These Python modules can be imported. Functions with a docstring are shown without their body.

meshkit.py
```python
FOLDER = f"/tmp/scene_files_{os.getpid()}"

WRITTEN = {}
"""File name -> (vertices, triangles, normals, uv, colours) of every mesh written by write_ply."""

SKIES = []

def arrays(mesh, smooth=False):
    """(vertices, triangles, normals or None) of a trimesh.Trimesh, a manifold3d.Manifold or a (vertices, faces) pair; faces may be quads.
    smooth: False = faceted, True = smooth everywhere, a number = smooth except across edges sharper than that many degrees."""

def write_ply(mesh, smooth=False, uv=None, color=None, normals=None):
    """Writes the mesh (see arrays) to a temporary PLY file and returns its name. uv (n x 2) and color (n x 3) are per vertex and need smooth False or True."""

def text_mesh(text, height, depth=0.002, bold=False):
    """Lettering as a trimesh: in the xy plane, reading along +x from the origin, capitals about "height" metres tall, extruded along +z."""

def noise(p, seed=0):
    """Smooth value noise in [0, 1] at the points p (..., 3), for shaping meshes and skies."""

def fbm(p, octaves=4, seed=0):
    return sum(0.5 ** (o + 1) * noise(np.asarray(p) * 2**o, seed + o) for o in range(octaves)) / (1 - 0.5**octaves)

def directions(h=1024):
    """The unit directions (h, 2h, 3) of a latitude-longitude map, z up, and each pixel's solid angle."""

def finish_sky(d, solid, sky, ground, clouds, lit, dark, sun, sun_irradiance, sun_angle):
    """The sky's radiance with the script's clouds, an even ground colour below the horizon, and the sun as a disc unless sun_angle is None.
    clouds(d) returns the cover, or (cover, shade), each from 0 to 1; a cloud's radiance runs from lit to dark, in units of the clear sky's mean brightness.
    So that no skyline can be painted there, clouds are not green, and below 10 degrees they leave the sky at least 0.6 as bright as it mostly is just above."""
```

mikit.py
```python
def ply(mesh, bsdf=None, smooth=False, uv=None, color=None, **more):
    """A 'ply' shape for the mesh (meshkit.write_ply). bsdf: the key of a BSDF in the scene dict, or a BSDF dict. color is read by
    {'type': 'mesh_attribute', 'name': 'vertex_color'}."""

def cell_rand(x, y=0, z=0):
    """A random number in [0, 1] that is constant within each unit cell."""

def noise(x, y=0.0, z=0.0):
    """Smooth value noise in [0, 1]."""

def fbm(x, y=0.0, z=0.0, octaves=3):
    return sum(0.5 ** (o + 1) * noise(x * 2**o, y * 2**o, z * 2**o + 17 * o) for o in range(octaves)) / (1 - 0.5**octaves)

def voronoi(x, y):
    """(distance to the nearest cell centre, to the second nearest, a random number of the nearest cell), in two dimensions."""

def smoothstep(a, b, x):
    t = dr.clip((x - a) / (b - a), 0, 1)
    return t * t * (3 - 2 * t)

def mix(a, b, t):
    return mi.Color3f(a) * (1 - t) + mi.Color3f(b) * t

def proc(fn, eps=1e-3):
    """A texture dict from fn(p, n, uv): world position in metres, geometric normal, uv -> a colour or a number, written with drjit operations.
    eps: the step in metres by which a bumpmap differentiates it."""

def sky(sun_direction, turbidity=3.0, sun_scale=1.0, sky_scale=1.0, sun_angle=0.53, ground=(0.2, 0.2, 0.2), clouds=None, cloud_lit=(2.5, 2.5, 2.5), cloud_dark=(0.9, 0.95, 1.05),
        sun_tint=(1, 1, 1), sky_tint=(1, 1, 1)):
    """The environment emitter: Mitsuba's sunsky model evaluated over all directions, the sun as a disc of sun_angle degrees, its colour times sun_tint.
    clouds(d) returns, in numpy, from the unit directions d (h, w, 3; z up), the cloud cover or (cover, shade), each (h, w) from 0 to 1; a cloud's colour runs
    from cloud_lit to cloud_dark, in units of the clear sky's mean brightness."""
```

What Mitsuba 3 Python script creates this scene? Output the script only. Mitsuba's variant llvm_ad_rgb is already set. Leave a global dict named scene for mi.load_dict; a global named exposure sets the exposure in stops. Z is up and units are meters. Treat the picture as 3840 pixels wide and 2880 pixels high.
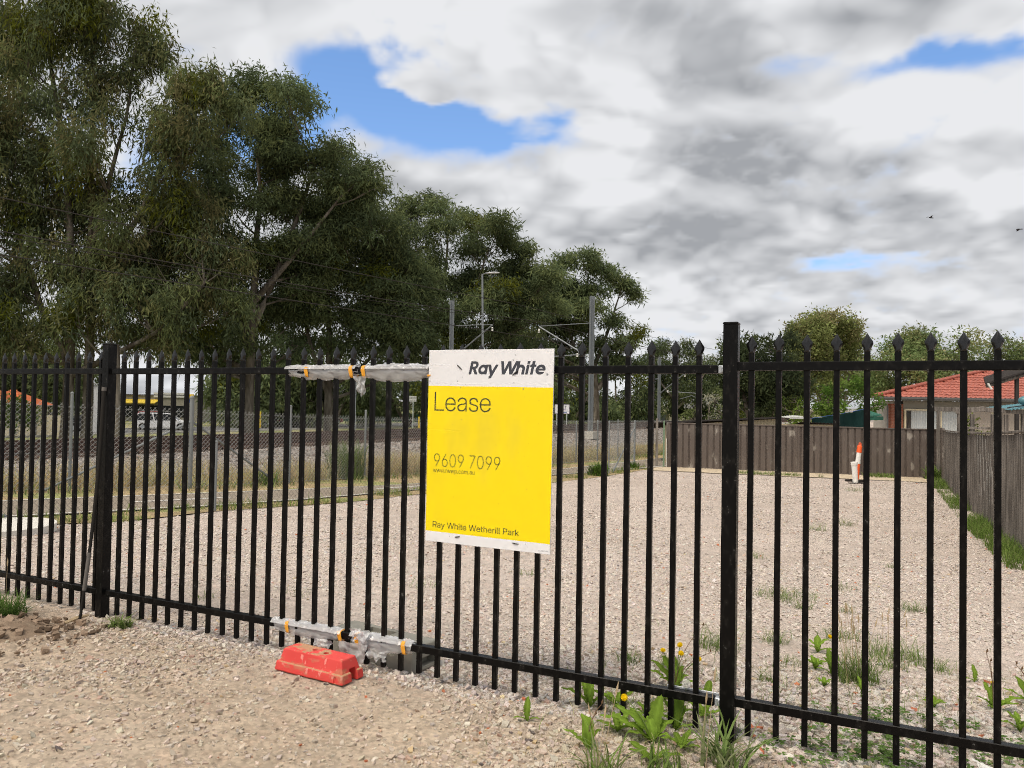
import glob, math
import numpy as np, trimesh, shapely
import manifold3d as m3
import shapely.geometry as sg
from shapely import affinity
import drjit as dr, mitsuba as mi
import mikit, meshkit
from trimesh.creation import extrude_polygon

T = mi.ScalarTransform4f
# ---------------------------------------------------------------- camera, sky, exposure
PITCH, ROLL, CAM_H = 0.0244, 0.0172, 1.52
fw = np.array([0, math.cos(PITCH), math.sin(PITCH)])
up = math.cos(ROLL) * np.array([0, -math.sin(PITCH), math.cos(PITCH)]) - math.sin(ROLL) * np.array([1.0, 0, 0])
cam = np.array([0, 0, CAM_H])
scene, labels = {}, {}
scene['camera'] = {'type': 'perspective', 'fov_axis': 'x', 'fov': math.degrees(2 * math.atan(1920 / 2885)), 'near_clip': 0.05, 'far_clip': 3000.0,
                   'to_world': T().look_at(origin=cam.tolist(), target=(cam + fw).tolist(), up=up.tolist())}
exposure = 2.1


def clouds(d):
    az = np.degrees(np.arctan2(d[..., 0], d[..., 1]))
    el = np.degrees(np.arcsin(np.clip(d[..., 2], -1, 1)))
    k = 1.0 / (np.maximum(d[..., 2], 0) + 0.27)
    p = np.stack([d[..., 0] * k, d[..., 1] * k, d[..., 2] * 0.9], -1)
    w = meshkit.fbm(p * 2.6 + 7, 4, 5) - 0.5
    w2 = meshkit.fbm(p * 2.6 + 19, 4, 6) - 0.5
    q = p + 0.16 * np.stack([w, w2, w - w2], -1)
    def billow(x, octaves, seed):
        return sum(0.52 ** (o + 1) * np.abs(2 * meshkit.noise(x * 2.03 ** o + 3.7 * o, seed + o) - 1) for o in range(octaves)) / 0.9

    big = meshkit.fbm(q * 1.7 + np.array([3.1, 0.4, 2.0]), 3, 3)
    fine = 0.25 + 0.9 * billow(q * 4.4 + 11, 6, 11)
    wisp = meshkit.fbm(q * 15.0 + 5, 4, 21)
    az2, el2 = az + 10.0 * w + 3.5 * (wisp - 0.5), el + 5.0 * w2 + 1.8 * (wisp - 0.5)

    def blob(a, e, sa, se):
        return np.exp(-((az2 - a) / sa) ** 2 - ((el2 - e) / se) ** 2)

    hole = (1.0 * blob(-13.0, 23.6, 5.5, 2.0) + 1.15 * blob(-6.0, 19.8, 6.4, 2.1) + 0.95 * blob(-11.5, 21.0, 3.2, 1.6) + 1.0 * blob(30.0, 22.4, 7.0, 1.25) + 0.4 * blob(21, 23.6, 3, 0.8)
            + 0.65 * blob(23.5, 9.3, 4.5, 0.6) + 1.0 * blob(-18, 18, 5, 4.0) + 0.8 * blob(-28, 16, 5, 4))
    puff = 0.9 * blob(-7.6, 22.3, 2.8, 0.9) + 0.35 * blob(-1.0, 22.6, 2.0, 1.4)
    field = 0.90 + 1.25 * (fine - 0.5) + 0.7 * (big - 0.5) + 0.75 * (wisp - 0.5) - 1.15 * hole + puff
    t = np.clip((field - 0.0) / 0.74, 0, 1)
    cover = t * t * (3 - 2 * t)
    belly = (0.80 * blob(18, 17.4, 5, 1.5) + 0.80 * blob(28, 15.6, 9, 1.5) + 0.6 * blob(9, 13.0, 9, 1.2) + 0.6 * blob(20, 12.0, 10, 1.3) + 0.30 * blob(6, 27.5, 10, 1.5) + 0.5 * blob(26, 26.2, 12, 1.2) - 0.6 * blob(31, 19.3, 6, 1.0) - 0.55 * blob(24, 20.4, 5, 0.9)
             - 0.6 * blob(-14, 26, 9, 2.0) - 0.5 * blob(-3, 16.6, 8, 1.2) - 0.45 * blob(8, 19.8, 6, 1.6) - 0.6 * blob(25, 6.6, 16, 1.6))
    soft = 0.25 + 0.9 * billow(q * 4.4 + 11, 3, 11)
    up_ = 0.25 + 0.9 * billow((q + np.array([0.004, 0.004, 0.05])) * 4.4 + 11, 3, 11)
    lump = meshkit.fbm(q * 2.4 + 31, 4, 8)
    shade = 0.33 + 1.5 * (up_ - soft) - 0.35 * (fine - 0.5) - 0.5 * (soft - 0.5) + 1.9 * (lump - 0.5) + 0.85 * belly
    shade = np.clip(shade, 0, 1) * np.clip((field - 0.25) / 0.6, 0, 1)
    return cover, shade


SUN = np.array([-0.45, -0.55, 1.15])
scene['sky'] = mikit.sky(SUN, turbidity=3.0, sun_scale=0.5, sun_angle=24, clouds=clouds, cloud_lit=(1.70, 1.72, 1.76), cloud_dark=(0.76, 0.79, 0.84), sun_tint=(0.93, 0.99, 1.09), sky_tint=(1.05, 1.12, 1.22), ground=(0.25, 0.24, 0.22))

# ---------------------------------------------------------------- helpers
rng = np.random.default_rng(7)


def numbered(name):
    if name not in USED:
        USED.add(name)
        return name
    i = 1
    while f'{name}_{i:03d}' in USED:
        i += 1
    USED.add(f'{name}_{i:03d}')
    return f'{name}_{i:03d}'


USED = set()


def tag(key, label=None, cat=None, group=None, kind=None):
    labels[key] = {k: v for k, v in dict(label=label, category=cat, group=group, kind=kind).items() if v}
    return key


def thing(name, label, cat, group=None):
    return tag(numbered(name), label, cat, group)


def put(key, mesh, bsdf, smooth=False, to_world=None, color=None):
    d = mesh if isinstance(mesh, dict) else mikit.ply(mesh, bsdf, smooth=smooth, color=color)
    scene[key] = {**d, 'to_world': to_world} if to_world is not None else d
    return key


def part(parent, name, mesh, bsdf=None, smooth=False, to_world=None, color=None, label=None, kind=None):
    k = numbered(parent + '__' + name)
    if label or kind:
        tag(k, label=label, kind=kind)
    return put(k, mesh, bsdf, smooth, to_world, color)


def solo(name, mesh, bsdf, label, cat=None, group=None, kind=None, smooth=False, to_world=None, color=None):
    k = tag(numbered(name), label, cat, group, kind)
    return put(k, mesh, bsdf, smooth, to_world, color)


def cat_(ms):
    return trimesh.util.concatenate([m for m in ms])


def box(cx, cy, cz, sx, sy, sz, rz=0.0):
    m = trimesh.creation.box((sx, sy, sz))
    if rz:
        m.apply_transform(trimesh.transformations.rotation_matrix(rz, [0, 0, 1]))
    m.apply_translation((cx, cy, cz))
    return m


def cbox(cx, cy, cz, sx, sy, sz, c=0.003):
    """a box with chamfered edges"""
    v = [[x * (sx / 2 - (0 if a == 0 else c)), y * (sy / 2 - (0 if a == 1 else c)), z * (sz / 2 - (0 if a == 2 else c))] for x in (-1, 1) for y in (-1, 1) for z in (-1, 1) for a in range(3)]
    m = trimesh.convex.convex_hull(np.array(v))
    m.apply_translation((cx, cy, cz))
    return m


def tube(points, radii, sides=6, cap=True):
    p = np.asarray(points, float)
    r = np.broadcast_to(np.asarray(radii, float), (len(p),))
    t = np.gradient(p, axis=0)
    t /= np.linalg.norm(t, axis=1, keepdims=True) + 1e-12
    ref = np.where(np.abs(t[:, 2:]) < 0.93, [0, 0, 1.0], [1.0, 0, 0])
    a = np.cross(t, ref)
    a /= np.linalg.norm(a, axis=1, keepdims=True) + 1e-12
    b = np.cross(t, a)
    g = np.arange(sides) * 2 * np.pi / sides
    v = p[:, None] + r[:, None, None] * (np.cos(g)[None, :, None] * a[:, None] + np.sin(g)[None, :, None] * b[:, None])
    i, j = np.meshgrid(np.arange(len(p) - 1), np.arange(sides), indexing='ij')
    q = np.stack([i * sides + j, i * sides + (j + 1) % sides, (i + 1) * sides + (j + 1) % sides, (i + 1) * sides + j], -1).reshape(-1, 4)
    f = np.vstack([q[:, [0, 2, 1]], q[:, [0, 3, 2]]])
    v = v.reshape(-1, 3)
    if cap:
        n = len(v)
        v = np.vstack([v, p[:1], p[-1:]])
        k = np.arange(sides)
        f = np.vstack([f, np.stack([k * 0 + n, k, (k + 1) % sides], 1)[:, [0, 1, 2]], np.stack([k * 0 + n + 1, (k + 1) % sides + (len(p) - 1) * sides, k + (len(p) - 1) * sides], 1)])
    return trimesh.Trimesh(v, f, process=False)


def frame(origin, ex, ey, ez):
    m = np.eye(4)
    m[:3, 0], m[:3, 1], m[:3, 2], m[:3, 3] = ex, ey, ez, origin
    return T(m.tolist())


def rgb(*c):
    return {'type': 'rgb', 'value': list(c)}


def matte(name, c):
    scene[name] = {'type': 'twosided', 'bsdf': {'type': 'diffuse', 'reflectance': rgb(*c)}}


def gloss(name, c, rough=0.4, metallic=0.0, spec=0.5, tex=None, bump=None, bump_scale=1.0):
    b = {'type': 'principled', 'base_color': tex if tex else rgb(*c), 'roughness': rough, 'metallic': metallic, 'specular': spec}
    if bump:
        b = {'type': 'bumpmap', 'arbitrary': bump, 'scale': bump_scale, 'bsdf': b}
    scene[name] = {'type': 'twosided', 'bsdf': b}


N_, F_, S_ = mikit.noise, mikit.fbm, mikit.smoothstep
VC = {'type': 'mesh_attribute', 'name': 'vertex_color'}

# ---------------------------------------------------------------- materials


def blackc(p, n, uv):
    d = F_(p.x * 60, p.y * 60, p.z * 22, 4)
    e = F_(p.x * 210, p.y * 210, p.z * 150, 2)
    c = mikit.mix((0.0024, 0.0024, 0.0026), (0.010, 0.0095, 0.009), S_(0.5, 0.75, d))
    return mikit.mix(c, (0.11, 0.11, 0.105), S_(0.70, 0.76, d * 0.55 + e * 0.45))


gloss('black_paint', (0, 0, 0), 0.36, spec=0.17, tex=mikit.proc(blackc))
gloss('black_cast', (0.006, 0.006, 0.0065), 0.2, spec=0.5)
gloss('galvanised', (0.42, 0.45, 0.48), 0.5, metallic=0.55)
matte('wire_grey', (0.42, 0.43, 0.43))
matte('old_galvanised', (0.23, 0.245, 0.25))
matte('wire_dark', (0.15, 0.14, 0.13))
scene['coloured_stone'] = {'type': 'twosided', 'bsdf': {'type': 'diffuse', 'reflectance': VC}}
scene['foliage'] = {'type': 'principledthin', 'base_color': VC, 'roughness': 0.45, 'diff_trans': 0.8, 'eta': 1.4}
scene['petal'] = {'type': 'principledthin', 'base_color': VC, 'roughness': 0.8, 'diff_trans': 0.5}


def dirt(p, n, uv):
    a = F_(p.x * 0.9, p.y * 0.9, 3.0, 4)
    b = F_(p.x * 9, p.y * 9, p.z * 9, 4)
    _, _, r = mikit.voronoi(p.x * 55, p.y * 55)
    _, _, r2 = mikit.voronoi(p.x * 23 + 4, p.y * 23)
    street = 1 - S_(-0.6, 0.9, (p.x + 2.653) * 0.427 + (p.y - 5.256) * 0.904)      # the driveway is a browner fill than the yard
    c = mikit.mix(mikit.mix((0.40, 0.34, 0.29), (0.515, 0.45, 0.40), a), mikit.mix((0.345, 0.275, 0.205), (0.445, 0.37, 0.29), a), street)
    c = c * (0.80 + 0.4 * b) * (0.82 + 0.36 * r)
    pink = S_(0.55, 1.0, r2)
    return mikit.mix(c, c * mi.Color3f(1.04, 1.0, 0.99), pink)


scene['packed_dirt'] = {'type': 'twosided', 'bsdf': {'type': 'bumpmap', 'arbitrary': mikit.proc(lambda p, n, uv: F_(p.x * 26, p.y * 26, 0.0, 4), 0.004), 'scale': 0.03,
                                                    'bsdf': {'type': 'diffuse', 'reflectance': mikit.proc(dirt)}}}


def soilc(p, n, uv):
    return mikit.mix((0.15, 0.105, 0.075), (0.34, 0.265, 0.195), F_(p.x * 17, p.y * 17, p.z * 10, 5))


scene['dark_soil'] = {'type': 'twosided', 'bsdf': {'type': 'diffuse', 'reflectance': mikit.proc(soilc)}}


def bankc(p, n, uv):
    a = F_(p.x * 0.7, p.y * 0.7, 0.0, 3)
    b = F_(p.x * 11, p.y * 11, 2.0, 4)
    return mikit.mix((0.36, 0.28, 0.165), (0.26, 0.265, 0.115), S_(0.45, 0.62, a)) * (0.5 + b)


scene['grassy_earth'] = {'type': 'twosided', 'bsdf': {'type': 'diffuse', 'reflectance': mikit.proc(bankc)}}


def lawnc(p, n, uv):
    a = F_(p.x * 0.25, p.y * 0.25, 0.0, 3)
    b = F_(p.x * 4, p.y * 4, 2.0, 4)
    return mikit.mix((0.17, 0.195, 0.08), (0.29, 0.27, 0.145), S_(0.4, 0.65, a)) * (0.6 + 0.8 * b)


scene['lawn_turf'] = {'type': 'twosided', 'bsdf': {'type': 'diffuse', 'reflectance': mikit.proc(lawnc)}}


def ballastc(p, n, uv):
    _, _, r = mikit.voronoi(p.x * 16, p.y * 16)
    return mikit.mix((0.19, 0.168, 0.15), (0.40, 0.365, 0.335), r)


scene['ballast_grey'] = {'type': 'twosided', 'bsdf': {'type': 'diffuse', 'reflectance': mikit.proc(ballastc)}}


def pathc(p, n, uv):
    a = F_(p.x * 1.3, p.y * 1.3, 0.0, 4)
    b = F_(p.x * 60, p.y * 60, 0.0, 2)
    return mikit.mix((0.235, 0.20, 0.16), (0.31, 0.27, 0.22), a) * (0.85 + 0.3 * b)


scene['path_asphalt'] = {'type': 'twosided', 'bsdf': {'type': 'diffuse', 'reflectance': mikit.proc(pathc)}}


def concretec(p, n, uv):
    a = F_(p.x * 2.1, p.y * 2.1, p.z * 2.1, 5)
    return mikit.mix((0.47, 0.385, 0.275), (0.60, 0.51, 0.38), a)


scene['sandy_concrete'] = {'type': 'twosided', 'bsdf': {'type': 'diffuse', 'reflectance': mikit.proc(concretec)}}


def barkc(p, n, uv):
    a = F_(p.x * 3, p.y * 3, p.z * 0.7, 4)
    b = F_(p.x * 14, p.y * 14, p.z * 2.2, 3)
    return mikit.mix((0.085, 0.070, 0.055), (0.21, 0.185, 0.155), S_(0.3, 0.7, a)) * (0.55 + 0.9 * b)


scene['gum_bark'] = {'type': 'twosided', 'bsdf': {'type': 'diffuse', 'reflectance': mikit.proc(barkc)}}


def timberc(p, n, uv):
    g = F_(p.x * 22, p.y * 22, p.z * 1.6, 4)
    a = F_(p.x * 1.5, p.y * 1.5, p.z * 1.1 + 9, 3)
    return mikit.mix((0.105, 0.093, 0.083), (0.25, 0.225, 0.20), S_(0.25, 0.75, g)) * (0.7 + 0.6 * a)


scene['weathered_timber'] = {'type': 'twosided', 'bsdf': {'type': 'diffuse', 'reflectance': mikit.proc(timberc)}}


def sheetc(p, n, uv):
    a = F_(p.x * 0.9, p.y * 0.9, p.z * 0.9, 4)
    s = F_(p.x * 5, p.y * 5, p.z * 1.8 + 3, 5)
    c = mikit.mix((0.095, 0.076, 0.066), (0.135, 0.112, 0.098), a)
    return mikit.mix(c, (0.36, 0.33, 0.29), 0.65 * S_(0.66, 0.74, s) + 0.10 * S_(0.5, 0.7, s))


scene['brown_sheet'] = {'type': 'twosided', 'bsdf': {'type': 'principled', 'base_color': mikit.proc(sheetc), 'roughness': 0.5, 'specular': 0.35}}


def redc(p, n, uv):
    d = F_(p.x * 10, p.y * 10, p.z * 14, 5)
    k = 1.2 * S_(0.44, 0.56, d) * S_(0.4, 0.9, dr.abs(n.z)) + 0.42 * S_(0.52, 0.66, F_(p.x * 16 + 4, p.y * 16, p.z * 20, 4))
    sc = S_(0.68, 0.74, F_(p.x * 55, p.y * 55, p.z * 20, 3))
    c = mikit.mix((0.60, 0.048, 0.044), (0.70, 0.088, 0.075), F_(p.x * 5, p.y * 5, p.z * 5, 3))
    c = mikit.mix(c, (0.85, 0.42, 0.36), 0.5 * sc)
    return mikit.mix(c, (0.40, 0.27, 0.15), dr.minimum(k, 0.85))


gloss('red_plastic', (0, 0, 0), 0.55, spec=0.3, tex=mikit.proc(redc))


def greyblockc(p, n, uv):
    return mikit.mix((0.17, 0.165, 0.14), (0.30, 0.29, 0.25), F_(p.x * 9, p.y * 9, p.z * 9, 4))


gloss('grey_block', (0, 0, 0), 0.6, spec=0.3, tex=mikit.proc(greyblockc))


def grime(c, dirt_c, k):
    def fn(p, n, uv):
        a = F_(p.x * 7, p.y * 7, p.z * 2.2, 4)
        b = F_(p.x * 90, p.y * 90, p.z * 60, 3)
        m = k * S_(0.45, 0.85, a) + 0.25 * S_(0.76, 0.84, b)
        return mikit.mix(c, dirt_c, dr.minimum(m, 0.6))
    return mikit.proc(fn)


gloss('sign_white', (0, 0, 0), 0.32, spec=0.45, tex=grime((0.79, 0.80, 0.83), (0.50, 0.46, 0.40), 0.28))
gloss('sign_yellow', (0, 0, 0), 0.30, spec=0.45, tex=grime((0.92, 0.73, 0.003), (0.62, 0.50, 0.06), 0.30))
gloss('sign_ink', (0.055, 0.055, 0.03), 0.4, spec=0.3)
gloss('sign_slate', (0.055, 0.06, 0.075), 0.4, spec=0.3)
gloss('tape_orange', (0.78, 0.36, 0.03), 0.45)
scene['clear_film'] = {'type': 'principledthin', 'base_color': rgb(0.93, 0.94, 0.95), 'roughness': 0.14, 'spec_trans': 0.62, 'diff_trans': 0.35, 'eta': 1.6}
scene['folded_film'] = {'type': 'principledthin', 'base_color': rgb(0.94, 0.95, 0.96), 'roughness': 0.2, 'spec_trans': 0.5, 'diff_trans': 0.6, 'eta': 1.5}
gloss('rusty_rail', (0.085, 0.048, 0.036), 0.7)
gloss('rail_head', (0.20, 0.14, 0.11), 0.4, metallic=0.3)
matte('sleeper_brown', (0.105, 0.075, 0.062))
matte('white_paint', (0.62, 0.60, 0.55))
matte('pale_concrete', (0.50, 0.48, 0.43))
matte('road_grey', (0.14, 0.14, 0.14))


def tilec(p, n, uv):
    a = mikit.cell_rand(p.x / 0.29, p.z / 0.165, 0)
    b = F_(p.x * 7, p.y * 7, p.z * 7, 3)
    return mikit.mix((0.29, 0.083, 0.056), (0.40, 0.128, 0.09), 0.6 * a + 0.4 * b)


gloss('terracotta', (0, 0, 0), 0.5, spec=0.35, tex=mikit.proc(tilec))
matte('orange_tile', (0.50, 0.15, 0.07))
matte('brick_red', (0.29, 0.105, 0.065))
matte('mortar', (0.42, 0.37, 0.31))
gloss('cream_paint', (0.60, 0.53, 0.36), 0.5)
gloss('gutter_grey', (0.13, 0.13, 0.13), 0.4)
matte('render_grey', (0.24, 0.23, 0.19))
matte('curtain_cloth', (0.62, 0.66, 0.66))
matte('room_plaster', (0.42, 0.40, 0.36))
scene['window_glass'] = {'type': 'thindielectric', 'int_ior': 1.5}
gloss('shade_green', (0.005, 0.026, 0.025), 0.8, spec=0.2)
gloss('umbrella_green', (0.010, 0.085, 0.055), 0.7)
gloss('teal_sheet', (0.075, 0.20, 0.235), 0.45)
matte('iron_cream', (0.47, 0.41, 0.28))
matte('iron_white', (0.50, 0.51, 0.49))
matte('iron_dark', (0.055, 0.05, 0.048))
gloss('bollard_orange', (0.86, 0.12, 0.025), 0.45)
gloss('white_plastic', (0.78, 0.77, 0.72), 0.4)
matte('black_rubber', (0.03, 0.028, 0.026))
gloss('green_paint', (0.16, 0.25, 0.155), 0.5)
gloss('car_white', (0.74, 0.75, 0.77), 0.25, spec=0.6)
gloss('car_dark', (0.035, 0.04, 0.045), 0.25, spec=0.6)
gloss('car_red', (0.30, 0.02, 0.025), 0.25, spec=0.6)
gloss('car_window', (0.010, 0.012, 0.014), 0.15, spec=0.25)
gloss('lamp_red', (0.40, 0.012, 0.02), 0.3)
gloss('road_yellow', (0.82, 0.56, 0.02), 0.4)
gloss('road_green', (0.006, 0.11, 0.065), 0.4)
gloss('print_blue', (0.03, 0.09, 0.30), 0.4)
gloss('print_purple', (0.16, 0.05, 0.24), 0.4)
matte('pale_wall', (0.56, 0.51, 0.38))
matte('clad_white', (0.56, 0.57, 0.58))
matte('dry_wood', (0.46, 0.36, 0.23))
matte('bird_dark', (0.05, 0.05, 0.055))

# ---------------------------------------------------------------- terrain
FO = np.array([-2.653, 5.256, 0.0])                       # the first picket of the left gate leaf
FE = np.array([math.cos(-0.4415), math.sin(-0.4415), 0])  # along the steel fence
FN = np.array([FE[1], -FE[0], 0])                         # from the fence towards the street
UP = np.array([0, 0, 1.0])
RQ, RT, RN = np.array([-12.9, 19.5]), np.array([0.535, 0.845]), np.array([0.845, -0.535])   # edge of the rail formation


def sm(t):
    t = np.clip(t, 0, 1)
    return t * t * (3 - 2 * t)


def zyard(x, y):
    d = np.maximum((np.asarray(x) - FO[0]) * 0.427 + (np.asarray(y) - FO[1]) * 0.904, 0)
    return -1.1 * (1 - np.exp(-d / 14))


def roff(x, y):
    return (np.asarray(x) - RQ[0]) * RN[0] + (np.asarray(y) - RQ[1]) * RN[1]


def zland(x, y):
    o = roff(x, y)
    z = zyard(x, y)
    near = -0.32 + (z + 0.32) * sm(o / 5.2)
    far = -0.32 + (-1.75 + 0.32) * sm((-8.0 - o) / 5.0)
    return np.where(o > 0, near, np.where(o > -8.0, -0.32, far))


def mound(x, y):
    return 0.10 * np.exp(-(((x + 3.25) / 0.45) ** 2 + ((y - 4.78) / 0.26) ** 2))


def zfine(p):
    """surface of the gravel with its small unevenness"""
    p = np.asarray(p, float)
    q = np.stack([p[..., 0], p[..., 1], p[..., 0] * 0], -1)
    return zyard(p[..., 0], p[..., 1]) + 0.030 * (meshkit.fbm(q * 1.3, 4, 2) - 0.5) + mound(p[..., 0], p[..., 1])


def grid(xs, ys, zf):
    X, Y = np.meshgrid(xs, ys)
    v = np.stack([X, Y, zf(X, Y)], -1).reshape(-1, 3)
    w = len(xs)
    i, j = np.meshgrid(np.arange(len(ys) - 1), np.arange(w - 1), indexing='ij')
    a = (i * w + j).ravel()
    return v, np.vstack([np.stack([a, a + 1, a + w + 1], 1), np.stack([a, a + w + 1, a + w], 1)])


def span(a, b, n, a0, b0, m):
    return np.unique(np.concatenate([-np.geomspace(-a0 + 1, -a + 1, m)[::-1] + 1, np.linspace(a0, b0, n), np.geomspace(b0 + 1, b + 1, m) - 1]))


def lowland(X, Y):
    o = roff(X, Y)
    z = zland(X, Y) - 0.06 * sm((7.5 - o) / 1.0)
    q = np.stack([X, Y, X * 0], -1)
    return z + 0.030 * (meshkit.fbm(q * 1.3, 4, 2) - 0.5) * (o > 7) + mound(X, Y)


gx = np.unique(np.concatenate([np.geomspace(14, 901, 60) * -1 + 1, np.linspace(-13, -5, 40), np.linspace(-5, 5, 90), np.linspace(5, 18, 45), np.geomspace(18, 900, 45)]))
gy = np.unique(np.concatenate([np.linspace(-60, 2, 16), np.linspace(2, 9, 80), np.linspace(9, 34, 90), np.geomspace(34, 1200, 55)]))
solo('ground', grid(gx, gy, lowland), 'packed_dirt', 'pale packed dirt and dust under the gravel yard and driveway', kind='structure', smooth=True)


def strip(lines, zf, lift=0.0, n=90):
    """a sheet lofted through polylines that run the same way"""
    rows = []
    for ln in lines:
        ln = np.asarray(ln, float)
        s = np.r_[0, np.cumsum(np.linalg.norm(np.diff(ln, axis=0), axis=1))]
        u = np.linspace(0, s[-1], n)
        rows.append(np.stack([np.interp(u, s, ln[:, 0]), np.interp(u, s, ln[:, 1])], 1))
    v = np.vstack(rows)
    v = np.column_stack([v, zf(v[:, 0], v[:, 1]) + lift])
    m = len(rows)
    i, j = np.meshgrid(np.arange(m - 1), np.arange(n - 1), indexing='ij')
    a = (i * n + j).ravel()
    return v, np.vstack([np.stack([a, a + 1, a + n + 1], 1), np.stack([a, a + n + 1, a + n], 1)])


def between(la, lb, k):
    la, lb = np.asarray(la, float), np.asarray(lb, float)
    return [la * (1 - t) + lb * t for t in np.linspace(0, 1, k)]


def rail_line(o, s0=-40, s1=260, n=2):
    return [RQ + RN * o + RT * s for s in np.linspace(s0, s1, n)]


P_LO = [(-15.5, -3.6), (-9.0, 7.4), (-7.00, 10.70), (-5.97, 12.41), (-4.96, 13.84), (-2.18, 18.68), (1.37, 24.98), (5.96, 30.47), (16, 45), (40, 78)]
P_HI = [(-17.5, -2.5), (-11.0, 9.1), (-8.56, 13.08), (-7.43, 14.71), (-5.92, 16.58), (-2.39, 20.45), (1.50, 27.43), (4.6, 32.6), (14, 46.5), (38, 79.5)]
G_ED = [(-14.6, -4.2), (-8.0, 7.4), (-6.22, 10.31), (-5.52, 10.92), (-4.99, 12.69), (-4.31, 13.79), (-3.16, 15.44), (-2.08, 17.69), (1.23, 22.29), (3.18, 25.45), (5.6, 29.9), (6.3, 31.0)]


def resample(ln, n=60):
    ln = np.asarray(ln, float)
    s = np.r_[0, np.cumsum(np.linalg.norm(np.diff(ln, axis=0), axis=1))]
    u = np.linspace(0, s[-1], n)
    return np.stack([np.interp(u, s, ln[:, 0]), np.interp(u, s, ln[:, 1])], 1)


FEN2 = [(-18.0, 2.0), (-8.83, 15.46), (-7.10, 17.10), (-5.56, 19.40), (-4.11, 21.73), (2.71, 32.0), (4.91, 35.4), (15, 50.3), (40, 87)]
zz = lambda x, y: zland(x, y)
P_LO2, P_HI2, FEN22 = resample(P_LO), resample(P_HI), resample(FEN2)
solo('footpath', strip(between(P_LO2, P_HI2, 4), zyard, 0.03), 'path_asphalt', 'beige asphalt shared path behind the wire fence', kind='structure', smooth=True)
edge_w = 0.07
for nm, ln, d in (('near', P_LO2, 1), ('far', P_HI2, -1)):
    oth = P_HI2 if d == 1 else P_LO2
    inn = ln + (oth - ln) * 0.02
    inn2 = ln + (oth - ln) * 0.062
    solo('path_marking', strip([inn, inn2], zyard, 0.036), 'white_paint', f'worn white edge line on the {nm} side of the shared path', kind='structure')
midl = P_LO2 * 0.5 + P_HI2 * 0.5
midr = resample(midl, 400)
tng = np.gradient(midr, axis=0)
tng /= np.linalg.norm(tng, axis=1, keepdims=True)
nrm = np.stack([-tng[:, 1], tng[:, 0]], 1)
dash = []
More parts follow.
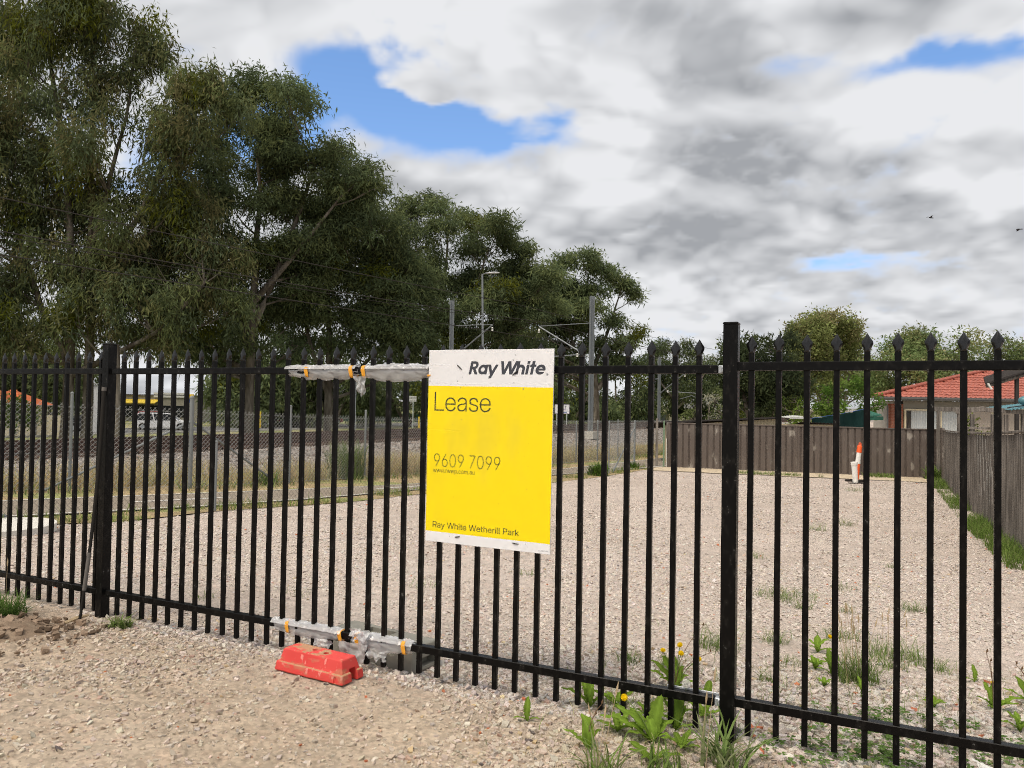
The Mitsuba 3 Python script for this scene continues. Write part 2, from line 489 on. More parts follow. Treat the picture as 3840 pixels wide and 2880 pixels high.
for a in range(6, 330, 24):
    dash.append(trimesh.Trimesh(*strip([midr[a:a + 9] + nrm[a:a + 9] * 0.06, midr[a:a + 9] - nrm[a:a + 9] * 0.06], zyard, 0.036, 9), process=False))
solo('path_dashes', cat_(dash), 'white_paint', 'broken white centre line along the shared path', kind='structure')
GV = resample(G_ED[:-1], 60)
solo('grass_verge', strip(between(resample(G_ED[:-1], 60), resample(P_LO[:-2] + [(6.3, 31.0)], 60), 4), zyard, 0.012), 'grassy_earth', 'weedy strip between the gravel yard and the shared path', kind='structure', smooth=True)
solo('bank', strip(between(P_HI2, resample(rail_line(2.0, -22, 75)), 14), zz, 0.012), 'grassy_earth', 'dry grassy bank rising from the path to the railway', kind='structure', smooth=True)
solo('ballast', strip([rail_line(o) for o in (3.6, 3.0, 2.4, 1.8, 1.2, 0.6, 0, -2, -4, -6, -8, -8.8, -10)], zz, 0.03, 240), 'ballast_grey', 'grey crushed stone ballast bed of the railway', kind='structure', smooth=True)
solo('lawn', strip([rail_line(o, -120, 700) for o in (-9.6, -11, -12.5, -14, -30, -90, -300)], zz, 0.02, 120), 'lawn_turf', 'patchy dry lawn beyond the railway', kind='structure', smooth=True)
solo('road', strip([rail_line(o, -60, 160) for o in (-41, -44, -47.5, -51)], zz, 0.03, 60), 'road_grey', 'grey road beyond the railway', kind='structure')
for o, w, l in ((-41.0, 0.35, 'near'), (-51.0, 0.35, 'far'), (-31, 1.3, 'middle')):
    lns = [np.array(rail_line(o + w / 2, -60, 160)), np.array(rail_line(o - w / 2, -60, 160))]
    if l == 'middle':
        solo('footpath', strip(lns, zz, 0.05, 60), 'pale_concrete', 'narrow pale concrete footpath just beyond the railway', kind='structure')
    else:
        v, f = strip(lns, zz, 0.15, 60)
        k = np.arange(59)
        v = np.vstack([v, v - [0, 0, 0.3]])
        f = np.vstack([f, np.stack([k, k + 1, k + 121], 1), np.stack([k, k + 121, k + 120], 1), np.stack([k + 60, k + 61, k + 181], 1), np.stack([k + 60, k + 181, k + 180], 1)])
        solo('kerb', (v, f), 'pale_concrete', f'pale concrete kerb on the {l} side of the far road', kind='structure')
BF_A, BF_B = np.array([6.18, 30.54]), np.array([15.42, 27.75])     # back fence
bd = (BF_B - BF_A) / np.linalg.norm(BF_B - BF_A)
bn = np.array([bd[1], -bd[0]])
solo('concrete_strip', strip([[BF_A + bn * a - bd * 0.5 + bd * k * 0.6 + bn * (0.12 * math.sin(k * 1.7) + 0.05 * math.sin(k * 5.1)) * (a > 1) for k in range(17)] for a in (-0.15, 0.7, 1.5, 2.2)], zyard, 0.022), 'sandy_concrete',
     'sandy worn concrete strip along the foot of the back fence', kind='structure', smooth=True)
solo('soil_patch', grid(np.linspace(-4.3, -2.62, 120), np.linspace(4.42, 5.35, 80), lambda X, Y: zfine(np.stack([X, Y], -1)) + 0.012 + 0.03 * (meshkit.fbm(np.stack([X, Y, X * 0], -1) * 13, 4, 8) - 0.5) - 0.06 * np.clip(((X + 3.45) / 0.75) ** 2 + ((Y - 4.85) / 0.36) ** 2 - 0.55 + 0.7 * (meshkit.fbm(np.stack([X, Y, X * 0], -1) * 5, 3, 4) - 0.5), -0.35, 1)), 'dark_soil',
     'low heap of dark bare soil left of the left gate post', kind='structure', smooth=True)


# ---------------------------------------------------------------- stones
CUBE_V = np.array([[x, y, z] for x in (-0.5, 0.5) for y in (-0.5, 0.5) for z in (-0.5, 0.5)])
CUBE_F = np.array([[0, 1, 3], [0, 3, 2], [4, 6, 7], [4, 7, 5], [0, 4, 5], [0, 5, 1], [2, 3, 7], [2, 7, 6], [0, 2, 6], [0, 6, 4], [1, 5, 7], [1, 7, 3]])
OCT_V = np.array([[0.55, 0, 0], [-0.55, 0, 0], [0, 0.55, 0], [0, -0.55, 0], [0, 0, 0.5], [0, 0, -0.5]])
OCT_F = np.array([[0, 2, 4], [2, 1, 4], [1, 3, 4], [3, 0, 4], [2, 0, 5], [1, 2, 5], [3, 1, 5], [0, 3, 5]])


def stones(xyz, size, col, r, flat=(0.75, 0.5), base=(CUBE_V, CUBE_F), jit=0.34, sink=0.25):
    n, k = len(xyz), len(base[0])
    v = base[0][None] * (1 + r.uniform(-jit, jit, (n, k, 1))) + r.uniform(-jit, jit, (n, k, 3)) * 0.35
    s = size[:, None] * np.stack([np.ones(n), r.uniform(flat[0] - 0.15, flat[0] + 0.2, n), r.uniform(flat[1] - 0.15, flat[1] + 0.2, n)], 1)
    v = v * s[:, None]
    tx, ty, a = r.normal(0, 0.28, n), r.normal(0, 0.28, n), r.uniform(0, 6.283, n)
    z1 = v[..., 2] + v[..., 0] * tx[:, None] + v[..., 1] * ty[:, None]
    ca, sa = np.cos(a)[:, None], np.sin(a)[:, None]
    v = np.stack([v[..., 0] * ca - v[..., 1] * sa, v[..., 0] * sa + v[..., 1] * ca, z1], -1)
    v += xyz[:, None] + np.stack([np.zeros(n), np.zeros(n), s[:, 2] * (0.5 - sink)], 1)[:, None]
    f = (base[1][None] + (np.arange(n) * k)[:, None, None]).reshape(-1, 3)
    return v.reshape(-1, 3), f, np.repeat(col, k, axis=0)


STONE_PAL = np.array([(0.555, 0.49, 0.43), (0.55, 0.475, 0.425), (0.615, 0.555, 0.50), (0.485, 0.45, 0.43), (0.42, 0.395, 0.385), (0.665, 0.625, 0.58), (0.50, 0.365, 0.31), (0.19, 0.17, 0.17), (0.50, 0.18, 0.10), (0.51, 0.41, 0.27)])
STONE_P = np.array([0.29, 0.25, 0.19, 0.10, 0.045, 0.07, 0.020, 0.007, 0.005, 0.017])
STONE_P = STONE_P / STONE_P.sum()


STONE_PAL[:6] = STONE_PAL[:6] * 0.68 + 0.32 * np.array([0.545, 0.49, 0.43])


def stone_colours(n, r, p=STONE_P):
    c = STONE_PAL[r.choice(len(STONE_PAL), n, p=p)]
    return np.clip(c * r.uniform(0.84, 1.14, (n, 1)) * r.uniform(0.96, 1.04, (n, 3)), 0.02, 0.75)


def yard_mask(x, y):
    ok = ((x - BF_A[0]) * bn[0] + (y - BF_A[1]) * bn[1]) > 2.0 + 0.25 * np.sin(x * 1.9)
    ge = np.asarray(G_ED)
    xe = np.interp(y, ge[:, 1], ge[:, 0])
    ok &= x > xe + 0.05
    rf = np.array([5.2, 6.5]), np.array([15.42, 27.75])
    rd = (rf[1] - rf[0]) / np.linalg.norm(rf[1] - rf[0])
    ok &= ((x - rf[0][0]) * rd[1] - (y - rf[0][1]) * rd[0]) < -0.12
    ok &= np.abs(x) < 0.70 * y + 0.5
    return ok


def scatter(n, x0, x1, y0, y1, r):
    x, y = r.uniform(x0, x1, n), r.uniform(y0, y1, n)
    return x, y


def gravel(ymin, ymax, per_m2, smin, smax, r, base, big=0.0):
    x0, x1 = -0.76 * ymax - 0.9, 0.76 * ymax + 0.9
    n = int(per_m2 * (x1 - x0) * (ymax - ymin))
    x, y = scatter(n, x0, x1, ymin, ymax, r)
    k = yard_mask(x, y)
    q = np.stack([x, y, x * 0], -1)
    behind = (x - FO[0]) * 0.427 + (y - FO[1]) * 0.904 > -0.1
    patch = meshkit.fbm(q * np.array([0.55, 0.8, 1]) + 3, 4, 13)
    lane = meshkit.fbm(q * np.array([1.6, 2.4, 1]) + 9, 3, 17)
    right = sm((x - 0.2) / 1.2) * sm((5.2 - y) / 1.5)                       # the loose pebbles by the right post
    keep = np.where(behind, 0.18 + 0.75 * sm((patch - 0.41) / 0.15), 0.20 + 0.74 * sm((patch * 0.55 + lane * 0.45 - 0.45) / 0.11))
    keep = np.maximum(keep, right)
    keep *= 1 - 0.45 * (np.exp(-(((x + 3.4) / 0.8) ** 2 + ((y - 4.8) / 0.33) ** 2)) > 0.4)
    k &= r.uniform(0, 1, n) < keep
    x, y, behind, right = x[k], y[k], behind[k], right[k]
    n = len(x)
    size = smin * (smax / smin) ** (r.uniform(0, 1, n) ** 2.0)
    size *= np.where(behind, 0.92, 0.82) * (1 + 0.32 * right) * np.where(r.uniform(0, 1, n) < 0.012, 1.4, 1)
    z = zfine(np.stack([x, y], -1))
    col = stone_colours(n, r) * np.where(behind[:, None], 1.0, np.array([0.90, 0.86, 0.80]))     # the driveway is laid with a browner stone
    return stones(np.stack([x, y, z], -1), size, col, r, base=base)


def join(parts):
    vs, fs, cs, o = [], [], [], 0
    for v, f, c in parts:
        vs.append(v), fs.append(f + o), cs.append(c)
        o += len(v)
    return np.vstack(vs), np.vstack(fs), np.vstack(cs)


r = np.random.default_rng(5)
cx_, cy_ = r.normal(-3.35, 0.42, 900), r.normal(4.86, 0.20, 900)
k_ = (cx_ < -2.6) & (cy_ < 5.3)
cp_ = np.stack([cx_, cy_], -1)[k_]
cv = stones(np.column_stack([cp_, zfine(cp_) + 0.012]), 0.008 * (5.5 ** (r.uniform(0, 1, len(cp_)) ** 2)), np.array([(0.25, 0.185, 0.135)]) * r.uniform(0.65, 1.35, (len(cp_), 1)), r, flat=(0.8, 0.65))
solo('soil_clods', (cv[0], cv[1]), 'coloured_stone', 'crumbly clods on the heap of bare soil left of the left gate post', kind='stuff', color=cv[2])
r = np.random.default_rng(11)
gv = join([gravel(2.8, 5.2, 3900, 0.008, 0.032, r, (CUBE_V, CUBE_F)), gravel(5.2, 8.5, 1150, 0.014, 0.042, r, (OCT_V, OCT_F)), gravel(8.5, 13, 440, 0.022, 0.052, r, (OCT_V, OCT_F)), gravel(13, 27, 120, 0.032, 0.062, r, (OCT_V, OCT_F))])
solo('gravel', (gv[0], gv[1]), 'coloured_stone', 'loose pale crushed stone spread over the yard and the driveway', kind='stuff', color=gv[2])

# ballast stones on the near shoulder
n = 10000
s_, o_ = r.uniform(-6, 46, n) , r.uniform(-0.9, 3.4, n)
pt = RQ + RN * o_[:, None] + RT * s_[:, None]
bz = zland(pt[:, 0], pt[:, 1]) + 0.03
bc = np.array([(0.27, 0.24, 0.22), (0.35, 0.315, 0.295), (0.19, 0.165, 0.15), (0.42, 0.39, 0.36), (0.28, 0.21, 0.17)])[r.choice(5, n)] * r.uniform(0.8, 1.2, (n, 1))
bv = stones(np.column_stack([pt, bz]), r.uniform(0.05, 0.12, n), bc, r, base=(OCT_V, OCT_F))
solo('ballast_stones', (bv[0], bv[1]), 'coloured_stone', 'loose grey stones on the railway shoulder', kind='stuff', color=bv[2])

# ---------------------------------------------------------------- railway tracks
rail_prof = sg.Polygon([(-0.075, 0), (0.075, 0), (0.075, 0.02), (0.014, 0.04), (0.014, 0.12), (0.038, 0.13), (0.038, 0.17), (-0.038, 0.17), (-0.038, 0.13), (-0.014, 0.12), (-0.014, 0.04), (-0.075, 0.02)])
RA = frame([RQ[0], RQ[1], 0], [RN[0], RN[1], 0], [0, 0, 1], [-RT[0], -RT[1], 0])   # x: offset, y: up, z: back along the track
sl_mesh = cbox(0, 0, 0, 2.5, 0.13, 0.24, 0.02)
for nm, off in (('near', -2.3), ('far', -6.0)):
    t = thing('railway_track', f'{nm} of two rusty railway tracks on the grey ballast', 'railway track')
    for g in (-0.755, 0.755):
        m = extrude_polygon(rail_prof, 150, engine='earcut')
        m.apply_translation((off + g, -0.205, -120))
        k = part(t, 'rail', m, 'rusty_rail', to_world=RA)
        h = box(off + g, -0.0335, -45, 0.05, 0.004, 149.9)
        part(k, 'running_surface', h, 'rail_head', to_world=RA)
    d = mikit.ply(sl_mesh, 'sleeper_brown')
    for i in range(110):
        scene[numbered(t + '__sleeper')] = {**d, 'to_world': RA @ T().translate([off, -0.255, 12.0 - i * 0.62])}
    far_s = cat_([box(off, -0.255, 12.0 - i * 0.62, 2.5, 0.13, 0.24) for i in range(110, 190)])
    part(t, 'far_sleepers', far_s, 'sleeper_brown', to_world=RA, kind='stuff', label='sleepers too distant to tell apart')

# ---------------------------------------------------------------- steel fence and gate
# local axes of the fence: x along the fence, y away from the street, z up
def fframe(org):
    return frame(org, FE, -FN, UP)


def spear():
    prof = [(0.0, 0.0125, 0.0125), (0.008, 0.0135, 0.0135), (0.020, 0.018, 0.0125), (0.034, 0.0235, 0.0105), (0.044, 0.0225, 0.009), (0.060, 0.012, 0.006), (0.078, 0.0015, 0.0015)]
    v, f = [], []
    for z, a, b in prof:      # eight-sided rings, the front and back ridged like a pressed spear head
        e = 0.55
        v += [(a, 0, z), (a * e, b, z), (0, b * 1.25, z), (-a * e, b, z), (-a, 0, z), (-a * e, -b, z), (0, -b * 1.25, z), (a * e, -b, z)]
    v[0:8] = [(0.0125 * x, 0.0125 * y, 0.0) for x, y in ((1, 0), (1, 1), (0, 1), (-1, 1), (-1, 0), (-1, -1), (0, -1), (1, -1))]
    for i in range(len(prof) - 1):
        for j in range(8):
            a, b = i * 8 + j, i * 8 + (j + 1) % 8
            f += [(a, b, b + 8), (a, b + 8, a + 8)]
    n = len(v)
    v.append((0, 0, prof[-1][0] + 0.002))
    k = (len(prof) - 1) * 8
    f += [(k + j, k + (j + 1) % 8, n) for j in range(8)]
    return trimesh.Trimesh(np.array(v), np.array(f), process=False)


P_BOT, P_TOP = 0.035, 1.752
picket_d = mikit.ply(cbox(0, 0, (P_BOT + P_TOP) / 2, 0.025, 0.025, P_TOP - P_BOT, 0.002), 'black_paint')
spear_d = mikit.ply(spear(), 'black_cast', smooth=24)
RAIL_T, RAIL_B = 1.690, 0.175


def pickets(owner, F, xs, dz=0.0, lean=0.0):
    for x in xs:
        wob = rng.normal(0, 0.0012)
        M = F @ T().translate([x + wob, 0, dz + rng.normal(0, 0.002)]) @ T().rotate([0, 1, 0], float(rng.normal(0, 0.05)))
        k = put(numbered(owner + '__picket'), picket_d, None, to_world=M)
        put(numbered(k + '__spear_tip'), spear_d, None, to_world=M @ T().translate([0, 0, P_TOP]))


def rails(owner, F, x0, x1, dz=0.0):
    for z in (RAIL_T + dz, RAIL_B + dz):
        part(owner, 'rail', cbox((x0 + x1) / 2, 0, z, x1 - x0, 0.040, 0.040, 0.003), 'black_paint', to_world=F)


S0, SC, OC, OD, SD, OA, SA = 0.12, 0.1153, 0.1373, 0.2326, 0.1192, 0.2292, 0.1204
FL = fframe(FO)
left_panel = thing('steel_fence', 'black steel spear-top fence panel left of the left gate post', 'fence')
pickets(left_panel, FL, [-(OA + i * SA) for i in range(14)])
rails(left_panel, FL, -OA - 13 * SA - 0.07, -0.195)
gate_l = thing('gate_leaf', 'black steel spear-top gate leaf left of the yellow sign', 'gate', 'two leaves of the black spear-top gate')
pickets(gate_l, FL, [i * S0 for i in range(17)])
rails(gate_l, FL, -0.095, 16 * S0 + 0.045)
C0 = FO + FE * (16 * S0 + OC)
FC = fframe(C0)
gate_r = thing('gate_leaf', 'black steel spear-top gate leaf carrying the yellow sign', 'gate', 'two leaves of the black spear-top gate')
pickets(gate_r, FC, [i * SC for i in range(17)])
rails(gate_r, FC, -0.045, 16 * SC + 0.085)
D0 = C0 + FE * (16 * SC + OD)
FD = fframe(D0)
right_panel = thing('steel_fence', 'black steel spear-top fence panel right of the right gate post', 'fence')
pickets(right_panel, FD, [i * SD for i in range(13)], 0.0135)
rails(right_panel, FD, -0.062, 12 * SD + 0.1, 0.0135)
for z in (RAIL_T, RAIL_B):       # the bracket sleeves that hold the panel to the post
    part(right_panel, 'rail_bracket', cbox(-0.068, 0, z + 0.0135, 0.028, 0.046, 0.046, 0.003), 'black_paint', to_world=FD)
    part(gate_r, 'hinge', cat_([cbox(16 * SC + 0.10, 0.0, z, 0.026, 0.034, 0.038, 0.004), cbox(16 * SC + 0.107, 0.0, z, 0.012, 0.044, 0.03, 0.004)]), 'galvanised', to_world=FC, label='galvanised hinge between gate leaf and post')
part(gate_r, 'hinge_strap', cbox(16 * SC - 0.02, 0.0235, RAIL_B + 0.012, 0.24, 0.006, 0.034, 0.002), 'galvanised', to_world=FC, label='galvanised hinge strap on the back of the bottom rail')


def gate_post(org, w, h0, h1, label):
    t = thing('gate_post', label, 'post')
    F = fframe(org)
    part(t, 'shaft', cbox(0, 0, (h0 + h1) / 2, w, w, h1 - h0, 0.003), 'black_paint', to_world=F)
    part(t, 'cap', cbox(0, 0, h1 + 0.004, w + 0.003, w + 0.003, 0.012, 0.004), 'black_paint', to_world=F)


gate_post(FO + FE * -0.148, 0.066, -0.25, 1.872, 'thick black steel post at the left end of the gate')
gate_post(FO + FE * 4.046, 0.066, -0.25, 1.896, 'thick black steel post at the right end of the gate')

# a dark pole that leans on the left post
t = thing('leaning_pole', 'thin dark pole leaning against the left gate post', 'pole')
pa, pb = np.array([-2.815, 5.085, -0.01]), np.array([-2.792, 5.268, 1.57])
ln = [pa + (pb - pa) * u + np.array([0.022 * math.sin(u * 3.1), 0, 0]) for u in np.linspace(0, 1, 14)]
part(t, 'shaft', tube(ln, np.linspace(0.009, 0.015, 14), 8), 'black_rubber', smooth=50)
part(t, 'grey_sleeve', tube([ln[2] + [0, 0, 0.0], ln[3], ln[4]], 0.0135, 8), 'wire_dark', smooth=50)
part(t, 'end_cap', tube([ln[-1] - (ln[-1] - ln[-2]) * 0.15, ln[-1] + (ln[-1] - ln[-2]) * 0.06], 0.016, 8), 'wire_dark', smooth=50)

# ---------------------------------------------------------------- the lease board
FONT = glob.glob('/opt/blender-*/*/datafiles/fonts/Inter.woff2')[0]


def glyphs(text, weight):
    """outline of a line of text, capitals one unit tall, baseline at 0, starting at x = 0"""
    from PIL import Image, ImageDraw, ImageFont
    f = ImageFont.truetype(FONT, 190)
    f.set_variation_by_axes([32, weight])
    x0, y0, x1, y1 = f.getbbox(text, anchor='ls')
    im = Image.new('L', (x1 - x0 + 8, y1 - y0 + 8))
    ImageDraw.Draw(im).text((4 - x0, 4 - y0), text, 255, f, anchor='ls')
    on = np.pad(np.asarray(im) > 127, ((0, 0), (1, 1))).astype(np.int8)
    rows, st = np.nonzero(np.diff(on, axis=1) == 1)
    en = np.nonzero(np.diff(on, axis=1) == -1)[1]
    sh = shapely.union_all(shapely.box(st, -rows - 1, en, -rows)).buffer(0.7).buffer(-0.7).simplify(0.6)
    s = 1.0 / (190 * 0.727)
    return affinity.affine_transform(sh, [s, 0, 0, s, -4 * s, (4 - y0) * s])


def solid(shape, depth):
    return cat_([extrude_polygon(g, depth, engine='earcut') for g in getattr(shape, 'geoms', [shape]) if g.area > 1e-9])


def fit(shape, x0, y0, cap, width=None):
    b = shape.bounds
    sx = width / (b[2] - b[0]) if width else cap
    return affinity.translate(affinity.scale(shape, sx, cap, origin=(b[0] if width else 0, 0)), x0 - (b[0] if width else 0), y0)


def logo():
    w, R = 0.205, 0.37
    def ring(cx, cy, ro=R, i=w):
        return sg.Point(cx, cy).buffer(ro, 24).difference(sg.Point(cx, cy).buffer(ro - i, 24))
    def line(pts):
        return sg.LineString(pts).buffer(w * 0.5, cap_style=2, join_style=2, mitre_limit=6)
    bx = sg.box
    out, x = [], 0.0
    Rr = shapely.union_all([bx(0, 0, w, 1), bx(0, 1 - w * 0.92, 0.36, 1), bx(0, 0.40, 0.36, 0.40 + w * 0.92), ring(0.36, 0.70, 0.30, w * 0.95).intersection(bx(0.36, 0, 2, 2)), sg.Polygon([(0.24, 0.45), (0.47, 0.45), (0.72, 0), (0.48, 0)])])
    out.append((Rr, 0.0))
    a = ring(R, R).union(bx(2 * R - w, 0, 2 * R, 2 * R))
    out.append((a, 0.72))
    y = shapely.union_all([line([(0.09, 0.76), (0.40, -0.02)]), line([(0.72, 0.76), (0.30, -0.32)])]).intersection(bx(-1, -0.30, 2, 0.74))
    out.append((y, 1.46))
    W = line([(-0.03, 1.12), (0.30, -0.02), (0.30, -0.02), (0.60, 1.0)]).union(line([(0.60, 1.0), (0.88, -0.02), (1.22, 1.12)])).intersection(bx(-1, 0, 3, 1))
    out.append((W, 2.52))
    h = shapely.union_all([bx(0, 0, w, 1), ring(0.34, 0.40, 0.34).intersection(bx(0, 0.40, 2, 2)), bx(0.68 - w, 0, 0.68, 0.41)])
    out.append((h, 3.74))
    out.append((bx(0, 0, w, 0.74).union(bx(0, 0.80, w, 1.0)), 4.51))
    out.append((bx(0.12, 0, 0.12 + w, 1.0).union(bx(0, 0.57, 0.46, 0.74)), 4.77))
    e = ring(R, R).union(bx(0.12, R - 0.075, 2 * R - 0.03, R + 0.075)).difference(bx(R + 0.04, 0.20, 2, R - 0.075))
    out.append((e, 5.25))
    sh = shapely.union_all([affinity.translate(g, dx, 0) for g, dx in out])
    return affinity.affine_transform(sh, [1, 0.21, 0, 1, 0, 0])


SGN_TL = C0 + FE * 0.404 + FN * 0.052 + UP * 1.797
SF = frame(SGN_TL, FE * math.cos(0.004) - UP * math.sin(0.004), UP * math.cos(0.004) + FE * math.sin(0.004), FN)
SW, SH = 0.728, 1.026


def buckle(m, edge=0.03):
    m = m.copy()
    v, f = trimesh.remesh.subdivide_to_size(m.vertices, m.faces, edge, max_iter=12) if edge < 0.04 else (np.array(m.vertices), m.faces)
    x, y = v[:, 0], v[:, 1]
    v[:, 2] += 0.004 * np.sin(x * 4.3 + y * 1.1) + 0.005 * (meshkit.fbm(np.stack([x * 3.2, y * 2.6, x * 0], 1), 2, 5) - 0.5) + 0.006 * ((x - SW / 2) / SW) ** 2
    return trimesh.Trimesh(v, f, process=False)


sgn = thing('lease_sign', 'white and yellow lease board hung on the black gate', 'sign')
part(sgn, 'board', buckle(cbox(SW / 2, -SH / 2, -0.0035, SW, SH, 0.007, 0.001)), 'sign_white', smooth=30, to_world=SF)
part(sgn, 'yellow_panel', buckle(extrude_polygon(sg.Polygon([(0.0006, -0.1925), (SW - 0.0006, -0.1945), (SW - 0.0006, -0.9745), (0.0006, -0.971)]), 0.0006)), 'sign_yellow', smooth=30, to_world=SF)
part(sgn, 'brand_lettering', buckle(solid(fit(logo(), 0.246, -0.130, 0.0685, 0.438), 0.0010), 0.08), 'sign_slate', to_world=SF, label='bold slate lettering reading Ray White')
rg = sg.Point(0.694, -0.129).buffer(0.0062, 12).difference(sg.Point(0.694, -0.129).buffer(0.0052, 12)).union(fit(glyphs('R', 500), 0.692, -0.132, 0.006))
part(sgn, 'registered_mark', buckle(solid(rg, 0.0010), 0.08), 'sign_slate', to_world=SF)
for txt, wt, x0, y0, cap, wid, nm in (('Lease', 260, 0.042, -0.326, 0.100, 0.338, 'Lease'), ('9609 7099', 230, 0.046, -0.6235, 0.0675, 0.396, 'the phone number'), ('www.rwwp.com.au', 400, 0.040, -0.6555, 0.0245, 0.254, 'the web address'), ('Ray White Wetherill Park', 420, 0.0445, -0.9495, 0.0315, 0.512, 'the office name')):
    g = fit(glyphs(txt, wt), x0, y0, cap, wid)
    part(sgn, 'lettering', buckle(solid(g, 0.0012), 0.08), 'sign_ink', to_world=SF, label=f'dark lettering giving {nm}' if nm != 'Lease' else 'large thin lettering reading Lease')
tiny = cat_([box(0.668 + i * 0.0068, -1.0115, 0.0004, 0.0045 * (0.6 + 0.4 * math.sin(i * 2.7) ** 2), 0.004, 0.0008) for i in range(8)])
part(sgn, 'fine_print', buckle(tiny, 0.05), 'galvanised', to_world=SF)
for i, (x, y, w) in enumerate(((0.160, -0.0185, 0.001), (0.517, -0.030, 0.0035), (0.505, -0.056, 0.0032), (0.571, -0.071, 0.001), (0.009, -0.168, 0.0034), (0.181, -0.166, 0.0036), (0.137, -0.183, 0.0022), (0.228, -0.182, 0.0026), (0.208, -0.145, 0.0018), (0.511, -0.172, 0.0034), (0.200, -0.201, 0.0024), (0.565, -0.203, 0.0036), (0.21, -0.371, 0.0016), (0.418, -0.196, 0.0012), (0.15, -0.989, 0.0018), (0.595, -0.986, 0.0022), (0.607, -1.0, 0.002))):
    d = trimesh.creation.cylinder(w, 0.0016, sections=10)
    d.apply_translation((x, y, 0.0006))
    part(sgn, 'screw_hole', buckle(d, 0.05), 'wire_grey', to_world=SF)
for (x0, y0, x1, y1), w in (((0.177, -0.081, 0.207, -0.106), 0.0028), ((0.533, -0.111, 0.502, -0.134), 0.0034), ((0.184, -0.991, 0.214, -0.984), 0.003), ((0.521, -0.988, 0.556, -0.990), 0.0026)):
    part(sgn, 'cable_tie', buckle(tube([(x0, y0, 0.001), ((x0 + x1) / 2, (y0 + y1) / 2, 0.005), (x1, y1, 0.002)], [w * 0.8, w, w * 0.5], 6), 0.05), 'black_rubber', to_world=SF, smooth=50)
for y, x0, x1 in ((-0.178, 0.02, 0.72), (-0.078, 0.0, 0.13), (-0.078, 0.66, 0.727), (-0.428, 0.0, 0.21)):     # creases pressed into the sheet
    part(sgn, 'crease', buckle(tube([(x, y - 0.004 * math.sin((x - x0) * 9), 0.0002) for x in np.linspace(x0, x1, 8)], 0.0009, 5), 0.05), 'sign_white' if y > -0.19 else 'sign_yellow', to_world=SF)
part(sgn, 'tape_scrap', tube([(-0.006, -0.139, 0.002), (0.012, -0.136, 0.002)], [0.006, 0.004], 6), 'tape_orange', to_world=SF)


# ---------------------------------------------------------------- bubble wrap bound round the rails
def wrap_mesh(x0, x1, zc, hang, seed, fat=0.0245, taper=(1, 1)):
    n, m = int((x1 - x0) / 0.009), 26
    u = np.linspace(x0, x1, n)
    g = np.linspace(0, 2 * np.pi, m, endpoint=False)
    U, G = np.meshgrid(u, g, indexing='ij')
    k = (U - x0) / (x1 - x0)
    ends = np.clip(np.minimum(k / 0.06, (1 - k) / 0.06), 0.75, 1) * (taper[0] * (1 - k) + taper[1] * k)
    belly = np.sin(np.pi * k) ** 0.7
    c, s = np.cos(G), np.sin(G)
    sq = 1 / np.maximum(np.abs(c), np.abs(s)) ** 0.55
    ry = fat * sq * ends
    rz = (fat + 0.012 * belly) * sq * ends
    P = np.stack([U * 14, c * 2.2 + seed, s * 2.2], -1)
    w = (meshkit.fbm(P, 3, seed) - 0.5) * 0.011 + (meshkit.noise(np.stack([U * 16 + G * 2.0, G * 5.0 + U * 9, U * 0 + seed], -1), seed) - 0.5) * 0.010
    dots = 0.0016 * np.maximum(0, np.sin(U * 2 * np.pi / 0.012 + np.pi * (np.floor(G / (2 * np.pi) * 20) % 2))) * np.abs(np.sin(G * 10))
    y = c * (ry + w + dots)
    z = s * (rz + w + dots) - hang * np.clip(-s, 0, 1) ** 2 * belly
    v = np.stack([U, y, zc + z], -1).reshape(-1, 3)
    v = v + np.random.default_rng(seed).normal(0, 0.0006, v.shape)
    i, j = np.meshgrid(np.arange(n - 1), np.arange(m), indexing='ij')
    q = np.stack([i * m + j, i * m + (j + 1) % m, (i + 1) * m + (j + 1) % m, (i + 1) * m + j], -1).reshape(-1, 4)
    return v, q


def tape(owner, F, x, zc, r0=0.034, w=0.022, low=0.005, yaw=0.0):
    g = np.linspace(0, 2 * np.pi, 24)
    sq = 1 / np.maximum(np.abs(np.cos(g)), np.abs(np.sin(g))) ** 0.6
    rows = [np.stack([np.full(24, x + e * w + 0.004 * np.sin(g * 2 + e)), np.cos(g) * r0 * sq * (1 + 0.05 * np.sin(5 * g + e)), zc + np.sin(g) * r0 * sq - low * (np.sin(g) < 0)], 1) for e in (-0.5, 0, 0.5)]
    v = np.vstack(rows)
    f = []
    for i in range(2):
        for j in range(23):
            a = i * 24 + j
            f += [(a, a + 1, a + 25), (a, a + 25, a + 24)]
    part(owner, 'tape_band', trimesh.Trimesh(v, np.array(f), process=False), 'tape_orange', to_world=F, smooth=True)


def flap(x, z, w, h, seed, y=-0.045):
    """a loose torn end of the film"""
    U, V = np.meshgrid(np.linspace(-0.5, 0.5, 16), np.linspace(0, 1, 14), indexing='ij')
    rag = meshkit.fbm(np.stack([U * 5 + seed, U * 0, U * 0], -1), 3, seed)
    X = x + U * w * (1 - 0.35 * V) + 0.03 * (meshkit.fbm(np.stack([U * 3, V * 3, V * 0 + seed], -1), 3, 1) - 0.5)
    Z = z - V * h * (0.55 + 0.9 * rag)
    Y = y + 0.05 * (meshkit.fbm(np.stack([U * 5, V * 4, V * 0 + seed + 3], -1), 3, 2) - 0.5)
    v = np.stack([X, Y, Z], -1).reshape(-1, 3)
    i, j = np.meshgrid(np.arange(15), np.arange(13), indexing='ij')
    a = (i * 14 + j).ravel()
    return trimesh.Trimesh(v, np.vstack([np.stack([a, a + 1, a + 15], 1), np.stack([a, a + 15, a + 14], 1)]), process=False)


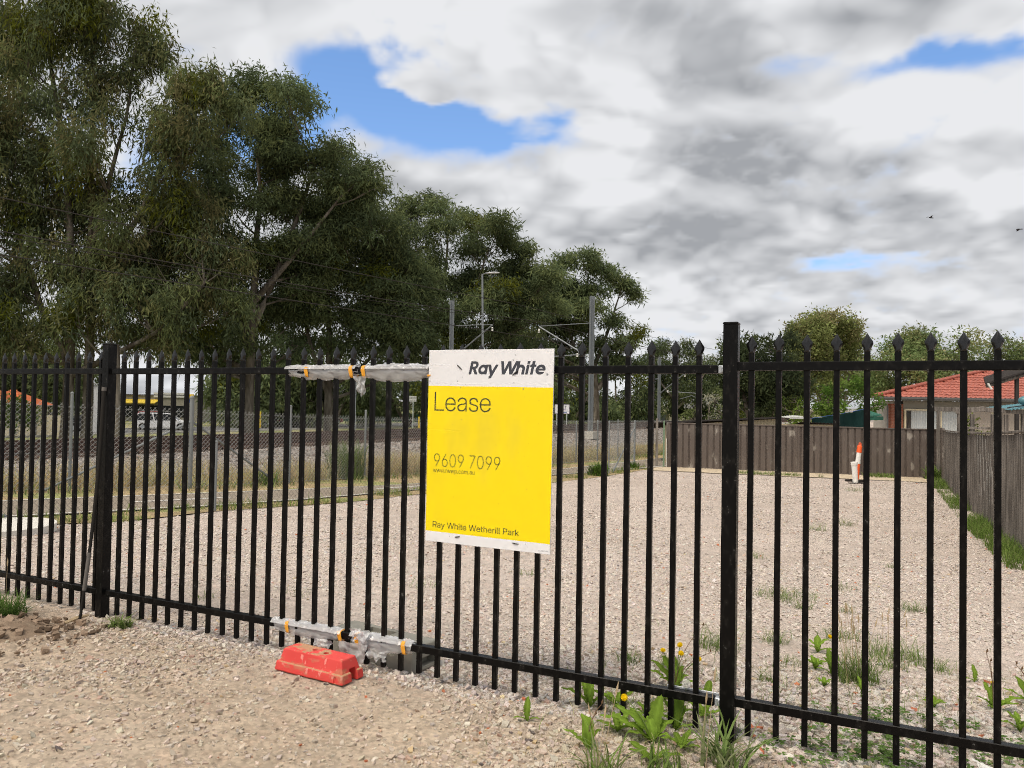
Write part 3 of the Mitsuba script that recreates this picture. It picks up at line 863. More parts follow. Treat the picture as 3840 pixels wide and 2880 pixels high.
def wrap(F, x0, x1, zc, hang, seed, tapes, label, taper=(1, 1), flaps=(), fat=0.0245):
    t = thing('bubble_wrap', label, 'bubble wrap', 'bubble wrap taped round the gate rails')
    part(t, 'film', wrap_mesh(x0, x1, zc, hang, seed, fat, taper), 'clear_film', smooth=True, to_world=F)
    n_ = int((x1 - x0) / 0.012)
    U_ = np.linspace(x0 + 0.01, x1 - 0.012, n_)
    qs = np.random.default_rng(seed + 5)
    crest = 0.003 + 0.012 * meshkit.fbm(np.stack([U_ * 22, U_ * 0, U_ * 0 + seed], -1), 3, seed) + 0.006 * (qs.uniform(size=n_) < 0.10)
    rows_ = [np.column_stack([U_, np.full(n_, yy) + 0.0015 * qs.normal(size=n_), zc + fat + hh * crest - dd]) for yy, hh, dd in ((-0.034, 0.0, 0.016), (-0.022, 0.25, 0.002), (-0.004, 0.7, 0.0), (0.008, 1.0, 0.0), (0.024, 0.2, 0.004))]
    i_, j_ = np.meshgrid(np.arange(4), np.arange(n_ - 1), indexing='ij')
    a_ = (i_ * n_ + j_).ravel()
    part(t, 'folded_edge', (np.vstack(rows_), np.vstack([np.stack([a_, a_ + 1, a_ + n_ + 1], 1), np.stack([a_, a_ + n_ + 1, a_ + n_], 1)])), 'folded_film', to_world=F)
    for x, rr in tapes:
        tape(t, F, x, zc - 0.004, rr)
    for fl in flaps:
        part(t, 'loose_end', flap(*fl), 'clear_film', smooth=True, to_world=F)


wrap(FL, 1.425, 1.965, RAIL_T, 0.022, 3, [(1.60, 0.031), (1.925, 0.034)], 'crumpled bubble wrap on the top rail, nearer the left gate post', taper=(0.85, 1.05))
wrap(FC, -0.068, 0.398, RAIL_T, 0.028, 9, [(-0.046, 0.033)], 'crumpled bubble wrap on the top rail touching the lease board', flaps=((-0.055, RAIL_T - 0.035, 0.085, 0.085, 5),), taper=(1.0, 1.1))
wrap(FL, 1.365, 1.90, RAIL_B, 0.02, 14, [(1.502, 0.033), (1.885, 0.029)], 'torn bubble wrap on the bottom rail behind the red block', flaps=((1.78, RAIL_B - 0.03, 0.14, 0.05, 8),), taper=(1.0, 1.0))
wrap(FC, -0.115, 0.325, RAIL_B, 0.022, 21, [(-0.052, 0.033), (0.262, 0.035)], 'torn bubble wrap on the bottom rail in front of the grey block', flaps=((-0.06, RAIL_B - 0.02, 0.20, 0.15, 2), (0.10, RAIL_B - 0.03, 0.16, 0.06, 6), (-0.02, RAIL_B + 0.06, 0.14, 0.07, 12)), taper=(0.95, 1.0))


# ---------------------------------------------------------------- the two fence feet
def man(m):
    return m3.Manifold(m3.Mesh(np.asarray(m.vertices, np.float32), np.asarray(m.faces, np.uint32)))


def tomesh(m):
    q = m.to_mesh()
    return trimesh.Trimesh(q.vert_properties[:, :3], q.tri_verts, process=False)


def rbox(sx, sy, z0, z1, tx, ty, r=0.008):
    """a rounded block that narrows by tx, ty towards its top"""
    pts = []
    s = trimesh.creation.icosphere(1, r).vertices
    for x in (-1, 1):
        for y in (-1, 1):
            pts.append(s + [x * (sx / 2 - r), y * (sy / 2 - r), z0 + r])
            pts.append(s + [x * (sx / 2 - tx - r), y * (sy / 2 - ty - r), z1 - r])
    return man(trimesh.convex.convex_hull(np.vstack(pts)))


def cyl(x, y, z0, z1, rad):
    c = trimesh.creation.cylinder(rad, z1 - z0, sections=20)
    c.apply_translation((x, y, (z0 + z1) / 2))
    return man(c)


L_, W_ = 0.495, 0.178
body = rbox(L_, W_, 0.0, 0.052, 0.004, 0.004) + rbox(L_ - 0.028, W_ - 0.028, 0.03, 0.120, 0.020, 0.016)
for m in (cyl(-0.035, 0.005, 0.06, 0.2, 0.014), cyl(0.055, -0.005, 0.06, 0.2, 0.016), man(box(L_ / 2, 0.012, 0.012, 0.12, 0.052, 0.11)), man(box(-L_ / 2, 0.0, 0.012, 0.08, 0.052, 0.10)), cyl(L_ / 2 - 0.055, -W_ / 2, 0.004, 0.040, 0.010),
          man(box(0.0, W_ / 2, 0.0, 0.16, 0.06, 0.04))):
    body = body - m
body = body.refine_to_length(0.022)
bm = tomesh(body)
bm.vertices = bm.vertices + (meshkit.fbm(bm.vertices * 14, 3, 4)[:, None] - 0.5) * 0.004
ba, bb = np.array([-1.30, 4.34]), np.array([-0.87, 4.10])
bx_ = (bb - ba) / np.linalg.norm(bb - ba)
by_ = np.array([-bx_[1], bx_[0]])
bc_ = (ba + bb) / 2 + by_ * W_ / 2
BFm = frame([bc_[0], bc_[1], 0.006], [bx_[0], bx_[1], 0], [by_[0], by_[1], 0], [0, 0, 1])
solo('barrier_block', bm, 'red_plastic', 'faded red plastic barrier block with dirt on its top', 'barrier block', smooth=28, to_world=BFm)
gb = rbox(0.70, 0.26, 0.0, 0.145, 0.012, 0.012, 0.012)
for m in (man(box(0.34, 0.02, 0.05, 0.10, 0.12, 0.05)), man(box(0.10, -0.13, 0.10, 0.22, 0.05, 0.035)), man(box(-0.18, -0.13, 0.10, 0.16, 0.05, 0.035)), man(box(-0.04, 0.02, 0.16, 0.20, 0.10, 0.08))):
    gb = gb - m
gm_ = tomesh(gb.refine_to_length(0.05))
ga, gb2 = np.array([-1.135, 4.735]), np.array([-0.515, 4.335])
gx_ = (gb2 - ga) / np.linalg.norm(gb2 - ga)
gy_ = np.array([-gx_[1], gx_[0]])
gc_ = (ga + gb2) / 2 + gy_ * 0.13
solo('barrier_block', gm_, 'grey_block', 'grey moulded barrier block lying under the gate behind the red one', 'barrier block', smooth=28, to_world=frame([gc_[0], gc_[1], -0.02], [gx_[0], gx_[1], 0], [gy_[0], gy_[1], 0], [0, 0, 1]))

# ---------------------------------------------------------------- small things on the ground
slab = trimesh.creation.cylinder(0.62, 0.10, sections=40)
slab.apply_translation((-6.28, 9.50, float(zyard(-6.28, 9.50)) + 0.03))
solo('concrete_slab', slab, 'white_paint', 'round pale concrete lid set in the gravel at far left', 'slab', smooth=40)
solo('wood_chip', tube([(-2.87, 5.02, 0.045), (-2.83, 5.09, 0.06), (-2.80, 5.17, 0.055)], [0.010, 0.014, 0.008], 5), 'dry_wood', 'pale splinter of wood on the soil beside the leaning pole', 'wood')
solo('white_scrap', flap(0, 0, 0.16, 0.10, 7, 0.0), 'white_plastic', 'scrap of white plastic in the clover at lower right', 'scrap', smooth=True, to_world=T().translate([2.03, 3.30, 0.03]) @ T().rotate([1, 0, 0], -60) @ T().rotate([0, 0, 1], 30))

# ---------------------------------------------------------------- wire fences
def polyline(ln):
    ln = np.asarray(ln, float)
    s = np.r_[0, np.cumsum(np.linalg.norm(np.diff(ln, axis=0), axis=1))]
    return lambda u: np.stack([np.interp(u, s, ln[:, 0]), np.interp(u, s, ln[:, 1])], -1), s[-1]


def chain(ln, h, pitch, wire, z0=0.03, sag=True):
    """woven wire: two families of slanting wires, joined at a zigzag top"""
    at, L = polyline(ln)
    u0 = np.arange(-h, L, pitch)
    V, F, o = [], [], 0
    for sgn in (1, -1):
        for u in u0:
            a, b = (u, u + h) if sgn > 0 else (u + h, u)
            seg = np.linspace(0, 1, 5)
            uu = a + (b - a) * seg
            ok = (uu >= 0) & (uu <= L)
            if ok.sum() < 2:
                continue
            seg, uu = seg[ok], uu[ok]
            p = at(uu)
            g = zyard(p[:, 0], p[:, 1])
            P = np.column_stack([p, g + z0 + h * seg])
            r_ = wire
            off = np.array([[0, 0, r_], [-r_ * 0.87, 0, -r_ * 0.5], [r_ * 0.87, 0, -r_ * 0.5]]) + np.array([0, sgn * wire * 0.7, 0])
            m = len(P)
            V.append((P[:, None] + off[None]).reshape(-1, 3))
            i, j = np.meshgrid(np.arange(m - 1), np.arange(3), indexing='ij')
            A, B = (i * 3 + j).ravel(), (i * 3 + (j + 1) % 3).ravel()
            F.append(np.vstack([np.stack([A, B, B + 3], 1), np.stack([A, B + 3, A + 3], 1)]) + o)
            o += m * 3
    return np.vstack(V), np.vstack(F)


def strand(ln, z, r_, n=60):
    at, L = polyline(ln)
    u = np.linspace(0, L, n)
    p = at(u)
    return tube(np.column_stack([p, zyard(p[:, 0], p[:, 1]) + z]), r_, 4)


def post_at(owner, x, y, h, r_, bsdf='old_galvanised', name='post'):
    g = float(zyard(x, y))
    p = part(owner, name, tube([(x, y, g - 0.1), (x, y, g + h)], r_, 10), bsdf, smooth=50)
    dome = trimesh.creation.icosphere(1, r_ * 1.15)
    dome.apply_translation((x, y, g + h))
    part(p, 'cap', dome, bsdf, smooth=60)


rf = thing('wire_fence', 'tall chain wire fence along the foot of the railway bank', 'fence')
ln2 = [(-14.4, 7.3), (-8.83, 15.46), (-7.10, 17.10), (-5.56, 19.40), (-4.11, 21.73), (2.71, 32.0), (4.91, 35.4), (11, 44.4)]
v, f = chain(ln2, 1.74, 0.10, 0.0038)
part(rf, 'chain_mesh', (v, f), 'wire_grey')
for z in (0.06, 0.75, 1.70):
    part(rf, 'strand', strand(ln2, z, 0.0035), 'wire_grey')
for x, y, h in ((-10.6, 12.86, 1.95), (-8.83, 15.46, 1.97), (-5.56, 19.4, 1.95), (-4.11, 21.73, 1.92), (-2.5, 24.2, 1.85), (-0.9, 26.6, 1.8), (0.9, 29.3, 1.8), (2.71, 32.0, 1.72), (3.78, 33.65, 1.76), (4.91, 35.4, 1.78), (6.8, 38.2, 1.8), (8.8, 41.1, 1.8)):
    post_at(rf, x, y, h, 0.030)
post_at(rf, -7.10, 17.10, 2.02, 0.047, name='strainer_post')
for x, y in ((-9.05, 15.0), (-5.75, 19.05)):
    g0, g1 = float(zyard(-7.1, 17.1)), float(zyard(x, y))
    part(rf, 'brace', tube([(-7.1, 17.1, g0 + 1.50), (x, y, g1 + 0.05)], 0.026, 8), 'old_galvanised', smooth=50)

nf = thing('wire_fence', 'low chain wire fence between the gravel yard and the path', 'fence')
ln1 = [(-9.0, 5.6), (-6.36, 10.46), (-4.93, 12.9), (-3.3, 15.65), (-1.5, 18.6), (0.9, 22.45), (3.38, 26.55)]
v, f = chain(ln1, 1.0, 0.10, 0.0020)
part(nf, 'chain_mesh', (v, f), 'wire_dark')
for x, y, h in ((-6.36, 10.46, 1.13), (-4.93, 12.9, 1.16), (3.38, 26.55, 1.80)):
    post_at(nf, x, y, h, 0.024)
ln1b = [(3.38, 26.55), (4.98, 31.05)]
v, f = chain(ln1b, 1.70, 0.09, 0.0022)
part(nf, 'chain_mesh', (v, f), 'wire_grey')
part(nf, 'strand', strand(ln1b, 1.70, 0.004, 12), 'wire_grey')
post_at(nf, 4.98, 31.05, 1.79, 0.040)
part(nf, 'brace', tube([(4.98, 31.05, -0.94 + 1.55), (3.55, 26.85, -0.86)], 0.026, 8), 'old_galvanised', smooth=50)
part(nf, 'brace', tube([(-7.35, 9.25, 0.45), (-6.5, 10.3, -0.18)], 0.024, 8), 'old_galvanised', smooth=50)

# ---------------------------------------------------------------- brown sheet fence at the back
bfen = thing('sheet_fence', 'brown ribbed metal sheet fence across the back of the yard', 'fence')
Lb = np.linalg.norm(BF_B - BF_A)
BFR = frame([BF_A[0], BF_A[1], 0], [bd[0], bd[1], 0], [-bn[0], -bn[1], 0], [0, 0, 1])      # y: away from the yard
pan = Lb / 4


def ribbed(x0, x1, z0, z1, pitch=0.238, depth=0.035):
    xs = []
    n = max(1, round((x1 - x0) / pitch))
    p_ = (x1 - x0) / n
    for i in range(n):
        a = x0 + i * p_
        xs += [(a, 0.0), (a + 0.36 * p_, 0.0), (a + 0.40 * p_, depth), (a + 0.47 * p_, depth), (a + 0.50 * p_, 0.006), (a + 0.53 * p_, 0.006), (a + 0.56 * p_, depth), (a + 0.63 * p_, depth), (a + 0.67 * p_, 0.0)]
    xs.append((x1, 0.0))
    xs = np.array(xs)
    v = np.vstack([np.column_stack([xs, np.full(len(xs), z)]) for z in (z0, z1)])
    k, n = np.arange(len(xs) - 1), len(xs)
    return trimesh.Trimesh(v, np.vstack([np.stack([k, k + 1, k + 1 + n], 1), np.stack([k, k + 1 + n, k + n], 1)]), process=False)


for i in range(4):
    xa, xb = i * pan + 0.03, (i + 1) * pan - 0.03
    m_ = BF_A + bd * (xa + xb) / 2
    g = float(zyard(*m_))
    part(bfen, 'sheet_panel', ribbed(xa, xb, g - 0.02, g + 1.77), 'brown_sheet', to_world=BFR)
    part(bfen, 'top_rail', cbox((xa + xb) / 2, 0.0, g + 1.765, xb - xa, 0.05, 0.045, 0.004), 'brown_sheet', to_world=BFR)
    part(bfen, 'bottom_rail', cbox((xa + xb) / 2, 0.012, g + 0.03, xb - xa, 0.045, 0.04, 0.004), 'brown_sheet', to_world=BFR)
    for x in ((i * pan,) if i else (0.0,)):
        part(bfen, 'post', cbox(x, 0.0, g + 0.86, 0.055, 0.058, 1.84, 0.004), 'brown_sheet', to_world=BFR)
part(bfen, 'post', cbox(Lb, 0.0, -0.95 + 0.86, 0.07, 0.07, 1.86, 0.004), 'brown_sheet', to_world=BFR)
gp = BF_A - bd * 0.12
t = thing('corner_post', 'pale green metal post at the left end of the back fence', 'post')
part(t, 'shaft', cbox(gp[0], gp[1], -0.94 + 0.9, 0.055, 0.055, 1.85, 0.004), 'green_paint')
part(t, 'cap', cbox(gp[0], gp[1], 0.893, 0.06, 0.06, 0.012, 0.003), 'green_paint')
t = thing('stake', 'short pale stake leaning by the green corner post', 'stake')
part(t, 'shaft', tube([(gp[0] + 0.10, gp[1] - 0.12, -0.95), (gp[0] + 0.085, gp[1] - 0.10, 0.22)], 0.018, 6), 'white_paint')
t = thing('timber_post', 'weathered timber post just left of the green corner post', 'post')
part(t, 'shaft', cbox(gp[0] - 0.24, gp[1] + 0.2, -0.94 + 0.96, 0.085, 0.085, 1.95, 0.008), 'weathered_timber')

# ---------------------------------------------------------------- grey fence along the right
sfen = thing('paling_fence', 'weathered grey paling fence along the right side of the yard', 'fence')
RF_A, RF_B = np.array([15.40, 27.65]), np.array([5.9, 8.1])
rd_ = (RF_B - RF_A) / np.linalg.norm(RF_B - RF_A)
rn_ = np.array([rd_[1], -rd_[0]])
if rn_ @ (-RF_A) < 0 and False:
    rn_ = -rn_
Lr = np.linalg.norm(RF_B - RF_A)
RFR = frame([RF_A[0], RF_A[1], 0], [rd_[0], rd_[1], 0], [-rd_[1], rd_[0], 0], [0, 0, 1])   # y: away from the yard
x = 0.04
m_ = RF_A + rd_ * 0.9
part(sfen, 'corner_sheet', ribbed(0.02, 1.75, float(zyard(*m_)) - 0.03, float(zyard(*m_)) + 1.84, 0.86, 0.03), 'brown_sheet', to_world=RFR, label='plain brown metal sheet next to the corner')
part(sfen, 'post', cbox(1.80, 0.0, float(zyard(*m_)) + 0.9, 0.07, 0.07, 1.9, 0.005), 'brown_sheet', to_world=RFR)
x = 1.86
slat = 0.086
while x < Lr - 0.1:
    c = RF_A + rd_ * (x + slat / 2)
    g = float(zyard(*c))
    h = 1.76 + rng.normal(0, 0.006)
    part(sfen, 'paling', cbox(x + slat / 2, (0.0 if int(x / slat) % 2 else 0.010) + rng.normal(0, 0.0015), g + h / 2 - 0.02, slat * 0.95, 0.016, h, 0.003), 'weathered_timber', to_world=RFR)
    x += slat
cap = np.linspace(1.8, Lr, 9)
for a, b in zip(cap[:-1], cap[1:]):
    pa_, pb_ = RF_A + rd_ * a, RF_A + rd_ * b
    za, zb_ = float(zyard(*pa_)) + 1.775, float(zyard(*pb_)) + 1.775
    m = cbox(0, 0, 0, math.hypot(b - a, zb_ - za) - 0.003, 0.075, 0.038, 0.005)
    m.apply_transform(trimesh.transformations.rotation_matrix(-math.atan2(zb_ - za, b - a), [0, 1, 0]))
    m.apply_translation(((a + b) / 2, 0.004, (za + zb_) / 2))
    part(sfen, 'capping', m, 'weathered_timber', to_world=RFR)
    part(sfen, 'back_rail', cbox((a + b) / 2, 0.05, za - 0.35, b - a - 0.004, 0.04, 0.08, 0.004), 'weathered_timber', to_world=RFR)
wp = cat_([tube([(x0, -0.013, z0 + q), (x0 + 0.02, -0.013, z0)], [0.030, 0.014], 4) for x0, z0, q in [(12.6 + i * 0.158, 0.05 + 0.28 * math.sin(i * 2.3) + 0.25 * (i % 3 == 0), 0.45 + 0.28 * math.cos(i * 1.9)) for i in range(18)]])
wp.vertices[:, 1] = -0.0105 + (wp.vertices[:, 1] + 0.013) * 0.10
part(sfen, 'paint_smear', wp, 'white_paint', to_world=RFR, label='streaks of old white paint on the palings')

# ---------------------------------------------------------------- bollard and pipe
bxy = np.array([11.5, 25.7])
g = float(zyard(*bxy))
tilt = T().translate([bxy[0], bxy[1], g]) @ T().rotate([0, 1, 0], 6.5)


def lathe(prof, n=18):
    return trimesh.creation.revolve(np.array(prof, float), sections=n)


b = thing('bollard', 'leaning orange and white traffic bollard in front of the back fence', 'bollard')
part(b, 'base', cat_([cbox(0.0, 0, 0.03, 0.66, 0.16, 0.06, 0.012), cbox(0.0, 0, 0.03, 0.16, 0.5, 0.058, 0.012)]), 'black_rubber', to_world=T().translate([bxy[0], bxy[1], g]))
part(b, 'lower_tube', lathe([(0, 0.05), (0.092, 0.05), (0.078, 0.62), (0, 0.62)]), 'bollard_orange', smooth=40, to_world=tilt)
part(b, 'white_band', lathe([(0.0795, 0.60), (0.0795, 0.66), (0.070, 0.98), (0.070, 0.985), (0, 0.985)]), 'white_plastic', smooth=40, to_world=tilt)
part(b, 'upper_tube', lathe([(0, 0.975), (0.080, 0.975), (0.076, 1.18), (0.062, 1.21), (0.030, 1.225), (0.030, 1.24), (0, 1.24)]), 'bollard_orange', smooth=40, to_world=tilt)
part(b, 'handle', trimesh.creation.torus(0.036, 0.014, major_sections=18, minor_sections=8, transform=trimesh.transformations.translation_matrix([0, 0, 1.262]) @ trimesh.transformations.rotation_matrix(math.pi / 2, [1, 0, 0])), 'bollard_orange', smooth=60, to_world=tilt)
pp = thing('drain_pipe', 'short white plastic pipe standing in front of the bollard', 'pipe')
pxy = np.array([11.12, 24.85])
pt_ = T().translate([pxy[0], pxy[1], float(zyard(*pxy))]) @ T().rotate([0, 1, 0], -4)
part(pp, 'tube', lathe([(0, 0.03), (0.082, 0.03), (0.088, 0.62), (0, 0.62)]), 'white_plastic', smooth=40, to_world=pt_)
part(pp, 'collar', lathe([(0, 0.60), (0.104, 0.60), (0.108, 0.70), (0.085, 0.705), (0.085, 0.68), (0, 0.68)]), 'white_plastic', smooth=40, to_world=pt_)
part(pp, 'base', cbox(0, 0, 0.02, 0.42, 0.2, 0.04, 0.01), 'black_rubber', to_world=pt_)

# ---------------------------------------------------------------- sheds and shade cloth behind the back fence
def corrugated(x0, x1, y, z0, z1, n, amp=0.012):
    k = np.linspace(0, 1, n * 6 + 1)
    xs, ys = x0 + (x1 - x0) * k, y + amp * np.sin(k * n * 2 * np.pi)
    z1 = np.broadcast_to(z1, xs.shape) if np.ndim(z1) == 0 else z1[0] + (z1[1] - z1[0]) * k
    v = np.vstack([np.column_stack([xs, ys, np.full(len(xs), z0)]), np.column_stack([xs, ys, z1])])
    i, m = np.arange(len(xs) - 1), len(xs)
    return trimesh.Trimesh(v, np.vstack([np.stack([i, i + 1, i + 1 + m], 1), np.stack([i, i + 1 + m, i + m], 1)]), process=False)


def sheet_roof(x0, x1, y0, y1, z00, z10, z01, z11, n, amp=0.015):
    """corrugated roof sheet; z00 z10 at the front, z01 z11 at the back"""
    k, q = np.linspace(0, 1, n * 6 + 1), np.linspace(0, 1, 3)
    K, Q = np.meshgrid(k, q)
    Z = (z00 * (1 - K) + z10 * K) * (1 - Q) + (z01 * (1 - K) + z11 * K) * Q + amp * np.sin(K * n * 2 * np.pi)
    v = np.stack([x0 + (x1 - x0) * K, y0 + (y1 - y0) * Q, Z], -1).reshape(-1, 3)
    w = len(k)
    i, j = np.meshgrid(np.arange(2), np.arange(w - 1), indexing='ij')
    a = (i * w + j).ravel()
    return trimesh.Trimesh(v, np.vstack([np.stack([a, a + 1, a + w + 1], 1), np.stack([a, a + w + 1, a + w], 1)]), process=False)


s = thing('garden_shed', 'long low cream iron shed behind the left part of the back fence', 'shed')
part(s, 'wall', corrugated(6.6, 11.35, 33.05, -1.0, (0.66, 1.02), 34), 'iron_cream')
part(s, 'wall', box(11.40, 34.4, -0.05, 0.04, 2.6, 1.95), 'iron_cream')
part(s, 'roof', sheet_roof(6.2, 11.5, 32.8, 35.8, 0.80, 1.10, 0.45, 0.70, 30), 'iron_dark')
part(s, 'fascia', trimesh.Trimesh(np.array([(6.2, 32.78, 0.76), (11.5, 32.78, 1.06), (11.5, 32.78, 1.125), (6.2, 32.78, 0.825), (6.2, 32.80, 0.76), (11.5, 32.80, 1.06), (11.5, 32.80, 1.125), (6.2, 32.80, 0.825)]), CUBE_F[:0].tolist() or [[0, 1, 2], [0, 2, 3], [5, 4, 7], [5, 7, 6], [0, 4, 5], [0, 5, 1], [3, 2, 6], [3, 6, 7]], process=False), 'iron_dark')
s = thing('garden_shed', 'small shed with white tin roof edge behind the middle of the back fence', 'shed')
part(s, 'wall', corrugated(11.75, 14.1, 33.6, -1.0, 0.80, 17), 'iron_cream')
part(s, 'wall', box(11.73, 34.6, -0.1, 0.04, 2.0, 1.8), 'iron_cream')
part(s, 'roof', sheet_roof(11.95, 12.6, 33.0, 34.4, 1.07, 1.15, 1.10, 1.18, 6), 'iron_white')
part(s, 'roof_edge', cbox(12.28, 32.99, 1.08, 0.7, 0.03, 0.09, 0.005), 'iron_white')
part(s, 'roof', sheet_roof(12.6, 14.3, 33.4, 35.0, 0.90, 0.86, 0.70, 0.70, 11), 'iron_dark')
# shade cloth
U, Vv = np.meshgrid(np.linspace(0, 1, 26), np.linspace(0, 1, 16), indexing='ij')
X = 14.05 + 2.5 * U
ztop = 1.02 + 0.50 * U - 0.05 * np.sin(U * math.pi) + 0.012 * np.sin(U * 24)
Y = 36.0 + 0.12 * np.sin(U * 9 + Vv * 3) + 0.05 * np.sin(U * 23) + Vv * 0.25
v = np.stack([X + 0.28 * Vv * (1 - U), Y, ztop - Vv * 2.0], -1).reshape(-1, 3)
i, j = np.meshgrid(np.arange(25), np.arange(15), indexing='ij')
a = (i * 16 + j).ravel()
s = thing('shade_cloth', 'dark green shade cloth stretched behind the back fence', 'shade cloth')
part(s, 'cloth', (v, np.vstack([np.stack([a, a + 1, a + 17], 1), np.stack([a, a + 17, a + 16], 1)])), 'shade_green', smooth=True)
part(s, 'pole', tube([(16.62, 36.0, -1.0), (16.62, 36.0, 1.56)], 0.03, 8), 'white_paint', smooth=50)
part(s, 'pole', tube([(14.0, 36.1, -1.0), (14.0, 36.1, 1.05)], 0.03, 8), 'wire_dark', smooth=50)
part(s, 'top_cord', tube([(14.0, 36.0, 1.03), (15.3, 36.02, 1.245), (16.62, 36.0, 1.535)], 0.012, 5), 'print_blue')
s = thing('garden_umbrella', 'folded green garden umbrella between shade cloth and brick house', 'umbrella')
um = trimesh.creation.revolve(np.array([(0, 1.46), (0.1, 1.43), (0.75, 1.20), (0.78, 1.14), (0.72, 1.16), (0.08, 1.38), (0, 1.40)]), sections=8)
part(s, 'canopy', um, 'umbrella_green', to_world=T().translate([17.85, 38.6, 0.02]) @ T().rotate([0, 1, 0], -4))
part(s, 'valance', trimesh.creation.revolve(np.array([(0.77, 1.16), (0.76, 0.98), (0.75, 0.98), (0.755, 1.15)]), sections=8), 'umbrella_green', to_world=T().translate([17.85, 38.6, 0.0]))
part(s, 'pole', tube([(17.85, 38.6, -1.05), (17.85, 38.6, 1.45)], 0.022, 8), 'iron_dark', smooth=50)

# ---------------------------------------------------------------- red brick house
h = thing('brick_house', 'brick house with red tiled roof behind the right of the back fence', 'house')
EZ, EY, HX = 2.20, 45.0, 21.22
RY, RZ, RX0 = 50.0, 4.22, 31.4
part(h, 'wall', cat_([box(22.9, 45.9, 0.40, 0.70, 0.40, 2.85), box(31.0, 45.9, -0.55, 15.5, 0.40, 0.95), box(32.9, 45.95, 1.1, 12.2, 0.3, 2.3)]), 'mortar')
part(h, 'wall', cat_([tube([(22.9, 46.2, -1.0), (22.9, 46.2, 1.8)], 0.3, 4), box(25.4, 50.3, 0.4, 0.3, 9.6, 2.85, -0.49), box(33.2, 54.6, 0.4, 11.0, 0.3, 2.85), box(38.6, 50.4, 0.4, 0.3, 8.6, 2.85)]), 'brick_red')
bricks = []
for row in range(33):
    z = -0.98 + row * 0.086
    off = 0.12 if row % 2 else 0.0
    for bx0 in np.arange(22.55 - off, 23.24, 0.24):
        a, b2 = max(bx0, 22.55), min(bx0 + 0.23, 23.25)
        if b2 - a > 0.03:
            bricks.append(box((a + b2) / 2, 45.70, z + 0.038, b2 - a, 0.014, 0.076))
    for by0 in np.arange(45.7 - off, 46.08, 0.24):
        a, b2 = max(by0, 45.7), min(by0 + 0.23, 46.1)
        if b2 - a > 0.03:
            bricks.append(box(22.55, (a + b2) / 2, z + 0.038, 0.014, b2 - a, 0.076))
part(h, 'brick_face', cat_(bricks), 'brick_red', kind='stuff', label='red bricks of the corner pier')
part(h, 'soffit', box(29.6, 45.35, EZ - 0.12, 16.8, 0.72, 0.03), 'render_grey')
part(h, 'fascia', box(29.6, 45.03, EZ - 0.05, 16.8, 0.03, 0.20), 'gutter_grey')
part(h, 'lintel', box(30.95, 45.72, 1.80, 15.4, 0.05, 0.46), 'render_grey', label='plain rendered band above the windows')
gut = sg.Polygon([(0, 0), (0.10, 0), (0.12, 0.11), (0.105, 0.11), (0.09, 0.015), (0.012, 0.015), (0.012, 0.11), (0, 0.11)])
gm = extrude_polygon(gut, 17.0, engine='earcut')
part(h, 'gutter', gm, 'gutter_grey', to_world=frame([21.10, 45.0, EZ - 0.05], [0, -1, 0], [0, 0, 1], [-1, 0, 0]) @ T().translate([0, 0, -17.0]))
part(h, 'downpipe', tube([(21.45, 44.92, EZ - 0.05), (21.47, 45.0, EZ - 0.3), (21.85, 45.4, EZ - 0.42), (22.28, 45.62, EZ - 0.46), (22.30, 45.64, EZ - 0.6), (22.30, 45.64, -1.0)], 0.045, 8), 'gutter_grey', smooth=50)
# windows
wz0, wz1 = -0.10, 1.56


def window(x0, x1, mull):
    w = part(h, 'window', cat_([box((x0 + x1) / 2, 45.66, wz1 - 0.04, x1 - x0, 0.10, 0.09), box((x0 + x1) / 2, 45.66, wz0 + 0.04, x1 - x0, 0.10, 0.09)] + [box(x, 45.66, (wz0 + wz1) / 2, 0.10, 0.098, wz1 - wz0 - 0.17) for x in [x0 + 0.05, x1 - 0.05] + mull]), 'cream_paint')
    part(w, 'pane', (np.array([(x0 + 0.1, 45.665, wz0 + 0.08), (x1 - 0.1, 45.665, wz0 + 0.08), (x1 - 0.1, 45.665, wz1 - 0.08), (x0 + 0.1, 45.665, wz1 - 0.08)]), np.array([[0, 1, 2], [0, 2, 3]])), 'window_glass')
    return w


w1 = window(23.29, 26.75, [25.46])
for xa, xb, ph in ((23.78, 25.42, 0.0), (25.52, 26.5, 1.7)):
    k = np.linspace(0, 1, 90)
    xs = xa + (xb - xa) * k
    ys = 45.80 + 0.035 * np.sin(k * (xb - xa) * 42 + ph + 1.5 * np.sin(k * 9)) + 0.012 * np.sin(k * 140)
    v = np.vstack([np.column_stack([xs, ys, np.full(90, z)]) for z in (wz0, 1.52)])
    i = np.arange(89)
    part(w1, 'curtain', (v, np.vstack([np.stack([i, i + 1, i + 91], 1), np.stack([i, i + 91, i + 90], 1)])), 'curtain_cloth', smooth=True)
part(h, 'room', cat_([box(25.0, 49.0, 0.75, 3.9, 0.05, 2.6), box(25.0, 47.5, -0.6, 3.9, 3.0, 0.05), box(25.0, 47.5, 2.02, 3.9, 3.0, 0.05), box(23.1, 47.6, 0.75, 0.05, 2.9, 2.6), box(26.93, 47.6, 0.75, 0.05, 2.9, 2.6)]), 'room_plaster', label='plastered room behind the curtained window')
# tiles
pitch_a = math.atan2(RZ - EZ, RY - EY)
slope = math.hypot(RZ - EZ, RY - EY)
rows, tw = 12, 0.29
gauge = slope / rows


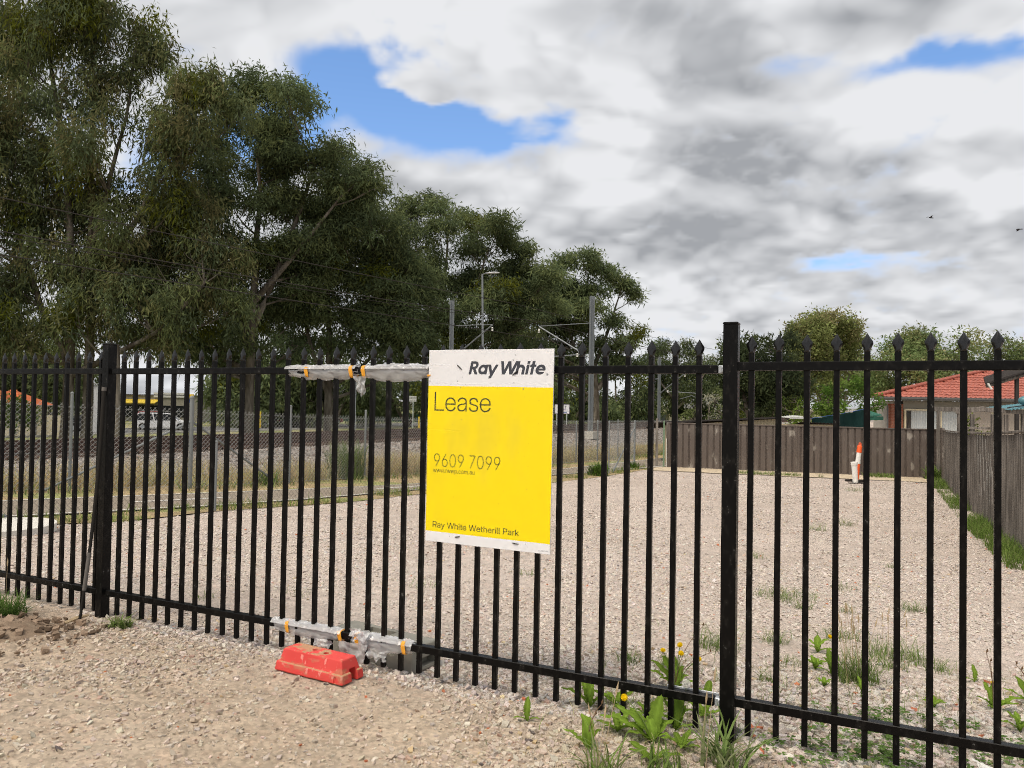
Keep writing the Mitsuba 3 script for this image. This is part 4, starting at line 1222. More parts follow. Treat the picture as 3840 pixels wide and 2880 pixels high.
def tile_mesh():
    k = np.linspace(0, 1, 9)
    prof = 0.020 * np.cos((k - 0.30) * 2 * np.pi) + 0.006 * np.cos((k - 0.3) * 4 * np.pi)
    top = [np.column_stack([k * tw * 1.04, np.full(9, y), prof + z]) for y, z in ((0.0, 0.050), (gauge * 1.10, 0.012))]
    bot = np.column_stack([k * tw * 1.04, np.full(9, 0.0), prof + 0.022])
    v = np.vstack([top[0], top[1], bot])
    i = np.arange(8)
    return v, np.vstack([np.stack([i, i + 1, i + 10], 1), np.stack([i, i + 10, i + 9], 1), np.stack([i + 18, i + 19, i + 1], 1), np.stack([i + 18, i + 1, i], 1)])


ca, sa = math.cos(pitch_a), math.sin(pitch_a)
RFm = frame([0, EY - 0.02, EZ + 0.03], [1, 0, 0], [0, ca, sa], [0, -sa, ca])
roof = part(h, 'roof', (np.array([(HX, EY, EZ), (38.0, EY, EZ), (38.0, RY, RZ), (RX0, RY, RZ), (27.0, 55.2, EZ), (38.0, 55.2, EZ)]), np.array([[0, 1, 2], [0, 2, 3], [4, 3, 2], [4, 2, 5], [0, 3, 4]])), 'terracotta')
tm = mikit.ply(tile_mesh(), 'terracotta')
for row in range(rows):
    y = row * gauge
    xl = HX + (RX0 - HX) * (row + 0.55) / rows
    for col in range(int((34.2 - HX) / tw) + 1):
        x = HX + col * tw
        if x < xl - tw * 0.4 or x > 33.9 - 0.3:
            continue
        scene[numbered(roof + '__tile')] = {**tm, 'to_world': RFm @ T().translate([x, y + 0.004 * rng.normal(), 0.004 * rng.normal()])}
hip = [np.array([HX - 0.05, EY - 0.02, EZ + 0.10]), np.array([RX0, RY, RZ + 0.10])]
n = 28
for i in range(n):
    a, b2 = hip[0] + (hip[1] - hip[0]) * (i / n), hip[0] + (hip[1] - hip[0]) * ((i + 1.10) / n)
    part(roof, 'hip_cap', tube([a + [0, 0, 0.012], b2], [0.13, 0.115], 8), 'terracotta', smooth=50)
for i in range(14):
    part(roof, 'ridge_cap', tube([(RX0 + i * 0.45, RY, RZ + 0.085), (RX0 + (i + 1.08) * 0.45, RY, RZ + 0.072)], [0.135, 0.12], 8), 'terracotta', smooth=50)
part(roof, 'vent_pipe', tube([(32.1, 46.6, 2.8), (32.1, 46.6, 3.25)], 0.05, 8), 'gutter_grey', smooth=50)

# ---------------------------------------------------------------- timber structures beyond the right fence
p = thing('timber_pergola', 'weathered timber pergola roofed with teal sheet beyond the grey fence', 'pergola')
for x, y, ztop in ((13.98, 24.0, 1.44), (14.55, 24.3, 1.42), (14.95, 23.9, 1.42), (15.42, 24.0, 1.42), (15.95, 24.0, 1.44), (16.9, 24.0, 1.45), (15.2, 27.4, 1.5), (17.4, 27.4, 1.5)):
    part(p, 'post', cbox(x, y, (ztop - 1.1) / 2, 0.10, 0.10, ztop + 1.1, 0.008), 'weathered_timber')
for a, b2 in (((13.86, 24.0, 1.49), (14.75, 24.02, 1.585)), ((14.75, 24.02, 1.565), (16.1, 23.98, 1.50)), ((16.1, 23.98, 1.50), (17.6, 23.98, 1.50)), ((14.8, 27.4, 1.56), (17.6, 27.4, 1.56))):
    a, b2 = np.array(a), np.array(b2)
    m = cbox(0, 0, 0, np.linalg.norm(b2 - a) - 0.004, 0.07, 0.15, 0.008)
    m.apply_transform(trimesh.transformations.rotation_matrix(-math.atan2(b2[2] - a[2], b2[0] - a[0]), [0, 1, 0]))
    m.apply_translation((a + b2) / 2)
    part(p, 'beam', m, 'weathered_timber')
for x, z, w in ((14.5, 0.98, 1.0), (14.3, 0.83, 0.7), (15.0, 0.62, 1.7)):
    part(p, 'rail', cbox(x, 24.05, z, w, 0.045, 0.07, 0.005), 'weathered_timber')
part(p, 'roof_sheet', sheet_roof(15.35, 17.6, 23.75, 25.3, 1.56, 1.84, 1.60, 1.88, 20, 0.02), 'teal_sheet')
part(p, 'roof_batten', tube([(15.4, 23.9, 1.63), (15.9, 24.0, 1.70), (16.8, 24.1, 1.80)], 0.018, 5), 'iron_dark')
sk = thing('lean_to', 'dark skillion roof on a post above the pergola at the right edge', 'lean-to')
part(sk, 'roof', trimesh.Trimesh(np.array([(16.62, 27.0, 2.44), (20.6, 27.0, 3.72), (21.6, 29.2, 3.95), (17.9, 29.2, 2.75), (16.62, 27.0, 2.50), (20.6, 27.0, 3.79), (21.6, 29.2, 4.02), (17.9, 29.2, 2.81)]), [[0, 2, 1], [0, 3, 2], [4, 5, 6], [4, 6, 7], [0, 1, 5], [0, 5, 4], [1, 2, 6], [1, 6, 5], [3, 7, 6], [3, 6, 2], [0, 4, 7], [0, 7, 3]], process=False), 'iron_dark')
part(sk, 'beam', cat_([tube([(16.75, 27.15, 2.40), (20.5, 27.15, 3.60)], 0.07, 4)]), 'weathered_timber')
part(sk, 'post', cbox(17.85, 27.2, 0.85, 0.11, 0.11, 3.9, 0.008), 'iron_dark')
part(sk, 'post', cbox(20.3, 27.2, 1.2, 0.11, 0.11, 4.5, 0.008), 'iron_dark')
part(sk, 'spout', tube([(16.68, 26.95, 2.48), (16.72, 26.94, 2.40), (16.80, 26.93, 2.28)], [0.04, 0.038, 0.035], 8), 'white_plastic', smooth=50)
part(sk, 'door_frame', cat_([box(17.55, 28.0, 0.35, 0.12, 0.10, 2.4), box(18.6, 28.0, 0.35, 0.12, 0.10, 2.4), box(18.08, 28.0, 1.60, 1.2, 0.10, 0.12)]), 'cream_paint')
part(sk, 'screen', box(18.08, 28.04, 0.15, 0.9, 0.03, 0.9), 'weathered_timber')
bl = trimesh.creation.icosphere(2, 0.16)
bl.vertices = bl.vertices * [1, 1, 0.86]
bl.apply_translation((15.98, 24.0, 1.86))
solo('tarp_bundle', bl, 'teal_sheet', 'teal plastic bundle lying on the pergola roof at the right edge', 'bundle', smooth=60)
CROWNS = {
    'T1': [(-3.8,22.3,1.5),(-2.0,22.5,1.5),(-0.5,22.8,1.4),(1.2,22.3,1.4),(3.1,22.4,1.3),(4.0,20.7,1.0),(-2.7,20.2,1.5),(-3.4,18.1,1.5),(-0.4,20.5,1.4),(1.4,20.0,1.3),(2.8,18.8,1.1),(-3.1,15.8,1.8),(-1.3,17.1,1.3),(0.9,17.7,1.4),(2.4,16.4,1.2),(5.3,19.6,0.8),(6.4,19.2,0.9),(7.3,18.6,0.7),(6.0,17.7,0.9),(-3.5,13.3,1.8),(-1.7,13.8,1.5),(0.8,13.8,1.6),(0.4,11.8,1.5),(-1.9,11.2,1.5),(-3.4,10.4,1.5),(2.3,14.6,1.1),(-1.3,8.9,1.6),(-3.1,7.4,1.6),(1.0,9.0,1.4),(2.5,8.2,1.3),(-0.5,6.7,1.4),(-2.5,5.4,1.4),(3.8,7.0,1.3),(4.5,8.5,1.0),(7.1,8.1,1.1),(-5.8,20.7,2.0),(-5.6,15.5,2.0),(-5.2,10.9,2.0),(-5.6,6.8,2.0),(-1.8,24.9,1.8),(1.5,24.7,1.5)],
    'T2': [(-1.6,20.3,1.2),(0.1,20.6,1.3),(1.9,19.9,1.4),(3.4,18.8,1.2),(4.3,17.9,1.0),(-0.4,18.7,1.6),(1.4,17.9,1.6),(-2.7,19.0,1.2),(-3.6,16.9,1.4),(-2.1,15.5,1.7),(0.2,15.8,1.6),(2.6,16.4,1.4),(4.0,16.1,1.2),(5.5,17.0,0.9),(6.8,16.0,1.0),(7.3,14.6,1.0),(-3.8,14.0,1.6),(-0.8,13.1,1.6),(1.5,13.5,1.6),(-2.8,11.3,1.7),(-4.9,11.3,1.4),(-5.8,13.3,1.2),(0.4,10.2,1.8),(-1.9,8.5,1.8),(-4.2,6.7,1.6),(-6.2,6.1,1.3),(0.5,7.0,1.8),(-2.1,5.5,1.4)],
    'T2b': [(0.1,16.4,1.7),(2.0,15.1,1.6),(3.3,14.0,1.3),(-0.8,13.8,1.8),(1.5,12.5,1.8),(3.7,11.3,1.5),(-0.4,10.6,2.0),(2.2,9.3,1.8),(4.4,8.7,1.5),(-2.1,11.8,1.7),(-2.3,8.3,1.8),(0.3,7.1,1.8),(3.2,6.5,1.6),(4.8,6.3,1.3)],
    'T3': [(-3.1,16.6,1.0),(-1.2,16.7,1.2),(0.8,16.5,1.2),(2.4,15.6,1.2),(4.2,14.6,1.2),(5.7,13.5,1.0),(6.6,12.6,0.8),(-2.3,14.4,1.4),(-0.1,14.1,1.4),(2.1,13.1,1.4),(4.7,11.7,1.4),(-2.6,11.9,1.4),(-0.8,10.5,1.6),(1.8,10.2,1.6),(4.3,9.5,1.6),(-2.2,8.3,1.6),(0.7,7.6,1.6),(3.7,6.9,1.4),(6.1,9.9,1.4),(6.9,7.7,1.3)],
    'T4': [(-3.8,15.3,1.4),(-1.9,15.5,1.5),(0.2,14.9,1.5),(2.4,13.5,1.3),(3.8,12.8,0.9),(-3.0,12.9,1.7),(-4.9,11.9,1.6),(-0.7,12.5,1.4),(-4.4,9.6,1.7),(-2.0,9.6,1.5),(1.7,9.7,1.4),(3.6,8.6,0.9),(2.2,7.4,1.0),(-6.3,13.3,1.4),(0.4,7.3,1.4),(-7.7,7.9,1.4),(-3.4,7.3,1.4)],
    'T5': [(-3.6,9.9,1.4),(-1.5,10.4,1.4),(0.6,9.4,1.5),(-4.3,7.4,1.8),(-0.8,6.8,2.5),(2.7,6.8,2.2),(4.8,7.7,1.5),(-2.8,4.0,2.5),(1.3,3.4,2.5),(5.5,4.1,2.1)],
    'L': [(-1.7,4.2,0.7),(-0.5,4.8,0.8),(0.6,4.8,0.7),(1.6,4.0,0.6),(-1.0,3.2,1.0),(0.4,3.1,1.0),(1.6,2.7,0.8),(-0.0,2.0,0.9),(-1.9,3.6,0.5),(-1.2,1.8,0.7),(1.2,1.8,0.6)],
    'R': [(-3.5,8.2,1.0),(-2.2,9.1,1.0),(-0.5,9.4,0.9),(1.4,8.9,1.1),(2.8,7.6,1.1),(-3.0,6.6,1.5),(-0.5,7.1,1.8),(2.1,5.8,1.5),(-3.8,4.5,1.3),(-1.3,4.3,1.8),(3.8,5.2,1.1),(4.4,3.6,1.3),(1.2,3.1,1.5),(-3.8,2.4,1.3)],
    'A': [(-1.7,5.9,0.8),(-0.4,6.6,0.8),(0.6,7.0,0.7),(2.0,6.5,0.7),(-2.4,4.5,1.1),(-0.7,4.7,1.2),(1.3,5.1,1.2),(2.8,4.8,0.9),(-1.0,3.0,1.1),(1.3,3.1,1.1),(2.7,3.1,0.9)],
    'FR': [(-1.5,5.7,0.8),(-0.0,6.3,0.6),(-0.7,6.9,0.4),(1.4,5.9,0.9),(2.3,6.1,0.8),(3.2,5.1,1.1),(0.7,4.4,1.2),(-1.8,3.9,1.0)],
    'G': [(-0.7,2.0,0.9),(0.6,2.8,0.8),(-0.1,1.3,0.9),(1.0,1.6,0.7),(1.3,2.4,0.5),(-1.0,1.2,0.6)],
    'H': [(-0.9,1.5,0.4),(-0.0,1.8,0.5),(0.6,1.3,0.4),(-0.7,1.0,0.4),(1.3,1.5,0.3),(0.2,0.9,0.4)],
    'Y': [(-0.6,1.7,0.4),(0.1,1.9,0.4),(0.7,1.5,0.4),(-0.0,1.3,0.5),(1.1,1.2,0.3)],
}


# ---------------------------------------------------------------- trees
def leaf_mesh(P, D, S, L, W, col, r):
    """rhombic leaves: P base points, D directions, S side vectors"""
    n = len(P)
    tip = P + D * L[:, None]
    mid = P + D * (L * 0.42)[:, None]
    sag = np.cross(D, S) * (L * 0.05)[:, None]
    v = np.stack([P, mid + S * (W * 0.5)[:, None] + sag, tip, mid - S * (W * 0.5)[:, None] + sag], 1).reshape(-1, 3)
    k = np.arange(n)[:, None] * 4
    f = np.vstack([k + [0, 1, 2], k + [0, 2, 3]])
    return v, f, np.repeat(col, 4, axis=0)


def unit(v):
    return v / (np.linalg.norm(v, axis=-1, keepdims=True) + 1e-12)


def crown_leaves(cl, r, per_m2, L, W, pal, droop, tuft=0.30, flush=0.0, holes=0.45, flat=0.85, dome=0.0, hang=(1, 0.75)):
    """cl: (x, y, z, radius) of foliage clumps in the world; leaves hang in tufts at the ends of twigs"""
    out = []
    for cx, cy, cz, rad in cl:
        nt = max(4, int(rad * rad * 13))
        d = unit(r.normal(size=(nt, 3)))
        if dome:
            d[:, 2] = np.where(r.uniform(size=nt) < dome, np.abs(d[:, 2]), d[:, 2])
        q = r.uniform(0.15, 1.0, nt) ** 0.5
        c = np.array([cx, cy, cz]) + d * (rad * q)[:, None] * [1, 1, flat]
        gap = meshkit.fbm(c * 0.55 / max(rad, 0.6) + cx, 3, 5)
        c = c[gap > holes - 0.10]
        nt = len(c)
        if nt == 0:
            continue
        m = max(3, int(per_m2 * math.pi * rad * rad / nt))
        tint = pal[r.choice(len(pal), nt)] * r.uniform(0.75, 1.25, (nt, 1)) * r.uniform(0.82, 1.22)
        if flush and r.uniform() < flush:
            tint = np.where(r.uniform(size=(nt, 1)) < 0.6, np.array([0.135, 0.150, 0.022]) * r.uniform(0.7, 1.2, (nt, 1)), tint)
        n = nt * m
        P = np.repeat(c, m, axis=0) + r.normal(0, tuft, (n, 3)) * [hang[0], hang[0], hang[1]]
        D = unit(r.normal(0, 0.62, (n, 3)) + np.array([0, 0, -droop]) + np.repeat(d[gap > holes - 0.10], m, axis=0) * 0.35)
        S = unit(np.cross(D, r.normal(size=(n, 3))))
        ll = L * r.uniform(0.5, 1.55, n)
        out.append(leaf_mesh(P, D, S, ll, W * r.uniform(0.7, 1.3, n), np.clip(np.repeat(tint, m, axis=0) * r.uniform(0.75, 1.25, (n, 1)), 0.004, 0.4), r))
    return join(out)


def bezier(a, b, c, n):
    t = np.linspace(0, 1, n)[:, None]
    return a * (1 - t) ** 2 + 2 * b * t * (1 - t) + c * t * t


def tree(name, label, cat, group, base, crown, trunks, r0, depth, seed, per_m2, L, W, pal, droop=0.8, tuft=0.3, flush=0.0, holes=0.45, bark='gum_bark', twigs=4, zbase=None, flat=0.85, swell=1.0, fill=0.0, dome=0.0, hang=(1, 0.75)):
    r = np.random.default_rng(seed)
    t = thing(name, label, cat, group)
    bx0, by0 = base
    zb = float(zland(bx0, by0)) - 0.1 if zbase is None else zbase
    cl = [(bx0 + x, by0 + r.normal(0, depth), z, rad * swell) for x, z, rad in crown]
    more = []
    for i in range(len(cl)):
        for j in range(i):
            a, b = np.array(cl[i]), np.array(cl[j])
            if np.linalg.norm((a - b)[[0, 2]]) < 1.25 * (a[3] + b[3]) and r.uniform() < fill:
                m_ = a + (b - a) * r.uniform(0.35, 0.65) + np.r_[r.normal(0, 0.25, 3) * a[3], 0]
                more.append((m_[0], m_[1], m_[2], 0.42 * (a[3] + b[3])))
    cl += more
    tm, nodes = [], []
    for tr in trunks:
        p = np.array([(bx0 + a, by0 + b, z) for a, b, z in tr], float)
        p[0, 2] = min(p[0, 2], zb) if tr[0][2] < 0.5 else p[0, 2]
        s = np.linspace(0, 1, 14)
        k = np.linspace(0, 1, len(p))
        c = np.stack([np.interp(s, k, p[:, i]) for i in range(3)], 1)
        c[1:-1] = (c[:-2] + 2 * c[1:-1] + c[2:]) / 4
        c += (meshkit.noise(c * 0.35 + seed, 3)[:, None] - 0.5) * 0.35 * s[:, None]
        top = c[-1, 2]
        ra = r0 * (1 if tr[0][2] < 0.5 else 0.62) * (1 - 0.78 * s) + 0.015
        if tr[0][2] < 0.5:
            ra[0] *= 1.35
        tm.append(tube(c, ra, 9))
        nodes += [(q, w) for q, w in zip(c[3:], ra[3:])]
    part(t, 'trunk', cat_(tm), bark, smooth=50)
    nq, nw = np.array([q for q, _ in nodes]), np.array([w for _, w in nodes])
    bm_ = []
    for cx, cy, cz, rad in cl:
        c = np.array([cx, cy, cz])
        dd = np.linalg.norm(nq - c, axis=1)
        cost = dd + np.where(nq[:, 2] > cz - 0.35 * dd, 3.0 * dd, 0)
        i = int(np.argmin(cost))
        a = nq[i]
        mid = (a + c) / 2 + np.array([0, 0, -0.10 * dd[i]]) + r.normal(0, 0.08 * dd[i], 3)
        pth = bezier(a, mid, c, 7)
        w0 = min(nw[i] * 0.6, 0.02 + 0.016 * dd[i] + 0.014 * rad)
        bm_.append(tube(pth, np.linspace(w0, 0.022, 7), 5, cap=False))
        for _ in range(twigs):
            e = c + unit(r.normal(size=3) + [0, 0, 0.2]) * rad * r.uniform(0.7, 1.05)
            s0 = pth[r.integers(3, 7)]
            bm_.append(tube(bezier(s0, (s0 + e) / 2 + r.normal(0, 0.15 * rad, 3), e, 5), np.linspace(0.022, 0.007, 5) * (0.6 + 0.4 * rad), 3, cap=False))
    part(t, 'limbs', cat_(bm_), bark, smooth=50)
    lv = crown_leaves(cl, r, per_m2, L, W, pal, droop, tuft, flush, holes, flat, dome, hang)
    part(t, 'crown', (lv[0], lv[1]), 'foliage', color=lv[2])
    return t


GUM = np.array([(0.118, 0.142, 0.060), (0.138, 0.158, 0.066), (0.100, 0.124, 0.060), (0.150, 0.156, 0.070), (0.110, 0.138, 0.076), (0.150, 0.140, 0.066)])
GUM2 = np.array([(0.112, 0.146, 0.070), (0.128, 0.158, 0.072), (0.100, 0.130, 0.068), (0.140, 0.164, 0.070)])
tree('gum_tree', 'tallest gum tree with open crown and forked trunk at far left', 'tree', 'gum trees beyond the railway', (-24.3, 42), CROWNS['T1'] + [(8.1, 17.9, 1.0), (8.9, 16.8, 1.2), (7.6, 15.6, 1.2), (4.6, 15.6, 1.3), (5.8, 16.0, 1.1), (4.2, 12.4, 1.4), (5.6, 13.6, 1.2), (6.8, 12.2, 1.3), (5.2, 10.4, 1.4), (6.9, 10.0, 1.3), (3.4, 10.6, 1.3), (8.2, 9.2, 1.2), (6.2, 6.4, 1.3), (8.4, 6.6, 1.3), (1.4, 5.4, 1.2), (3.4, 4.9, 1.1), (5.4, 4.6, 1.0), (-0.8, 4.4, 1.0), (-4.4, 4.0, 1.3), (-6.0, 3.6, 1.4)],
     [[(0, 0, -1.5), (0.1, 0, 2.5), (0.2, 0, 7.0), (-0.4, 0.3, 12), (-1.2, 0.5, 17), (-1.9, 0.4, 22.5)], [(0.1, 0, 4.5), (0.9, -0.2, 8), (1.9, -0.3, 12), (2.6, 0, 16), (3.2, 0.2, 21)], [(0.2, 0, 6.0), (2.0, 0.3, 8.8), (4.2, 0.4, 13.0), (5.6, 0.5, 17), (6.6, 0.6, 19)], [(0.0, 0, 3.4), (-1.4, -0.4, 6.5), (-3.0, -0.5, 11), (-4.0, 0, 17)],
      [(0.2, 0.1, 2.6), (2.4, -0.3, 3.6), (5.4, -0.4, 5.2), (7.6, -0.3, 7.8)], [(0.8, 0.6, -1.5), (0.9, 0.6, 3), (0.9, 0.5, 9), (0.6, 0.4, 15), (0.9, 0.3, 21)]], 0.30, 1.8, 1, 165, 0.36, 0.080, GUM * 1.2, 1.1, 0.36, 0.20, 0.49, swell=1.12, fill=0.30, hang=(0.75, 1.25))
tree('gum_tree', 'broad domed dark gum tree, second from the left', 'tree', 'gum trees beyond the railway', (-16.4, 48), CROWNS['T2'] + [(-7.0, 9.0, 1.5), (-5.0, 9.0, 1.5), (-3.2, 4.2, 1.3), (-0.6, 4.4, 1.4), (2.4, 5.0, 1.5), (2.6, 8.4, 1.5), (3.0, 11.0, 1.6), (-5.4, 4.4, 1.3), (-7.6, 5.0, 1.4), (4.6, 13.4, 1.4)],
     [[(0, 0, -1.5), (0, 0, 3), (0.1, 0, 8), (0.3, 0.2, 13), (0.2, 0.2, 18)], [(0, 0, 5.5), (1.6, 0, 9.5), (3.0, 0.2, 14), (4.0, 0.2, 17.5)], [(0, 0, 4.5), (-1.6, 0.3, 8.5), (-3.0, 0.4, 13), (-3.2, 0.4, 17.5)], [(0.1, 0, 7.5), (2.8, -0.4, 10.5), (5.6, -0.4, 14.2)], [(0.1, 0, 3.0), (-2.4, 0.2, 4.4), (-5.0, 0.2, 7.0), (-6.4, 0, 10)]], 0.34, 2.0, 2, 200, 0.34, 0.080, GUM2 * 1.2, 0.7, 0.34, 0.08, 0.45, swell=1.12, fill=0.34, dome=0.75, flat=0.75)
tree('gum_tree', 'dense dark gum tree left of the lamp post, third from the left', 'tree', 'gum trees beyond the railway', (-12.7, 53), CROWNS['T2b'] + [(4.6, 12.6, 1.3), (5.6, 10.6, 1.3), (5.8, 8.0, 1.4), (1.6, 4.8, 1.4), (-1.6, 5.2, 1.4), (4.4, 4.6, 1.3), (6.2, 5.4, 1.3), (-3.4, 5.6, 1.4), (-3.4, 10.0, 1.5)],
     [[(0, 0, -1.5), (0.1, 0, 3), (-0.1, 0, 8), (0.4, 0.2, 14)], [(0, 0, 3), (1.8, 0, 6.5), (3.4, 0, 11)], [(0, 0, 2), (-1.4, 0, 5.5), (-2.2, 0, 10)], [(0.1, 0, 2.4), (2.0, 0.4, 3.6), (4.4, 0.4, 6)]], 0.30, 2.0, 3, 190, 0.36, 0.084, GUM2 * 1.15, 0.7, 0.36, 0.05, 0.44, swell=1.15, fill=0.42, dome=0.75, flat=0.75)
tree('gum_tree', 'gum tree with pale trunk behind the lamp post', 'tree', 'gum trees beyond the railway', (-5.4, 60), CROWNS['T3'] + [(-1.4, 5.4, 1.5), (1.4, 5.0, 1.5), (4.2, 5.0, 1.4), (-3.6, 6.2, 1.4), (6.8, 5.8, 1.4), (8.2, 10.8, 1.2), (8.4, 8.6, 1.3), (-4.0, 10.0, 1.3), (-4.2, 13.8, 1.1), (3.0, 8.4, 1.4), (5.6, 8.2, 1.4)],
     [[(0, 0, -1.5), (0.1, 0, 4), (-0.2, 0, 9), (0.2, 0.2, 15)], [(0, 0, 5.5), (1.8, 0, 9), (3.4, 0, 13.5)], [(0, 0, 4), (-1.3, 0, 8), (-2.4, 0, 14)], [(0.1, 0, 4), (3.0, 0.4, 7), (6, 0.4, 10.5)]], 0.26, 2.0, 4, 170, 0.40, 0.092, GUM2 * 1.2, 0.7, 0.36, 0.10, 0.46, swell=1.12, fill=0.40, dome=0.8, flat=0.7)
tree('gum_tree', 'gum tree right of the sign behind the grey rail mast, rightmost tall one', 'tree', 'gum trees beyond the railway', (8.7, 78), CROWNS['T4'] + [(-6.6, 11.0, 1.5), (-8.2, 10.2, 1.4), (-6.2, 7.4, 1.6), (-5.8, 5.0, 1.5), (-2.0, 5.0, 1.5), (1.6, 5.0, 1.5), (-9.4, 7.8, 1.4), (-9.0, 5.2, 1.4), (3.6, 5.4, 1.2), (-1.0, 10.8, 1.4)],
     [[(0, 0, -1.5), (-0.2, 0, 4), (-0.8, 0, 8), (-1.2, 0.2, 14)], [(-0.5, 0, 5), (1.0, 0, 9), (2.2, 0, 13)], [(-0.2, 0, 3.5), (-2.4, 0, 7), (-4.0, 0, 13)], [(0, 0, 3), (1.8, 0.4, 6), (3.4, 0.4, 8.5)]], 0.34, 2.0, 5, 140, 0.48, 0.115, GUM2 * 1.2, 0.6, 0.40, 0.08, 0.47, swell=1.1, fill=0.36, dome=0.8, flat=0.7)
tree('tree', 'low far clump of dark trees right of the tall gums', 'tree', 'far trees along the railway', (24.6, 115), CROWNS['T5'], [[(0, 0, -1.5), (0, 0, 4), (0, 0, 9)], [(0, 0, 2), (-2.5, 0, 5), (-3.5, 0, 9)], [(0, 0, 1), (3, 0, 4), (4.5, 0, 7)]], 0.3, 2.0, 6, 150, 0.55, 0.14, GUM2, 0.6, 0.5, 0, 0.46)
BACK = [(-30, 88, 6.5, 4.5), (-27, 92, 6.0, 5.5), (-20.5, 88, 7.5, 5), (-13, 96, 7.0, 6), (-5.5, 92, 7.0, 5.5), (1.5, 98, 7.5, 6), (8, 106, 7.0, 6), (15, 112, 7.0, 6), (31, 120, 7.5, 6), (-60, 100, 8.5, 6), (-54, 84, 8, 6), (40, 125, 7, 6)]
WHERE = ['behind the white car', 'left of the hoop board', 'behind the second gum trunk', 'behind the bubble wrap', 'behind the lease board', 'behind the arrow sign', 'behind the right rail mast', 'behind the green road signs', 'at the far end of the railway', 'behind the yellow shop awning', 'at the far left edge', 'far behind the shed roofs']
for i, (x, y, h, w) in enumerate(BACK):
    r = np.random.default_rng(100 + i)
    cr = []
    for k in range(24):
        u = r.uniform(-1, 1)
        top = h * (1 - 0.45 * u * u)
        cr.append((u * w, float(r.uniform(-0.6, top)), float(r.uniform(1.1, 1.8))))
    tree('tree', f'far dark bushy tree {WHERE[i]}', 'tree', 'far trees along the railway', (x, y), cr, [[(0, 0, -1.9), (0.1, 0, h * 0.4), (0, 0, h * 0.8)], [(0, 0, 0.3), (-w * 0.4, 0, h * 0.4), (-w * 0.6, 0, h * 0.6)], [(0, 0, 0.2), (w * 0.4, 0, h * 0.35), (w * 0.65, 0, h * 0.6)]], 0.22, 1.4, 200 + i, 52, 0.62, 0.20, GUM2 * (1.0 if i % 3 else 1.3), 0.6, 0.6, 0.12, 0.38, zbase=-1.9, twigs=2, fill=0.12)

BROAD = np.array([(0.062, 0.082, 0.040), (0.078, 0.10, 0.046), (0.098, 0.122, 0.056), (0.052, 0.068, 0.038)])
tree('loquat_tree', 'dark broad-leaved tree just right of the right gate post', 'tree', None, (12.9, 40), CROWNS['L'], [[(0, 0, -1.4), (0.1, 0, 1.2), (0, 0, 4)], [(0, 0, 0.3), (-0.8, 0, 1.8), (-1.4, 0, 3.6)], [(0, 0, 0.2), (0.7, 0, 1.6), (1.4, 0, 3.4)]], 0.16, 0.7, 21, 260, 0.30, 0.085, BROAD, -0.25, 0.26, 0.0, 0.36, swell=1.12, fill=0.4)
OLIVE = np.array([(0.25, 0.295, 0.105), (0.29, 0.325, 0.115), (0.22, 0.255, 0.095), (0.28, 0.26, 0.125)])
tree('round_tree', 'rounded olive green tree behind the dark broad-leaved tree', 'tree', None, (28.9, 70), CROWNS['R'], [[(0, 0, -1.8), (0, 0, 3), (-0.4, 0, 8)], [(0, 0, 1.5), (1.6, 0, 4), (2.8, 0, 7)], [(0, 0, 1.5), (-2, 0, 4), (-3, 0, 7)]], 0.25, 1.2, 22, 250, 0.26, 0.14, OLIVE, 0.1, 0.38, 0.0, 0.34, swell=1.1, fill=0.5)
AIRY = np.array([(0.21, 0.29, 0.115), (0.25, 0.32, 0.13), (0.175, 0.245, 0.10), (0.28, 0.30, 0.13)])
tree('leafy_tree', 'loose light green tree above the red tiled roof', 'tree', None, (29.5, 56), CROWNS['A'], [[(0, 0, -1.6), (0, 0, 2.5), (-0.2, 0, 6.5)], [(0, 0, 1), (1.2, 0, 3.5), (2.0, 0, 6.2)], [(0, 0, 1), (-1.2, 0, 3), (-1.7, 0, 5.6)]], 0.16, 1.2, 23, 190, 0.24, 0.105, AIRY, 0.3, 0.38, 0.0, 0.42, swell=1.25, fill=0.7)
tree('leafy_tree', 'small green tree behind the house at the right edge', 'tree', None, (37.7, 60), CROWNS['FR'], [[(0, 0, -1.6), (0, 0, 2.5), (-0.5, 0, 6.2)], [(0, 0, 1), (1.2, 0, 3.5), (2.2, 0, 5.8)]], 0.16, 1.2, 24, 190, 0.24, 0.09, AIRY * 0.85, 0.3, 0.36, 0.0, 0.40, swell=1.25, fill=0.8)
FRESH = np.array([(0.090, 0.170, 0.030), (0.115, 0.195, 0.038), (0.072, 0.135, 0.028), (0.135, 0.205, 0.048)])
tree('bright_bush', 'bright green bush left of the brick house', 'bush', None, (18.5, 43), CROWNS['G'] + [(-0.2, 2.6, 0.6), (0.2, 0.6, 0.9)], [[(0, 0, -1.5), (0, 0, 0.8), (0.2, 0, 2.4)], [(0, 0, 0), (-0.5, 0, 1), (-0.8, 0, 1.8)]], 0.09, 0.6, 25, 260, 0.17, 0.085, FRESH, 0.1, 0.20, 0.0, 0.40)
tree('flowering_shrub', 'pale flowering shrub left of the right gate post', 'shrub', None, (9.2, 36), CROWNS['H'] + [(0.1, 0.3, 0.6), (-0.9, 0.3, 0.5), (0.9, 0.5, 0.5)], [[(0, 0, -1.4), (0, 0, 0.4), (0, 0, 1.5)], [(0, 0, -0.4), (-0.5, 0, 0.5), (-0.8, 0, 1.2)], [(0, 0, -0.4), (0.5, 0, 0.5), (1.0, 0, 1.3)]], 0.06, 0.5, 26, 300, 0.13, 0.06, np.array([(0.14, 0.17, 0.065), (0.17, 0.20, 0.08), (0.46, 0.44, 0.30), (0.11, 0.14, 0.05)]), 0.1, 0.16, 0.0, 0.40)
